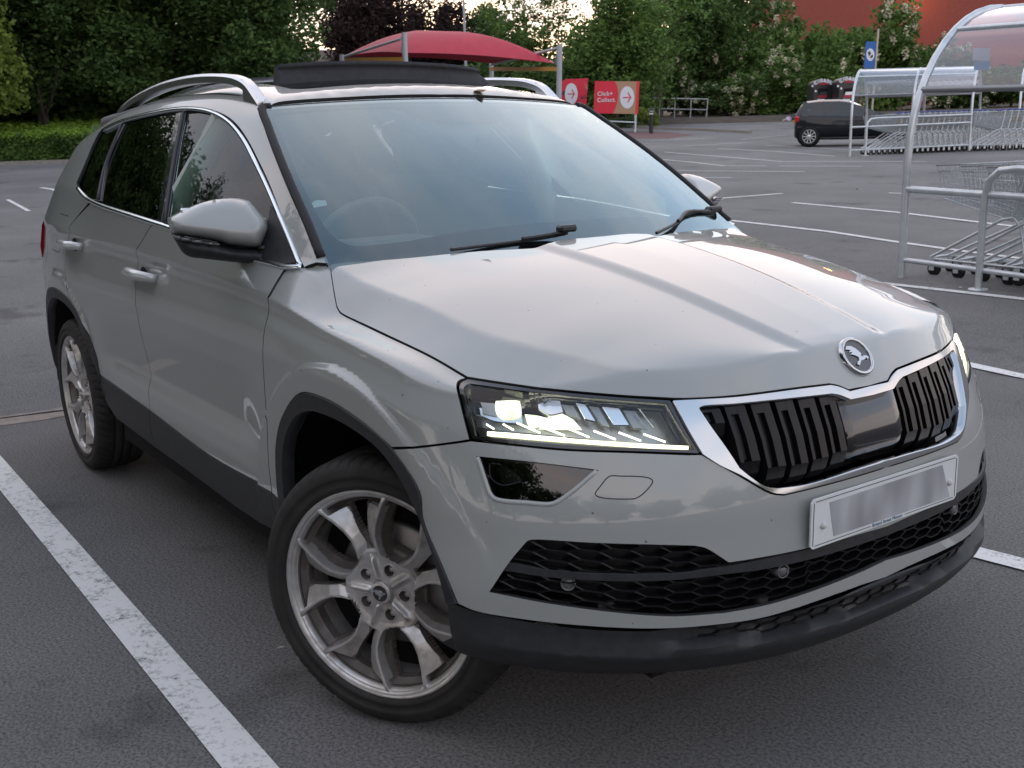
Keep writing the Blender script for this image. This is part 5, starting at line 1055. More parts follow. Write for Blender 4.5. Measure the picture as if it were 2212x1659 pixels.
# ------------------------------------------------------------------ helpers for standing things
NH = np.array([CF[0], CF[1], 0]); NH /= np.linalg.norm(NH); RH = np.array([NH[1], -NH[0], 0])
def vp(px, P0, back=0.):
    d = rays(px); t = ((np.array(P0)+NH*back-CAM)@NH)/(d@NH); return CAM+d*t[:, None]
def bank(s): return .0 if s < 63.5 else min(1, (s-63.5)/2.5)*BANKH
BANKH = .28
def at_depth(u, s):
    """ground point under picture column u (2212 px wide picture) at distance s"""
    d = NH+RH*((u-1106)/FPX/ math.cos(PITCH)); p = CAM+d*s; return np.array([p[0], p[1], gz_at(p[0], p[1])+(bank(s) if u > 1240 else 0)])
m_galv = noisy('galvanised_steel', (.46, .50, .52), (.62, .66, .68), 8, .36, metal=.6)
m_postg = noisy('painted_post', (.30, .32, .34), (.36, .38, .40), 6, .5)
# ------------------------------------------------------------------ foliage
def leaf_mesh(cent, size, n_per, spread, rg, flat=.5):
    """n_per leaves around every clump centre"""
    c = np.repeat(cent, n_per, 0); sp = np.repeat(spread, n_per) if hasattr(spread, '__len__') else spread
    d = rg.normal(size=c.shape); d /= np.linalg.norm(d, axis=1)[:, None]; rr = rg.random(len(c))**.45
    p = c+d*(rr*sp)[:, None]*np.array([1, 1, .8]); a = rg.normal(size=c.shape); a[:, 2] *= flat; a /= np.linalg.norm(a, axis=1)[:, None]
    b = np.cross(a, rg.normal(size=c.shape)); b /= np.linalg.norm(b, axis=1)[:, None]; s = size*(.55+.9*rg.random(len(c)))[:, None]
    V_ = np.stack([p-a*s, p-b*s*.5+a*s*.1, p+a*s, p+b*s*.5+a*s*.1], 1).reshape(-1, 3); n = len(p)
    me = bpy.data.meshes.new('leaves'); me.vertices.add(4*n); me.vertices.foreach_set('co', V_.astype(np.float32).ravel()); me.loops.add(4*n); me.loops.foreach_set('vertex_index', np.arange(4*n, dtype=np.int32))
    me.polygons.add(n); me.polygons.foreach_set('loop_start', np.arange(0, 4*n, 4, dtype=np.int32)); me.polygons.foreach_set('loop_total', np.full(n, 4, np.int32)); me.update(calc_edges=True); me.validate(); return me
def blob_centres(n, rx, ry, rz, zc, rg, lumps=14, shell=.55):
    """clump centres in a lumpy crown: several overlapping ellipsoids, thin towards the middle"""
    L_ = rg.normal(size=(lumps, 3)); L_ /= np.linalg.norm(L_, axis=1)[:, None]; L_ *= np.array([rx, ry, rz])*(.35+.4*rg.random((lumps, 1))); rad = (.30+.28*rg.random(lumps))*min(rx, rz)*1.1
    k = rg.integers(0, lumps, n); d = rg.normal(size=(n, 3)); d /= np.linalg.norm(d, axis=1)[:, None]; r_ = shell+(1-shell)*rg.random(n)**.5
    return L_[k]+d*(rad[k]*r_)[:, None]+np.array([0, 0, zc])
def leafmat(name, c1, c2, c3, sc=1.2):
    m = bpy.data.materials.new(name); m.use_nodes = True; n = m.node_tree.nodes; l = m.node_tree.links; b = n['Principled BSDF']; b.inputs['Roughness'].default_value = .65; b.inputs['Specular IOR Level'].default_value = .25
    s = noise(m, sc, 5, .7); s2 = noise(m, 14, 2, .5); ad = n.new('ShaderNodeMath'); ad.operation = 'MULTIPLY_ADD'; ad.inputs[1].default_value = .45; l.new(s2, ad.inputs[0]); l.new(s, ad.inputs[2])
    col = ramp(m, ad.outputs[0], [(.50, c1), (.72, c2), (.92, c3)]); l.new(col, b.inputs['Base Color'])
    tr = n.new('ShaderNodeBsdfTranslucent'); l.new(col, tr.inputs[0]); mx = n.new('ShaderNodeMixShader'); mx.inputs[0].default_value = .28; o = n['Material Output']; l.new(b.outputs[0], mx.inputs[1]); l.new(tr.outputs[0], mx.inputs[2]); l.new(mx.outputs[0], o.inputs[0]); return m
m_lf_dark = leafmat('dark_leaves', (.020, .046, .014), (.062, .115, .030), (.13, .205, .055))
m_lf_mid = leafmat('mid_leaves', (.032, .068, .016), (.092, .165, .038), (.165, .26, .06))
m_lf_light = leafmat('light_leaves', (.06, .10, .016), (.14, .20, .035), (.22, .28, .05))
m_lf_red = leafmat('copper_leaves', (.014, .009, .010), (.030, .017, .016), (.050, .028, .022))
m_bloom = noisy('blossom', (.58, .55, .40), (.42, .40, .26), 9, .8)
m_bark = noisy('bark', (.035, .028, .022), (.075, .062, .05), 8, .9, .6, .02)
rgt = np.random.default_rng(11)
CROWNS = {}
for k, (rx, rz, zc, ncl, sz, npr, spr) in dict(full=(3.4, 4.4, 4.6, 640, .125, 38, .62), full2=(3.6, 4.6, 4.7, 640, .125, 38, .62), tall=(3.3, 7.5, 7.4, 1500, .095, 40, .60), slim=(2.0, 4.4, 4.7, 430, .12, 36, .5), open=(3.6, 3.2, 6.2, 260, .115, 30, .50), shrub=(2.4, 1.7, 1.6, 420, .12, 20, .40), shrub2=(2.2, 2.0, 1.9, 420, .12, 20, .40), small=(1.0, .8, .85, 150, .07, 22, .22)).items():
    c_ = blob_centres(ncl, rx, rx, rz, zc, rgt, 16 if rx > 1.5 else 8); c_[:, 2] = np.maximum(c_[:, 2], .15); CROWNS[k] = leaf_mesh(c_, sz, npr, spr, rgt)
    if k in ('shrub', 'shrub2'):
        ii = rgt.choice(len(c_), 95); cc_ = c_[ii]; out = cc_-np.array([0, 0, zc]); cc_ = cc_+out/np.linalg.norm(out, axis=1)[:, None]*.28
        CROWNS[k+'_bloom'] = leaf_mesh(np.vstack([cc_+[0, 0, -.12*j] for j in range(3)]), .07, 12, .16, rgt)
def trunk_mesh(h, r, limbs, rg):
    mb = MB(); pts = [(0, 0, -.2), (.03, .02, h*.3), (-.05, .06, h*.6), (.08, 0, h)]; mb.tube(pts, [r*1.25, r, r*.8, r*.4], 9)
    for i in range(limbs):
        q = rg.random()*6.28; z = h*(.35+.55*i/limbs); l_ = h*.35; mb.tube([(0, 0, z), (math.cos(q)*l_*.5, math.sin(q)*l_*.5, z+l_*.35), (math.cos(q)*l_, math.sin(q)*l_, z+l_*.8)], [r*.5, r*.35, r*.12], 6)
    me = bpy.data.meshes.new('trunk'); me.from_pydata(mb.v, [], mb.f); me.update(); me.materials.append(m_bark); return me
TRUNK = trunk_mesh(5.5, .20, 7, rgt); STEM = trunk_mesh(1.6, .06, 6, rgt)
def tree(name, label, cat, u, s, kind, m, sc=(1, 1, 1), group=None, rz=None, bloom=False, pos=None, sink=0):
    p = at_depth(u, s) if pos is None else np.array(pos, float); t = thing(name, label, cat, (p[0], p[1], p[2]-sink), rgt.random()*6.28 if rz is None else rz, group); t.scale = sc
    me = CROWNS[kind]; key = kind+m.name
    if key not in CROWNS: c2 = me.copy(); c2.materials.clear(); c2.materials.append(m); CROWNS[key] = c2
    link('crown' if name.endswith('tree') else 'foliage', CROWNS[key], None, t); link('trunk' if name.endswith('tree') else 'stem', TRUNK if kind in ('full', 'full2', 'slim', 'open', 'tall') else STEM, None, t)
    if bloom:
        kb = kind+'_bloom'
        if not CROWNS[kb].materials: CROWNS[kb].materials.append(m_bloom)
        link('blossom', CROWNS[kb], None, t)
    return t
# ------------------------------------------------------------------ trees and shrubs
GL = 'trees behind the left hedge'
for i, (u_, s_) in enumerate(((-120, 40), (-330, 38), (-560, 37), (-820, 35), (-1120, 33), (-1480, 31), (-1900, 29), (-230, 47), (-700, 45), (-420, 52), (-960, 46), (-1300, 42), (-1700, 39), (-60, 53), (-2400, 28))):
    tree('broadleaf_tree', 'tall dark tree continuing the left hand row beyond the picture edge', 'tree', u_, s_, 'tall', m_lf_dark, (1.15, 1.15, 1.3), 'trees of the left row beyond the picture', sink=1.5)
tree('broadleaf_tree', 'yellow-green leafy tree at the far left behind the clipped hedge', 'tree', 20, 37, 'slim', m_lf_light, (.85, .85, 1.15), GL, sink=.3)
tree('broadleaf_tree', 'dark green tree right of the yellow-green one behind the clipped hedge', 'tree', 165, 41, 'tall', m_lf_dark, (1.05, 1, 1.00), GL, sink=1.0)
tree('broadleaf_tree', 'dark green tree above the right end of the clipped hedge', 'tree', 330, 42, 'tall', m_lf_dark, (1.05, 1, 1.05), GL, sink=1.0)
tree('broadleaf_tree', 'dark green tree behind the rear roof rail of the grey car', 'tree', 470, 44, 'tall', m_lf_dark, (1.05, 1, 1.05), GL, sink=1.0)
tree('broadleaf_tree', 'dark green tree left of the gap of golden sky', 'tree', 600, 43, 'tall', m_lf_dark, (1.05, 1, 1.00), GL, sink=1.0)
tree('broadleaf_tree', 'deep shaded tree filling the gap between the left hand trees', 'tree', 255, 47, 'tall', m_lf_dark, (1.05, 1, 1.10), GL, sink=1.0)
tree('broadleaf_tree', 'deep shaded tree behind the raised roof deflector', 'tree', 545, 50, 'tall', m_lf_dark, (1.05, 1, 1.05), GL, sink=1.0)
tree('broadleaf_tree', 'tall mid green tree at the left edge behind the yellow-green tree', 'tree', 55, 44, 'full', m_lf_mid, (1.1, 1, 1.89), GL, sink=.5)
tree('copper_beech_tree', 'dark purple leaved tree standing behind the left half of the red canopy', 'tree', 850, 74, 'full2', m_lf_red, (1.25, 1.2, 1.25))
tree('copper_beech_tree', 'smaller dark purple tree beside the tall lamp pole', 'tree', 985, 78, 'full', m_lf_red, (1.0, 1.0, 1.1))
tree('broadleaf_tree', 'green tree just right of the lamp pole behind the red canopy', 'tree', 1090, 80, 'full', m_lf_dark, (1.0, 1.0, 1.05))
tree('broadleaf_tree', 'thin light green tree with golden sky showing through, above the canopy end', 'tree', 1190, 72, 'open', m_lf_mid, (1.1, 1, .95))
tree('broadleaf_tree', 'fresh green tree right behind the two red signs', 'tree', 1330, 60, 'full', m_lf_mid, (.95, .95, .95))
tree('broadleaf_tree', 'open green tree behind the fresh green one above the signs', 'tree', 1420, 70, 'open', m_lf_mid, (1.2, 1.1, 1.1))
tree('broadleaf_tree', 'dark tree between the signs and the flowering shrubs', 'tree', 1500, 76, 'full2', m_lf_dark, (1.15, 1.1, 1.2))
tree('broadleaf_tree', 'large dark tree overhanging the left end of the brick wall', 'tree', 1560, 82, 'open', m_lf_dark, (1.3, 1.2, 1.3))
for i, (u, s, sc) in enumerate(((760, 88, 1.0), (900, 92, 1.0), (1045, 90, 1.1), (1160, 95, 1.05), (1270, 92, 1.05), (1560, 94, 1.2))):
    tree('broadleaf_tree', ['distant dark tree in the skyline gap left of the canopy', 'distant dark tree behind the larger purple tree', 'distant dark tree behind the lamp pole', 'distant dark tree behind the thin light green tree', 'distant dark tree behind the fresh green tree over the signs', 'distant dark tree against the sky beside the brick building'][i], 'tree', u, s, 'full' if i % 2 else 'full2', m_lf_dark, (sc, sc, sc*.55), 'distant trees on the skyline')
GB = 'shrubs along the bank at the back'
for i, (u, s, kd, mm, sc, bl, lab) in enumerate((
    (1180, 64, 'shrub', m_lf_dark, (1.2, 1.2, 1.3), False, 'dark shrub behind the canopy post nearest the signs'),
    (1260, 60, 'shrub2', m_lf_dark, (1.1, 1.1, 1.1), False, 'dark shrub directly behind the red and brown sign'),
    (1420, 74, 'shrub', m_lf_dark, (1.4, 1.4, 1.5), True, 'dark shrub with a few pale flowers left of the railing end'),
    (1510, 76, 'shrub2', m_lf_dark, (1.5, 1.4, 1.7), True, 'dark flowering shrub above the right end of the railing'),
    (1600, 76, 'shrub', m_lf_mid, (1.5, 1.4, 1.9), True, 'tall shrub covered in cream flowers right of the railing'),
    (1690, 78, 'shrub2', m_lf_mid, (1.4, 1.4, 1.7), True, 'cream flowering shrub left of the two clothes banks'),
    (1780, 76, 'shrub', m_lf_mid, (1.4, 1.4, 2.0), False, 'bright green bush rising behind the clothes banks'),
    (1860, 74, 'shrub2', m_lf_mid, (1.5, 1.4, 1.75), True, 'bush beside the blue flag sign with pale flower sprays'),
    (1940, 76, 'shrub', m_lf_mid, (1.4, 1.4, 1.45), True, 'flowering bush right of the blue flag sign'),
    (2030, 76, 'shrub2', m_lf_dark, (1.4, 1.4, 1.1), True, 'bush seen through the nearer trolley shelter panel'),
    (2140, 76, 'shrub', m_lf_dark, (1.4, 1.4, 1.0), False, 'bush farthest right behind the trolley shelters'),
    (1640, 70, 'shrub2', m_lf_mid, (1.2, 1.2, .9), True, 'low leafy bush trailing over the bank kerb'),
    (1560, 70, 'shrub', m_lf_dark, (1.2, 1.2, .8), True, 'low dark bush at the foot of the bank'),
    (1740, 70, 'shrub2', m_lf_mid, (1.1, 1.1, .8), False, 'low yellowish bush beside the rubbish bags'),
    (1330, 66, 'shrub2', m_lf_dark, (1.2, 1.2, 1.0), False, 'dark low shrub behind the railing start'),
    (1000, 70, 'shrub', m_lf_dark, (1.4, 1.2, 1.1), False, 'dark shrub under the middle of the canopy'),
    (1090, 68, 'shrub2', m_lf_dark, (1.4, 1.2, 1.1), False, 'dark shrub under the right part of the canopy'),
    (900, 72, 'shrub', m_lf_dark, (1.3, 1.2, .9), False, 'dark shrub under the left part of the canopy'))):
    tree('flowering_shrub' if bl else 'shrub', lab, 'shrub', u, s, kd, mm, sc, GB, bloom=bl)
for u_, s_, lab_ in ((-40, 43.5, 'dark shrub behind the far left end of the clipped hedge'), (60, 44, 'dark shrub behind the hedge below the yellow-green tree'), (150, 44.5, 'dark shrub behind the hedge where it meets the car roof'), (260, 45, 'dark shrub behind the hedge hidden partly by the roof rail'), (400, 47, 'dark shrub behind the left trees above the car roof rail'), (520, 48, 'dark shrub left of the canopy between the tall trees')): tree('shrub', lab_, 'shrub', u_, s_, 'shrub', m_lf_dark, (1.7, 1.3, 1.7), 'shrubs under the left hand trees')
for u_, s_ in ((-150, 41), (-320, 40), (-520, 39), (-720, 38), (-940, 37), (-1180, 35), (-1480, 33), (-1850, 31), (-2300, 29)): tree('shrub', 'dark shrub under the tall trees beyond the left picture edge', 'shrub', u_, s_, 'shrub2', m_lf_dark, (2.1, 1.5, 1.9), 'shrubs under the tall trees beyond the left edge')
tree('shrub', 'small bright green shrub behind the striped bollard', 'shrub', 1402, 51.5, 'small', m_lf_light, (.75, .7, .68))
tree('shrub', 'small dark shrub under the right hand sign panel', 'shrub', 1335, 52, 'small', m_lf_dark, (1.3, .8, .42))
# trees standing behind the photographer close the place on that side
for i, (x, y, k, zs) in enumerate(((-34, -17, 'full', 1.7), (-26, -16, 'full2', 1.7), (-19, -14, 'full', 1.8), (-12, -13, 'full2', 1.7), (-5.5, -13, 'full', 1.75), (1, -13.5, 'full2', 1.6), (7, -15, 'full', 1.4), (13, -17, 'full2', 1.2), (19, -17, 'full', 1.0), (25, -14, 'full2', .9), (29, -7, 'full', .85), (31, 1, 'full2', .8), (33, 9, 'full', .8))):
    tree('boundary_tree', 'tall dark tree in the row beside and behind the camera', 'tree', 0, 0, k, m_lf_dark, (1.15, 1.15, zs), 'row of trees beside and behind the camera', pos=(x, y, 0))
# raised bank behind the road, carrying the railing and the shrubs
m_soil = noisy('bank_soil', (.045, .035, .026), (.09, .075, .058), 1.5, .95, .5, .05)
us = [1240, 1330, 1420, 1530, 1640, 1760, 1900, 2060, 2300, 2600]; mb = MB(); vs = []
for u_ in us:
    for s_ in (63.4, 63.6, 66, 75, 90, 120): p_ = at_depth(u_, s_); vs.append((p_[0], p_[1], p_[2]+(.01 if s_ > 63.5 else -.3)))
mb.add(vs, [(i*6+j, (i+1)*6+j, (i+1)*6+j+1, i*6+j+1) for i in range(len(us)-1) for j in range(5)], True); props(mb.build('bank', m_soil), kind='structure')
# clipped hedge on the left
hb = [at_depth(-330, 35.5), at_depth(330, 37.5)]
hd = thing('clipped_hedge', 'low clipped hedge with skylight painted into its bright green top along the left kerb', 'hedge', tuple(hb[0]))
e1 = hb[1]-hb[0]; H_H = .78
bk_ = vp(Q(0, 262), hb[0], 7.5)[0]; bz = bk_[2]-(hb[0][2]+H_H)
tops = [np.array([0, 0, 0]), NH*1.2+[0, 0, .10], NH*7.5+[0, 0, bz]]       # the hedge fills a rising bank
mb = MB(); pr_ = [np.array([0, 0, -.2]), np.array([0, 0, H_H-.06])+NH*.08, tops[1]+[0, 0, H_H-.06], tops[2]+[0, 0, H_H-.06], tops[2]+[0, 0, -1.5]]
mb.add([p+e1*k for k in (0, 1) for p in pr_], [(i, i+1, 6+i, 5+i) for i in range(4)]+[(0, 1, 2, 3, 4), (5, 6, 7, 8, 9)]); mb.build('hedge_core', noisy('hedge_inside', (.01, .02, .008), (.02, .035, .012), 6, .9), hd)
n1, n2 = 3000, 5200
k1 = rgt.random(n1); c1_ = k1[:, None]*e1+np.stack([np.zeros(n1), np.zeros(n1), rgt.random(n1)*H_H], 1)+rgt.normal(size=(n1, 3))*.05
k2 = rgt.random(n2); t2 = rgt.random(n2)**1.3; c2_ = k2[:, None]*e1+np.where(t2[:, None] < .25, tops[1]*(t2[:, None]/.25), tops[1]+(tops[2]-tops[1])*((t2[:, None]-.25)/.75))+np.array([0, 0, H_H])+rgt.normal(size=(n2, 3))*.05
for nm, cpos, mm in (('hedge_face', c1_, m_lf_mid), ('hedge_top', c2_, leafmat('skylit_hedge_leaves', (.10, .19, .025), (.20, .33, .045), (.26, .40, .06), 2.5))):  # top leaves coloured brighter to paint in the skylight on them
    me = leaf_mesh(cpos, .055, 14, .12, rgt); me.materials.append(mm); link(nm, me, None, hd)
# ------------------------------------------------------------------ brick building
m_brick = mat('red_brick', (.22, .05, .03), .85); n_, l_, b_ = nodes(m_brick); br = n_.new('ShaderNodeTexBrick'); br.inputs['Scale'].default_value = 4.4; br.inputs['Color1'].default_value = (.26, .055, .038, 1); br.inputs['Color2'].default_value = (.21, .045, .032, 1); br.inputs['Mortar'].default_value = (.16, .07, .05, 1); br.inputs['Mortar Size'].default_value = .012
tcb = n_.new('ShaderNodeTexCoord'); mpb = n_.new('ShaderNodeMapping'); mpb.inputs['Rotation'].default_value = (math.radians(90), 0, 0); l_.new(tcb.outputs['Object'], mpb.inputs[0]); l_.new(mpb.outputs[0], br.inputs['Vector']); l_.new(br.outputs[0], b_.inputs['Base Color'])
c0 = at_depth(1998, 96); bl = thing('brick_building', 'large plain red brick store building behind the bushes at upper right', 'building', tuple(c0))
def wall(name, a, b, h, z0=-2):
    mb = MB(); d = b-a; L_ = np.linalg.norm(d); mb.box((L_/2, .15, (h+z0)/2), (L_, .3, h-z0)); o = mb.build(name, m_brick, bl); o.location = tuple(a-c0); o.rotation_euler = (0, 0, math.atan2(d[1], d[0])); return o
wall('wall', at_depth(1600, 104), c0, 13); wall('wall', c0, at_depth(2560, 90), 13)
mb = MB(); a, b, c = at_depth(1600, 104)-c0, np.zeros(3), at_depth(2560, 90)-c0; mb.tube([tuple(a+[0, 0, 13.1]), (0, 0, 13.1), tuple(c+[0, 0, 13.1])], .25, 6); mb.build('parapet', m_postg, bl)
mb = MB(); q = at_depth(1790, 99.2)-c0; 
wl = thing('wall_lamp', 'glowing orange lamp high on the brick wall at the top edge', 'lamp', tuple(vp(Cc(1560, -6), at_depth(1958, 96.4))[0]))
mb = MB(); mb.lathe([(0, 0), (.22, .02), (.26, .12), (.1, .22), (0, .24)], 16); mb.build('lamp_bowl', mat('lit_bowl', (1, .6, .2), .5, emit=(1, .42, .10), es=6), wl)
mb = MB(); mb.box((0, .25, .2), (.1, .5, .08)); mb.build('bracket', m_postg, wl)
ld = bpy.data.lights.new('lamp_light', 'POINT'); ld.energy = 45; ld.color = (1, .45, .12); ld.shadow_soft_size = .3; lo_ = bpy.data.objects.new('lamp_light', ld); S.collection.objects.link(lo_); lo_.parent = wl; lo_.location = tuple(-NH*.9+np.array([0, 0, -.1]))
# small house glimpsed under the canopy
hc = at_depth(800, 112); hs = thing('house', 'pale brick house with brown roof glimpsed under the canopy', 'house', tuple(hc), math.atan2(RH[1], RH[0]))
m_hw = noisy('house_wall', (.30, .24, .19), (.36, .30, .24), 2, .9); m_hr = noisy('house_roof', (.07, .05, .045), (.11, .085, .075), 3, .9)
mb = MB(); mb.box((0, 4, 1.6), (18, 8, 5.2)); mb.build('wall', m_hw, hs)
mb = MB(); mb.add([(-9.6, -.6, 4.1), (9.6, -.6, 4.1), (9.6, 8.6, 4.1), (-9.6, 8.6, 4.1), (-9.6, 4, 7.2), (9.6, 4, 7.2)], [(0, 1, 5, 4), (2, 3, 4, 5), (0, 4, 3), (1, 2, 5)]); mb.build('roof', m_hr, hs)
for x in (-6.5, -2.5, 2, 6):
    mb = MB(); mb.box((x, -.03, 1.9), (1.4, .1, 1.2)); w_ = mb.build('window', mat('house_pane', (.03, .035, .04), .1), hs); m2 = MB(); [m2.box((x+a, -.10, 1.9+b), (c_, .06, d)) for a, b, c_, d in ((0, .62, 1.5, .08), (0, -.62, 1.5, .08), (-.72, 0, .08, 1.2), (.72, 0, .08, 1.2), (0, 0, .06, 1.2))]; m2.build('frame', mat('frame_white', (.5, .5, .48), .5), w_)
# ------------------------------------------------------------------ canopy, pole, signs
P0 = at_depth(1208, 47.5); cn = thing('shade_canopy', 'red fabric shade canopy on grey posts behind the car roof', 'canopy', tuple(P0))
m_red2 = noisy('red_fabric', (.42, .022, .045), (.36, .016, .035), 2, .6); m_y = mat('yellow_board', (.45, .22, .03), .6)
def rel(P): return [tuple(np.array(p)-P0) for p in P]
cA_, cB_, cC_, cD_ = vp(Q(742, 123), P0, 3.0)[0], vp(Q(868, 114), P0, -.6)[0], vp(Q(1199, 137), P0, 1.2)[0], vp(Q(1062, 137), P0, 5.5)[0]
pk = vp(Q(905, 66), P0, 2.4)[0]; pk2 = vp(Q(975, 68), P0, 2.4)[0]
mb = MB(); ring = []
for a, b, sag in ((cA_, cB_, .25), (cB_, cC_, .30), (cC_, cD_, .3), (cD_, cA_, .3)):
    for t in np.linspace(0, 1, 14, endpoint=False):
        p = a+(b-a)*t; ctr_ = (cA_+cB_+cC_+cD_)/4; k = sag*4*t*(1-t)*.25; q = p+(ctr_-p)*k*.5; q[2] += .12*4*t*(1-t); ring.append(q)
NR = 12; vs = []
for q in ring:
    top_ = pk+(pk2-pk)*np.clip(((q-pk)@(pk2-pk))/((pk2-pk)@(pk2-pk)), 0, 1)
    for j in range(NR+1):
        r_ = j/NR; p = q+(top_-q)*r_; zt = q[2]+(top_[2]-q[2])*(1-(1-r_)**1.75); vs.append((p[0], p[1], zt))
n = len(ring); mb.add([np.array(v)-P0 for v in vs], [(i*(NR+1)+j, ((i+1) % n)*(NR+1)+j, ((i+1) % n)*(NR+1)+j+1, i*(NR+1)+j+1) for i in range(n) for j in range(NR)], True); mb.build('fabric', m_red2, cn)
def post(name, u, vtop, back, r, parent, org, m=m_postg, lean=0):
    top_ = vp(Q(u, vtop), P0, back)[0]; g = np.array([top_[0], top_[1], gz_at(top_[0], top_[1])])-RH*lean; mb = MB(); mb.tube([g-[0, 0, .2]-org, top_-org], r, 12); return mb.build(name, m, parent)
post('post', 1209, 96, 0, .115, cn, P0, lean=.12); post('post', 873, 70, -.8, .115, cn, P0); post('post', 1061, 120, 6.5, .10, cn, P0); post('post', 738, 118, 3.4, .10, cn, P0)
for a, b in ((vp(Q(866, 84), P0, -.8)[0], vp(Q(745, 122), P0, 3.0)[0]), (vp(Q(1205, 104), P0, 0)[0], vp(Q(1060, 140), P0, 5.6)[0]), (vp(Q(1209, 100), P0, 0)[0], cC_), (vp(Q(873, 80), P0, -.8)[0], cB_)): mb = MB(); mb.tube([a-P0, b-P0], .06, 8); mb.build('strut', m_postg, cn)
for pxs, bk in ((Q(745, 129, 868, 128), (3.2, -.8)), (Q(1058, 149, 1205, 149), (5.6, .1))):
    a, b = vp(pxs[:1], P0, bk[0])[0], vp(pxs[1:], P0, bk[1])[0]; mb = MB(); d = b-a; L_ = np.linalg.norm(d); mb.box((L_/2, 0, 0), (L_, .06, .17)); o = mb.build('height_board', m_y, cn); o.matrix_local = Matrix.Translation(Vector(a-P0)) @ Vector(d).to_track_quat('X', 'Z').to_matrix().to_4x4()
lp = at_depth(1029, 60); pl_ = thing('lamp_pole', 'tall slim grey lamp pole rising behind the middle of the canopy', 'lamp pole', tuple(lp))
mb = MB(); mb.tube([(0, 0, -.2), (0, 0, 1.2), (0, 0, 9)], [.11, .075, .055], 10); mb.build('pole', m_postg, pl_)
mb = MB(); mb.box((0, -.4, 9.05), (.25, 1.0, .12), bev=.03); mb.build('lamp_head', m_postg, pl_)
def flat_panel(name, px, P0_, back, th, m, parent, org):
    P = vp(px, P0_, back); mb = MB(); n = len(P); V_ = list(P-org)+list(P+NH*th-org)
    from mathutils.geometry import tessellate_polygon
    tr = tessellate_polygon([[Vector(v) for v in V_[:n]]]); mb.add(V_, [tuple(t) for t in tr]+[tuple(q+n for q in t) for t in tr]+[(i, (i+1) % n, n+(i+1) % n, n+i) for i in range(n)]); return mb.build(name, m, parent)
def ell(cx, cy, rx, ry, f, n=36): return f(*[v for k in range(n) for v in (cx+rx*math.cos(6.2832*k/n), cy+ry*math.sin(6.2832*k/n))])
m_sr = mat('sign_red', (.60, .006, .035), .45); m_sb = mat('sign_brown', (.36, .22, .13), .5); m_sw = mat('sign_white', (.62, .64, .68), .5); m_sr2 = mat('sign_edge_red', (.65, .02, .03), .5)
sp = ground_hit(ZS(1088, 862)[0]); sg = thing('direction_sign', 'red and brown sign reading Click plus Collect with a right arrow', 'sign', tuple(sp))
flat_panel('panel', ZS(562, 186, 1112, 190, 1092, 620, 542, 612), sp, 0, .12, m_sb, sg, sp)
arc = [(820, 190), (848, 240), (862, 300), (866, 360), (860, 430), (845, 500), (822, 560), (795, 614)]
flat_panel('panel_red', ZS(*[v for p in [(558, 184)]+arc+[(540, 613)] for v in p]), sp, -.012, .01, m_sr, sg, sp)
flat_panel('panel_edge', ZS(1112, 186, 1148, 188, 1126, 622, 1092, 622), sp, -.012, .13, m_sr2, sg, sp)
flat_panel('arrow_disc', ell(983, 402, 95, 148, ZS), sp, -.012, .01, m_sw, sg, sp)
AR = [(925, 396), (1018, 396), (988, 340), (1000, 335), (1040, 403), (995, 470), (984, 464), (1018, 410), (925, 410)]
flat_panel('arrow', ZS(*[v for p in AR for v in p]), sp, -.022, .008, m_sr, sg, sp)
def face_text(body, px, size, m, parent, org, P0_, back, shear=-.0):
    c = vp([px], P0_, back)[0]-org; M4 = Matrix((RH, (0, 0, 1), -NH)).transposed().to_4x4(); M4.translation = Vector(c); return text_obj('lettering', body, size, m, parent, M4, .004, 'LEFT', 1.05, size*.012)
for body, px in (('Click+', ZS(588, 358)[0]), ('Collect.', ZS(586, 440)[0])): face_text(body, px, .26, m_sw, sg, sp, sp, -.03)
for pxs in (ZS(1098, 620, 1086, 862), ZS(600, 612, 590, 862)): a, b = vp(pxs, sp, .06); mb = MB(); b[2] = gz_at(b[0], b[1])-.05; mb.tube([a-sp, b-sp], .06, 10); mb.build('post', m_galv, sg)
a, b = vp(ZS(590, 712, 1090, 732), sp, .06); mb = MB(); mb.tube([a-sp, b-sp], .035, 8); mb.build('cross_rail', m_galv, sg)
sp2 = at_depth(1245, 53); s2_ = thing('picture_sign', 'red picture sign with a white arrow disc beside the canopy post', 'sign', tuple(sp2))
m_col = mat('sign_collage', (.5, .02, .05), .5); s_ = noise(m_col, 1.6, 3, .5); n_, l_, b_ = nodes(m_col); l_.new(ramp(m_col, s_, [(.40, (.03, .012, .03)), (.47, (.58, .012, .045)), (.60, (.55, .01, .04)), (.68, (.42, .25, .16))]), b_.inputs['Base Color'])
flat_panel('panel', ZS(110, 195, 180, 158, 470, 150, 440, 570, 95, 540), sp2, 0, .12, m_col, s2_, sp2)
flat_panel('arrow_disc', ell(246, 355, 84, 140, ZS), sp2, -.012, .01, m_sw, s2_, sp2)
flat_panel('arrow', ZS(*[v for x, y in AR for v in ((x-925)*.86+195, (y-403)*.9+356)]), sp2, -.022, .008, m_sr, s2_, sp2)
for x in (130, 425): a, b = vp(ZS(x, 560, x, 700), sp2, .06); b[2] = gz_at(b[0], b[1])-.05; mb = MB(); mb.tube([a-sp2, b-sp2], .06, 10); mb.build('post', m_galv, s2_)
# bollard
bp = ground_hit(ZS(1300, 880)[0]); bo = thing('bollard', 'black bollard with white bands beside the sign bed', 'bollard', tuple(bp))
mb = MB(); mb.lathe([(.085, 0), (.085, .95), (.09, .98), (.08, 1.06), (.03, 1.10), (0, 1.10)], 20); mb.build('shaft', mat('bollard_black', (.015, .015, .016), .5), bo)
for z in (.82, .94): mb = MB(); mb.lathe([(.0865, z), (.0875, z+.01), (.0875, z+.05), (.0865, z+.06)], 20); mb.build('reflective_band', m_sw, bo)
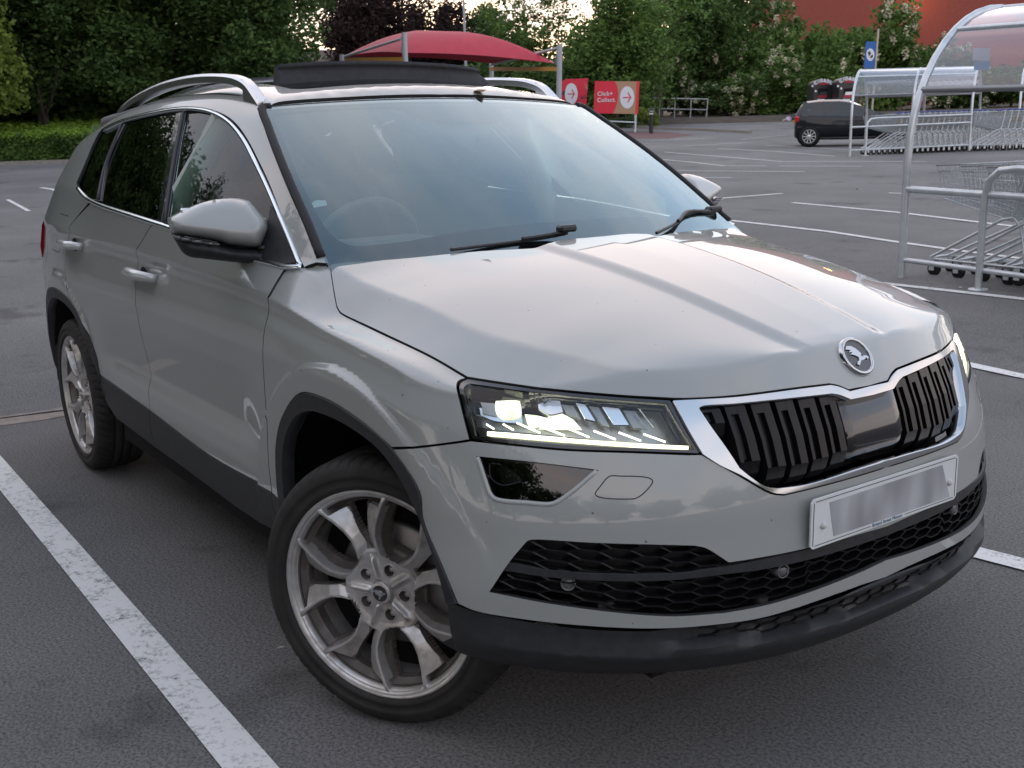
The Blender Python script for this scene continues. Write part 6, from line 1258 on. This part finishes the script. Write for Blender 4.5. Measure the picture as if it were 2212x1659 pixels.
# railing
rp = at_depth(1480, 66.5); ra = thing('guard_railing', 'grey steel guard railing in front of the flowering shrubs', 'railing', tuple(rp))
for pxs, r_ in ((ZS(1100, 408, 1400, 413, 2055, 425), .05), (ZS(1180, 545, 2040, 565), .04)): mb = MB(); mb.tube([p-rp for p in vp(pxs, rp)], r_*.7, 8); mb.build('rail', m_postg, ra)
for x0, y0, x1, y1 in ((1240, 410, 1232, 660), (1415, 412, 1405, 665), (1618, 415, 1605, 670), (1830, 418, 1815, 675), (2050, 422, 2025, 690)): mb = MB(); mb.tube([p-rp for p in vp(ZS(x0, y0, x1, y1), rp)], .034, 8); mb.build('post', m_postg, ra)
# ------------------------------------------------------------------ blue flag sign
fp = at_depth(1888, 60); fl = thing('flag_sign', 'blue flag sign with a white trolley disc on a pale pole', 'sign', tuple(fp))
a, b = vp(Cc(1381, 165, 1352, 440), fp); mb = MB(); b[2] = gz_at(b[0], b[1]); mb.tube([a-fp, b-fp], .05, 8); mb.build('pole', mat('pole_cream', (.42, .38, .32), .6), fl)
flat_panel('flag', Cc(1312, 237, 1372, 238, 1356, 388, 1297, 388), fp, 0, .03, mat('flag_blue', (.012, .10, .36), .5), fl, fp); flat_panel('flag_disc', ell(1335, 312, 23, 36, Cc), fp, -.012, .01, m_sw, fl, fp)
flat_panel('flag_mark', Cc(1320, 300, 1332, 290, 1340, 305, 1328, 322), fp, -.02, .006, m_line, fl, fp); flat_panel('flag_mark', Cc(1336, 318, 1350, 310, 1350, 328, 1334, 334), fp, -.02, .006, m_line, fl, fp)
# ------------------------------------------------------------------ clothes banks
m_bank = mat('bank_black', (.012, .012, .014), .35); m_br = mat('bank_red', (.35, .01, .03), .5)
for i, (x0, x1, yt, dep, lab) in enumerate(((500, 865, 215, 53.0, 'black clothes bank left of its twin, behind the black hatchback'), (980, 1345, 175, 51.5, 'black clothes bank nearer the trolley shelter, right of its twin'))):
    o_ = vp(Z6((x0+x1)/2, 700), at_depth(1800+i*55, dep))[0]; o_[2] = gz_at(o_[0], o_[1]); bk = thing('clothes_bank', lab, 'clothes bank', tuple(o_), 0, 'black clothes recycling banks')
    cx = (x0+x1)/2; hwx = (x1-x0)/2; top = [(cx+hwx*math.cos(q), yt+115-100*math.sin(q)) for q in np.linspace(math.pi, 0, 15)]; outl = [(x0-10, 1150)]+top+[(x1+10, 1150)]
    flat_panel('body', Z6(*[v for p in outl for v in p]), o_, 0, 1.1, m_bank, bk, o_)
    flat_panel('arch_sign', Z6(*[v for q in np.linspace(math.pi*.93, math.pi*.07, 14) for v in (cx+hwx*.94*math.cos(q), yt+112-92*math.sin(q))]+[v for q in np.linspace(math.pi*.07, math.pi*.93, 14) for v in (cx+hwx*.70*math.cos(q), yt+118-52*math.sin(q))]), o_, -.02, .018, m_gloss, bk, o_)
    ch = 'CLOTHES & SHOES'
    for k, c_ in enumerate(ch):
        q = math.pi*(.90-.80*k/(len(ch)-1)); px = Z6(cx+hwx*.84*math.cos(q), yt+116-72*math.sin(q))[0]; cpos = vp([px], o_, -.035)[0]-o_; M4 = Matrix((RH, (0, 0, 1), -NH)).transposed().to_4x4() @ Matrix.Rotation((q-math.pi/2)*.55, 4, 'Z'); M4.translation = Vector(cpos); text_obj('lettering', c_, .22, m_sw, bk, M4, .004, 'CENTER', 1, .008)
    flat_panel('red_sign', Z6(cx-70, yt+85, cx+75, yt+80, cx+105, yt+118, cx-95, yt+118), o_, -.025, .01, m_br, bk, o_)
    flat_panel('chute', Z6(cx-90, 405, cx+90, 400, cx+95, 520, cx-95, 525), o_, -.02, .01, m_dark, bk, o_); flat_panel('chute_flap', Z6(cx-60, 470, cx+70, 465, cx+80, 525, cx-75, 530), o_, -.03, .01, m_seal if i == 0 else m_galv, bk, o_)
    flat_panel('red_notice', Z6(cx-95, 535, cx+70, 530, cx+60, 575, cx-100, 580), o_, -.02, .01, m_br, bk, o_); flat_panel('white_notice', Z6(cx-110, 605, cx+25, 603, cx+22, 670, cx-115, 672), o_, -.02, .01, m_sw, bk, o_)
    for ax, ay in ((x0-20, 360), (x0+40, 455 if i == 0 else 405)): flat_panel('sticker', ell(ax, ay, 20, 22, Z6, 14), o_, -.03, .01, m_sw, bk, o_)
# rubbish bags dumped on the kerb
for k, (cx, cy, rx, col, lab) in enumerate(((20, 985, 55, (.45, .38, .50), 'pale lilac rubbish bag at the left end of the dumped pile'), (150, 945, 70, (.03, .03, .04), 'black rubbish bag in the middle of the dumped pile'), (170, 1040, 62, (.55, .36, .02), 'yellow bag in front of the dumped pile'), (275, 1040, 28, (.12, .35, .55), 'light blue bag beside the black hatchback'), (225, 905, 40, (.40, .42, .48), 'grey white bag on top of the dumped pile'), (370, 850, 55, (.35, .27, .22), 'beige sack behind the black hatchback'), (310, 900, 60, (.10, .08, .09), 'dark sack between the beige sack and the pile'), (-60, 1010, 30, (.40, .30, .22), 'small tan bag left of the dumped pile'))):
    P = vp(Z6(cx, cy), at_depth(1725, 50))[0]; mb = MB(); r_ = rx*.15823*50/(FPX*K); bm = bmesh.new(); bmesh.ops.create_icosphere(bm, subdivisions=3, radius=r_)
    for v in bm.verts: v.co = v.co*(1+.16*math.sin(v.co.x*37/r_*.1+k)+.12*math.sin(v.co.y/r_*5+v.co.z/r_*4+k*2)+.06*random.random()); v.co.z *= .75
    me = bpy.data.meshes.new('bag'); bm.to_mesh(me); bm.free(); o = link('rubbish_bag', me, mat('bag_%d' % k, col, .45), None); o.location = (P[0], P[1], max(P[2], gz_at(P[0], P[1])+r_*.5)); props(o, lab, 'bag', 'bags dumped by the kerb')
# ------------------------------------------------------------------ black hatchback
def hatchback():
    wp = ground_hit(Z6(395, 1492)[0]); u = RH*math.cos(math.radians(14))-NH*math.sin(math.radians(14)); u /= np.linalg.norm(u); yaw = math.atan2(u[1], u[0])
    h = thing('parked_hatchback', 'glossy black small hatchback parked beyond the farther trolley shelter', 'car', (wp[0], wp[1], wp[2]), yaw)
    m_blk = mat('black_paint', (.002, .004, .008), .4, 0, .6, .01, spec=.2); SC = .93
    # stations: x, bottom, belt, top, half width ; x = 0 at the rear axle
    st_ = [(-.46, .42, .80, .84, .62), (-.44, .30, .90, 1.00, .74), (-.38, .25, .95, 1.12, .80), (-.25, .22, .97, 1.33, .83), (-.10, .22, .97, 1.42, .85), (.3, .20, .95, 1.455, .865), (.9, .19, .93, 1.45, .865), (1.25, .19, .91, 1.40, .86), (1.6, .19, .90, 1.24, .855), (2.1, .19, .90, 1.02, .85), (2.35, .19, .88, .96, .845), (2.8, .20, .84, .90, .83), (3.15, .25, .74, .80, .78), (3.36, .32, .60, .66, .62)]
    body = MB(); V_ = []
    for x, b, bl_, t, w_ in st_:
        gh = max(t-bl_, .01); V_ += [(x, s*a*w_, z) for s, lst in ((-1, ((.80, b), (.97, b+.10), (1.0, .55), (.985, bl_-.08), (.955, bl_), (.955-.28*min(gh/.5, 1), bl_+gh*.88), (.45, t))), (1, ((.45, t), (.955-.28*min(gh/.5, 1), bl_+gh*.88), (.955, bl_), (.985, bl_-.08), (1.0, .55), (.97, b+.10), (.80, b)))) for a, z in lst]
    m_ = 14; ns = len(st_); win = {(i, j) for i in range(3, 9) for j in (4, 8)}
    fs = [(i*m_+j, (i+1)*m_+j, (i+1)*m_+j+1, i*m_+j+1) for i in range(ns-1) for j in range(m_-1) if (i, j) not in win and not (i in (7, 8) and j in (5, 6, 7))]
    body.add(V_, fs, True); body.add(V_[:m_], [tuple(range(m_))]); body.add(V_[-m_:], [tuple(range(m_))]); bo_ = body.build('body', m_blk, h)
    g = MB(); g.add(V_, [(i*m_+j, (i+1)*m_+j, (i+1)*m_+j+1, i*m_+j+1) for (i, j) in sorted(win)], False); 
    for s in (4, 8):
        g = MB(); g.add(V_, [(i*m_+s, (i+1)*m_+s, (i+1)*m_+s+1, i*m_+s+1) for i in range(3, 9)], False); g.build('side_window', mixmat('far_glass', (.25, .36, .36), 1.6, .02), h)
    g = MB(); g.add(V_, [(i*m_+j, (i+1)*m_+j, (i+1)*m_+j+1, i*m_+j+1) for i in (7, 8) for j in (5, 6, 7)], True); g.build('windscreen', mixmat('far_screen', (.4, .45, .43), 2.2, .03), h)
    for x, w2 in ((.42, .05), (1.28, .04), (-.22, .16)):
        for s in (-1, 1): mb = MB(); mb.add([(x, s*.845, .93), (x+w2, s*.845, .93), (x+w2*.8, s*.60, 1.40), (x-.01, s*.60, 1.40)], [(0, 1, 2, 3)]); mb.build('window_pillar', m_gloss, h)
    al = MB()
    for k in range(10):
        q = math.radians(36*k); al.box((math.cos(q)*.12, math.sin(q)*.12, .0), (.17, .028, .02), np.array(Matrix.Rotation(q, 3, 'Z')))
    al.lathe([(.195, -.02), (.205, .01), (.215, .005), (.215, -.05)], 32); al.lathe([(0, .012), (.05, .01), (.055, -.01)], 16)
    ame = al.build('x', m_satin, None); bpy.data.objects.remove(ame)
    ty = MB(); ty.lathe([(.21, -.0), (.235, .012), (.28, .012), (.305, -.01), (.312, -.05), (.312, -.15), (.29, -.19), (.21, -.19), (.20, -.05), (0, -.05)], 40)
    for x in (0, 2.59):
        for s in (-1, 1):
            w_ = thing('wheel', None, None, (x, s*.84, .312)); w_.parent = h; w_.rotation_euler = (math.pi/2 if s < 0 else -math.pi/2, 0, 0)
            ty2 = MB(); ty2.v, ty2.f, ty2.sm = list(ty.v), list(ty.f), list(ty.sm); ty2.build('tyre', m_rub, w_); a2 = MB(); a2.v, a2.f, a2.sm = list(al.v), list(al.f), list(al.sm); a2.build('alloy_rim', m_satin, w_)
            ar = MB(); ar.lathe([(.0, .0), (.355, .0), (.36, -.01)], 32, (x, s*.858, .33), np.array(Matrix.Rotation(math.pi/2 if s < 0 else -math.pi/2, 3, 'X'))); ar.build('wheel_arch', m_dark, h)
            for q_ in [o for o in bpy.data.objects if o.parent == w_]: q_.location.z = .03
    for s in (-1, 1): mb = MB(); mb.box((-.38, s*.70, .86), (.16, .22, .20), bev=.04); mb.build('tail_lamp', m_red, h); mb = MB(); mb.box((1.72, s*.92, .98), (.12, .2, .13), bev=.04); mb.build('door_mirror', m_blk, h); mb = MB(); mb.box((1.2, s*.862, .255), (1.7, .02, .04)); mb.build('sill_trim', m_seal, h)
    mb = MB(); mb.box((.6, 0, .85), (1.6, 1.3, .5), bev=.1); mb.build('cabin', m_int, h)
    h.scale = (SC, SC, SC)
hatchback()
# ------------------------------------------------------------------ trolleys
def trolley_parts():
    W_ = .26; out = {}
    bk = MB()
    def q(x, t): return x
    top = lambda t: np.array([-.42+.84*t, 0, 1.00-.04*t]); bot = lambda t: np.array([-.34+.68*t, 0, .52+.16*t]); wt = lambda t: W_-.07*t
    for t in np.linspace(0, 1, 19):
        for s in (-1, 1): bk.tube([bot(t)+[0, s*(wt(t)-.03), 0], top(t)+[0, s*wt(t), 0]], .0028, 4, cap=False)
    for k in np.linspace(0, 1, 7):
        P = [bot(t)*(1-k)+top(t)*k+np.array([0, -(wt(t)-.03*(1-k)), 0]) for t in (0, .5, 1)]+[bot(t)*(1-k)+top(t)*k+np.array([0, (wt(t)-.03*(1-k)), 0]) for t in (1, .5, 0)]; bk.tube(P, .0028 if k not in (0, 1) else .006, 4, cap=False)
    for y in np.linspace(-.20, .20, 10): bk.tube([bot(0)+[0, y, 0], bot(1)+[0, y*.8, 0], top(1)+[0, y*.85, 0]], .0028, 4, cap=False)
    for t in np.linspace(0, 1, 8): bk.tube([bot(t)+[0, -wt(t)+.03, 0], bot(t)+[0, wt(t)-.03, 0]], .0028, 4, cap=False)
    out['basket'] = (bk, m_galv)
    ch = MB()
    for s in (-1, 1): ch.tube([(.46, s*.14, .16), (-.05, s*.22, .42), (-.26, s*.25, .53), (-.36, s*.25, .55), (-.43, s*.25, .48), (-.50, s*.26, .16)], .013, 6); ch.tube([(.46, s*.14, .15), (-.50, s*.26, .15)], .011, 6); ch.tube([(-.36, s*.25, .55), (-.46, s*.25, 1.02)], .012, 6)
    ch.tube([(.46, -.14, .16), (.46, .14, .16)], .012, 6); ch.tube([(-.46, -.25, 1.0), (-.46, .25, 1.0)], .010, 6); out['frame'] = (ch, m_galv)
    hn = MB(); hn.tube([(-.49, -.26, 1.03), (-.49, .26, 1.03)], .018, 8); hn.box((-.47, 0, 1.02), (.05, .16, .04)); out['handle'] = (hn, mat('handle_blue', (.02, .05, .30), .4))
    fl_ = MB(); fl_.box((-.40, 0, .80), (.012, .36, .20)); out['seat_flap'] = (fl_, mat('flap_orange', (.45, .20, .03), .5))
    return out
TP = trolley_parts(); TM = {k: (lambda o: (o.data, bpy.data.objects.remove(o))[0])(mb.build(k, m, None)) for k, (mb, m) in TP.items()}
cw = MB(); cw.lathe([(0, .016), (.045, .016), (.062, .012), (.064, 0), (.062, -.012), (.045, -.016), (0, -.016)], 18, R=np.array([[1, 0, 0], [0, 0, 1], [0, -1, 0]])); o = cw.build('castor', m_rub, None); CM = o.data; bpy.data.objects.remove(o)
fk = MB(); [fk.box((.012, s*.026, .035), (.05, .006, .10)) for s in (-1, 1)]; fk.box((.012, 0, .085), (.05, .058, .012)); o = fk.build('fork', m_galv, None); FM = o.data; bpy.data.objects.remove(o)
def trolley(pos, yaw, label, group):
    t = thing('shopping_trolley', label, 'trolley', tuple(pos), yaw, group)
    for k, me in TM.items():
        if k == 'seat_flap' and rgt.random() < .55: continue
        link(k, me, None, t)
    for x, y in ((.42, -.13), (.42, .13), (-.45, -.25), (-.45, .25)): c = link('castor', CM, None, t); c.location = (x, y, .064); f = link('fork', FM, None, c)
    return t
m_poly = mixmat('clear_panel', (.90, .92, .94), 2.4, .05, 1.45, (.95, .95, 1), film=.05); m_band = mat('panel_edge_band', (.25, .26, .27), .4, .5)
def shelter(name, label, A_, B_, hoops, depth_w, cat='trolley shelter', sc=1.0, nibs=(), vdir=None):
    """A_ -> B_: feet of the front posts; hoops: fractions along A_B_"""
    A_ = np.array(A_); B_ = np.array(B_); U_ = B_-A_; L_ = np.linalg.norm(U_); U_ = U_/L_; Vh = np.array([-U_[1], U_[0], 0]); Vh /= np.linalg.norm(Vh)
    if Vh@NH < 0: Vh = -Vh
    if vdir is not None: Vh = np.array(vdir)/np.linalg.norm(vdir)
    t = thing(name, label, cat, tuple(A_)); Zu = np.array([0, 0, 1.])
    def hoop(q): # q 0..1 round the arch
        if q < .22: return (0, 1.0*q/.22)
        if q > .78: return (depth_w, 1.0*(1-q)/.22)
        a = math.pi*(1-(q-.22)/.56); return (depth_w/2+depth_w/2*math.cos(a), 1.0+1.30*math.sin(a))
    pt_ = lambda f, q: U_*(L_*f)+Vh*hoop(q)[0]*sc+Zu*hoop(q)[1]*sc
    qs = np.linspace(0, 1, 41)
    for f in hoops: mb = MB(); mb.tube([pt_(f, q) for q in qs], .033*sc, 12); mb.build('hoop', m_galv, t)
    f0, f1 = hoops[0], hoops[-1]
    for q in (.40, .60, .5): mb = MB(); mb.tube([pt_(f0, q), pt_(f1, q)], .024*sc, 8); mb.build('purlin', m_galv, t)
    for q, r_ in ((.305, .03), (.695, .03)): mb = MB(); mb.tube([pt_(f0, q), pt_(f1, q)], r_*sc, 6); mb.build('edge_band', m_band, t)
    for z, r_ in ((.77, .030), (.16, .022)):
        for w_ in (0, depth_w): mb = MB(); mb.tube([U_*(L_*f)+Vh*w_*sc+Zu*z*sc for f in (f0, f1)], r_*sc, 10); mb.build('side_rail', m_galv, t)
    for g0, g1 in zip(hoops[:-1], hoops[1:]):
        for qa, qb in ((.305, .40), (.40, .60), (.60, .695)):
            mb = MB(); q3 = np.linspace(qa, qb, 9); mb.add([pt_(g, q)+0 for q in q3 for g in (g0, g1)], [(2*i, 2*i+1, 2*i+3, 2*i+2) for i in range(8)], True); mb.build('clear_panel', m_poly, t)
    for f in nibs:
        for w_ in (0.0,): mb = MB(); b0 = U_*f*sc-Vh*.02; mb.tube([b0, b0+Zu*.74*sc, b0+Zu*.88*sc+U_*.03*sc, b0+Zu*.965*sc+U_*.12*sc, b0+Zu*.985*sc+U_*.28*sc, U_*L_*f1+Zu*.985*sc-Vh*.02], .029*sc, 10); mb.lathe([(0, .012), (.075, .012), (.08, 0)], 16, b0); mb.build('bumper_rail', m_galv, t)
    return t, U_, Vh, L_
N1 = ground_hit(Z5(332, 1400)[0]); N2 = ground_hit(Z5(1195, 1530)[0]); U1 = N2-N1; l1 = np.linalg.norm(U1); U1 /= l1
sh1, u1, v1, L1 = shelter('trolley_shelter', 'nearest curved clear trolley shelter at the right edge of the photo', N1, N1+U1*4.2, (0, .5, 1), 2.3, nibs=(l1,))
F1 = ground_hit(Z2(180, 1312)[0]); F2 = vp(Z2(1925, 1300), F1, .8)[0]; F2[2] = F1[2]+.05
sh2, u2, v2_, L2 = shelter('trolley_shelter', 'farther curved clear trolley shelter beside the black hatchback', F1, F2, (0, .5, 1), 2.1, sc=.93, nibs=(np.linalg.norm(ground_hit(Z2(487, 1312)[0])-F1)*.95,), vdir=NH+RH*.55)
F3 = F2+u2*1.3+v2_*1.5; sh3, u3, v3, L3 = shelter('trolley_shelter', 'farthest curved shelter end seen through the panels at right', F3, F3+u2*3.0, (0, 1), 2.1, sc=.93, vdir=NH+RH*.55)
# notice taped inside the near panel
nt_ = thing('notice', 'white paper notice fixed to the near shelter panel', 'notice', tuple(vp(Cc(1970, 330), N1, .9)[0])); o_ = np.array(nt_.location)
flat_panel('paper', Cc(1925, 273, 2018, 276, 2015, 348, 1920, 345), N1, .9, .004, mat('paper', (.48, .50, .55), .7), nt_, o_); flat_panel('blue_notice', Cc(1930, 350, 2018, 350, 2012, 398, 1927, 402), N1, .9, .004, mat('notice_blue', (.10, .25, .50), .7), nt_, o_)
yaw1 = math.atan2(-u1[1], -u1[0]); yaw2 = math.atan2(-u2[1], -u2[0])
ordn = ['outermost', 'second', 'third', 'fourth', 'fifth', 'sixth', 'seventh', 'eighth']
for k in range(8):
    p = N1+u1*(.50+.24*k)+v1*(.48+.0*k); p[2] = gz_at(p[0], p[1]); trolley(p, yaw1+(.0 if k else .04), ordn[k]+' trolley from the open left end of the nearest shelter row', 'trolleys in the nearest shelter')
for k in range(17):
    p = F1+u2*(.75+.155*k)+v2_*.5; p[2] = gz_at(p[0], p[1]); trolley(p, yaw2, 'one of the nested trolleys filling the front row of the farther shelter', 'trolleys in the front row of the farther shelter')
for k in range(14):
    p = F2+u2*(.35+.2*k)-v2_*(.2)+v2_*.4; p[2] = gz_at(p[0], p[1]); trolley(p, yaw2+.0, 'one of the nested trolleys standing right of the farther shelter posts', 'trolleys right of the farther shelter')
# ------------------------------------------------------------------ small things on the tarmac
def leaf(px, size, col, lab, nm='fallen_leaf', cat='leaf'):
    p = ground_hit(px); mb = MB(); n = 12; vs = [(0, 0, size*.12)]+[(size*(1+.3*math.sin(5*q+px[0]))*math.cos(q), size*.6*(1+.3*math.cos(3*q+px[1]))*math.sin(q), size*.10*math.sin(2*q)+.004) for q in np.linspace(0, 2*math.pi, n, endpoint=False)]
    mb.add(vs, [(0, 1+i, 1+(i+1) % n) for i in range(n)], True); o = mb.build(nm, mat('leaf_col', col, .8)); o.location = (p[0], p[1], p[2]+.006); o.rotation_euler = (0, 0, px[0]); props(o, lab, cat); return o
leaf(J(145, 1527)[0], .020, (.40, .37, .32), 'pale curled leaf on the tarmac below the front wheel'); leaf(J(322, 1522)[0], .009, (.12, .10, .03), 'thin yellowish grass blade right of the pale leaf')
leaf(J(170, 1155)[0], .011, (.34, .33, .32), 'small white paper scrap left of the front tyre', 'paper_scrap', 'litter'); leaf(J(232, 1322)[0], .007, (.36, .33, .30), 'tiny pale chip left of the tyre between scrap and leaf', 'pale_chip', 'litter')
leaf(Cc(1270, 1082)[0], .05, (.35, .27, .2), 'brown leaf on the tarmac left of the near shelter post'); leaf(Z5(968, 1515)[0], .025, (.45, .44, .42), 'white scrap beside the shelter post foot', 'paper_scrap', 'litter')
rl = T3(-1.02, .12); leaf2 = MB(); leaf2.add([(0, 0, .012), (.02, .004, .006), (.012, .012, .010), (-.004, .014, .004), (-.02, .006, .008), (-.016, -.006, .002), (0, -.010, .008), (.014, -.008, .004)], [(0, 1, 2), (0, 2, 3), (0, 3, 4), (0, 4, 5), (0, 5, 6), (0, 6, 7), (0, 7, 1)]); o = leaf2.build('fallen_leaf', mat('leaf_brown', (.22, .12, .05), .8)); pz = on(B(1170, 618), 'U')[0]; o.location = tuple(pz+[0, 0, .002]); o.scale = (1.6, 1.6, 1); props(o, 'small brown leaf lying on the car roof above the windscreen', 'leaf')
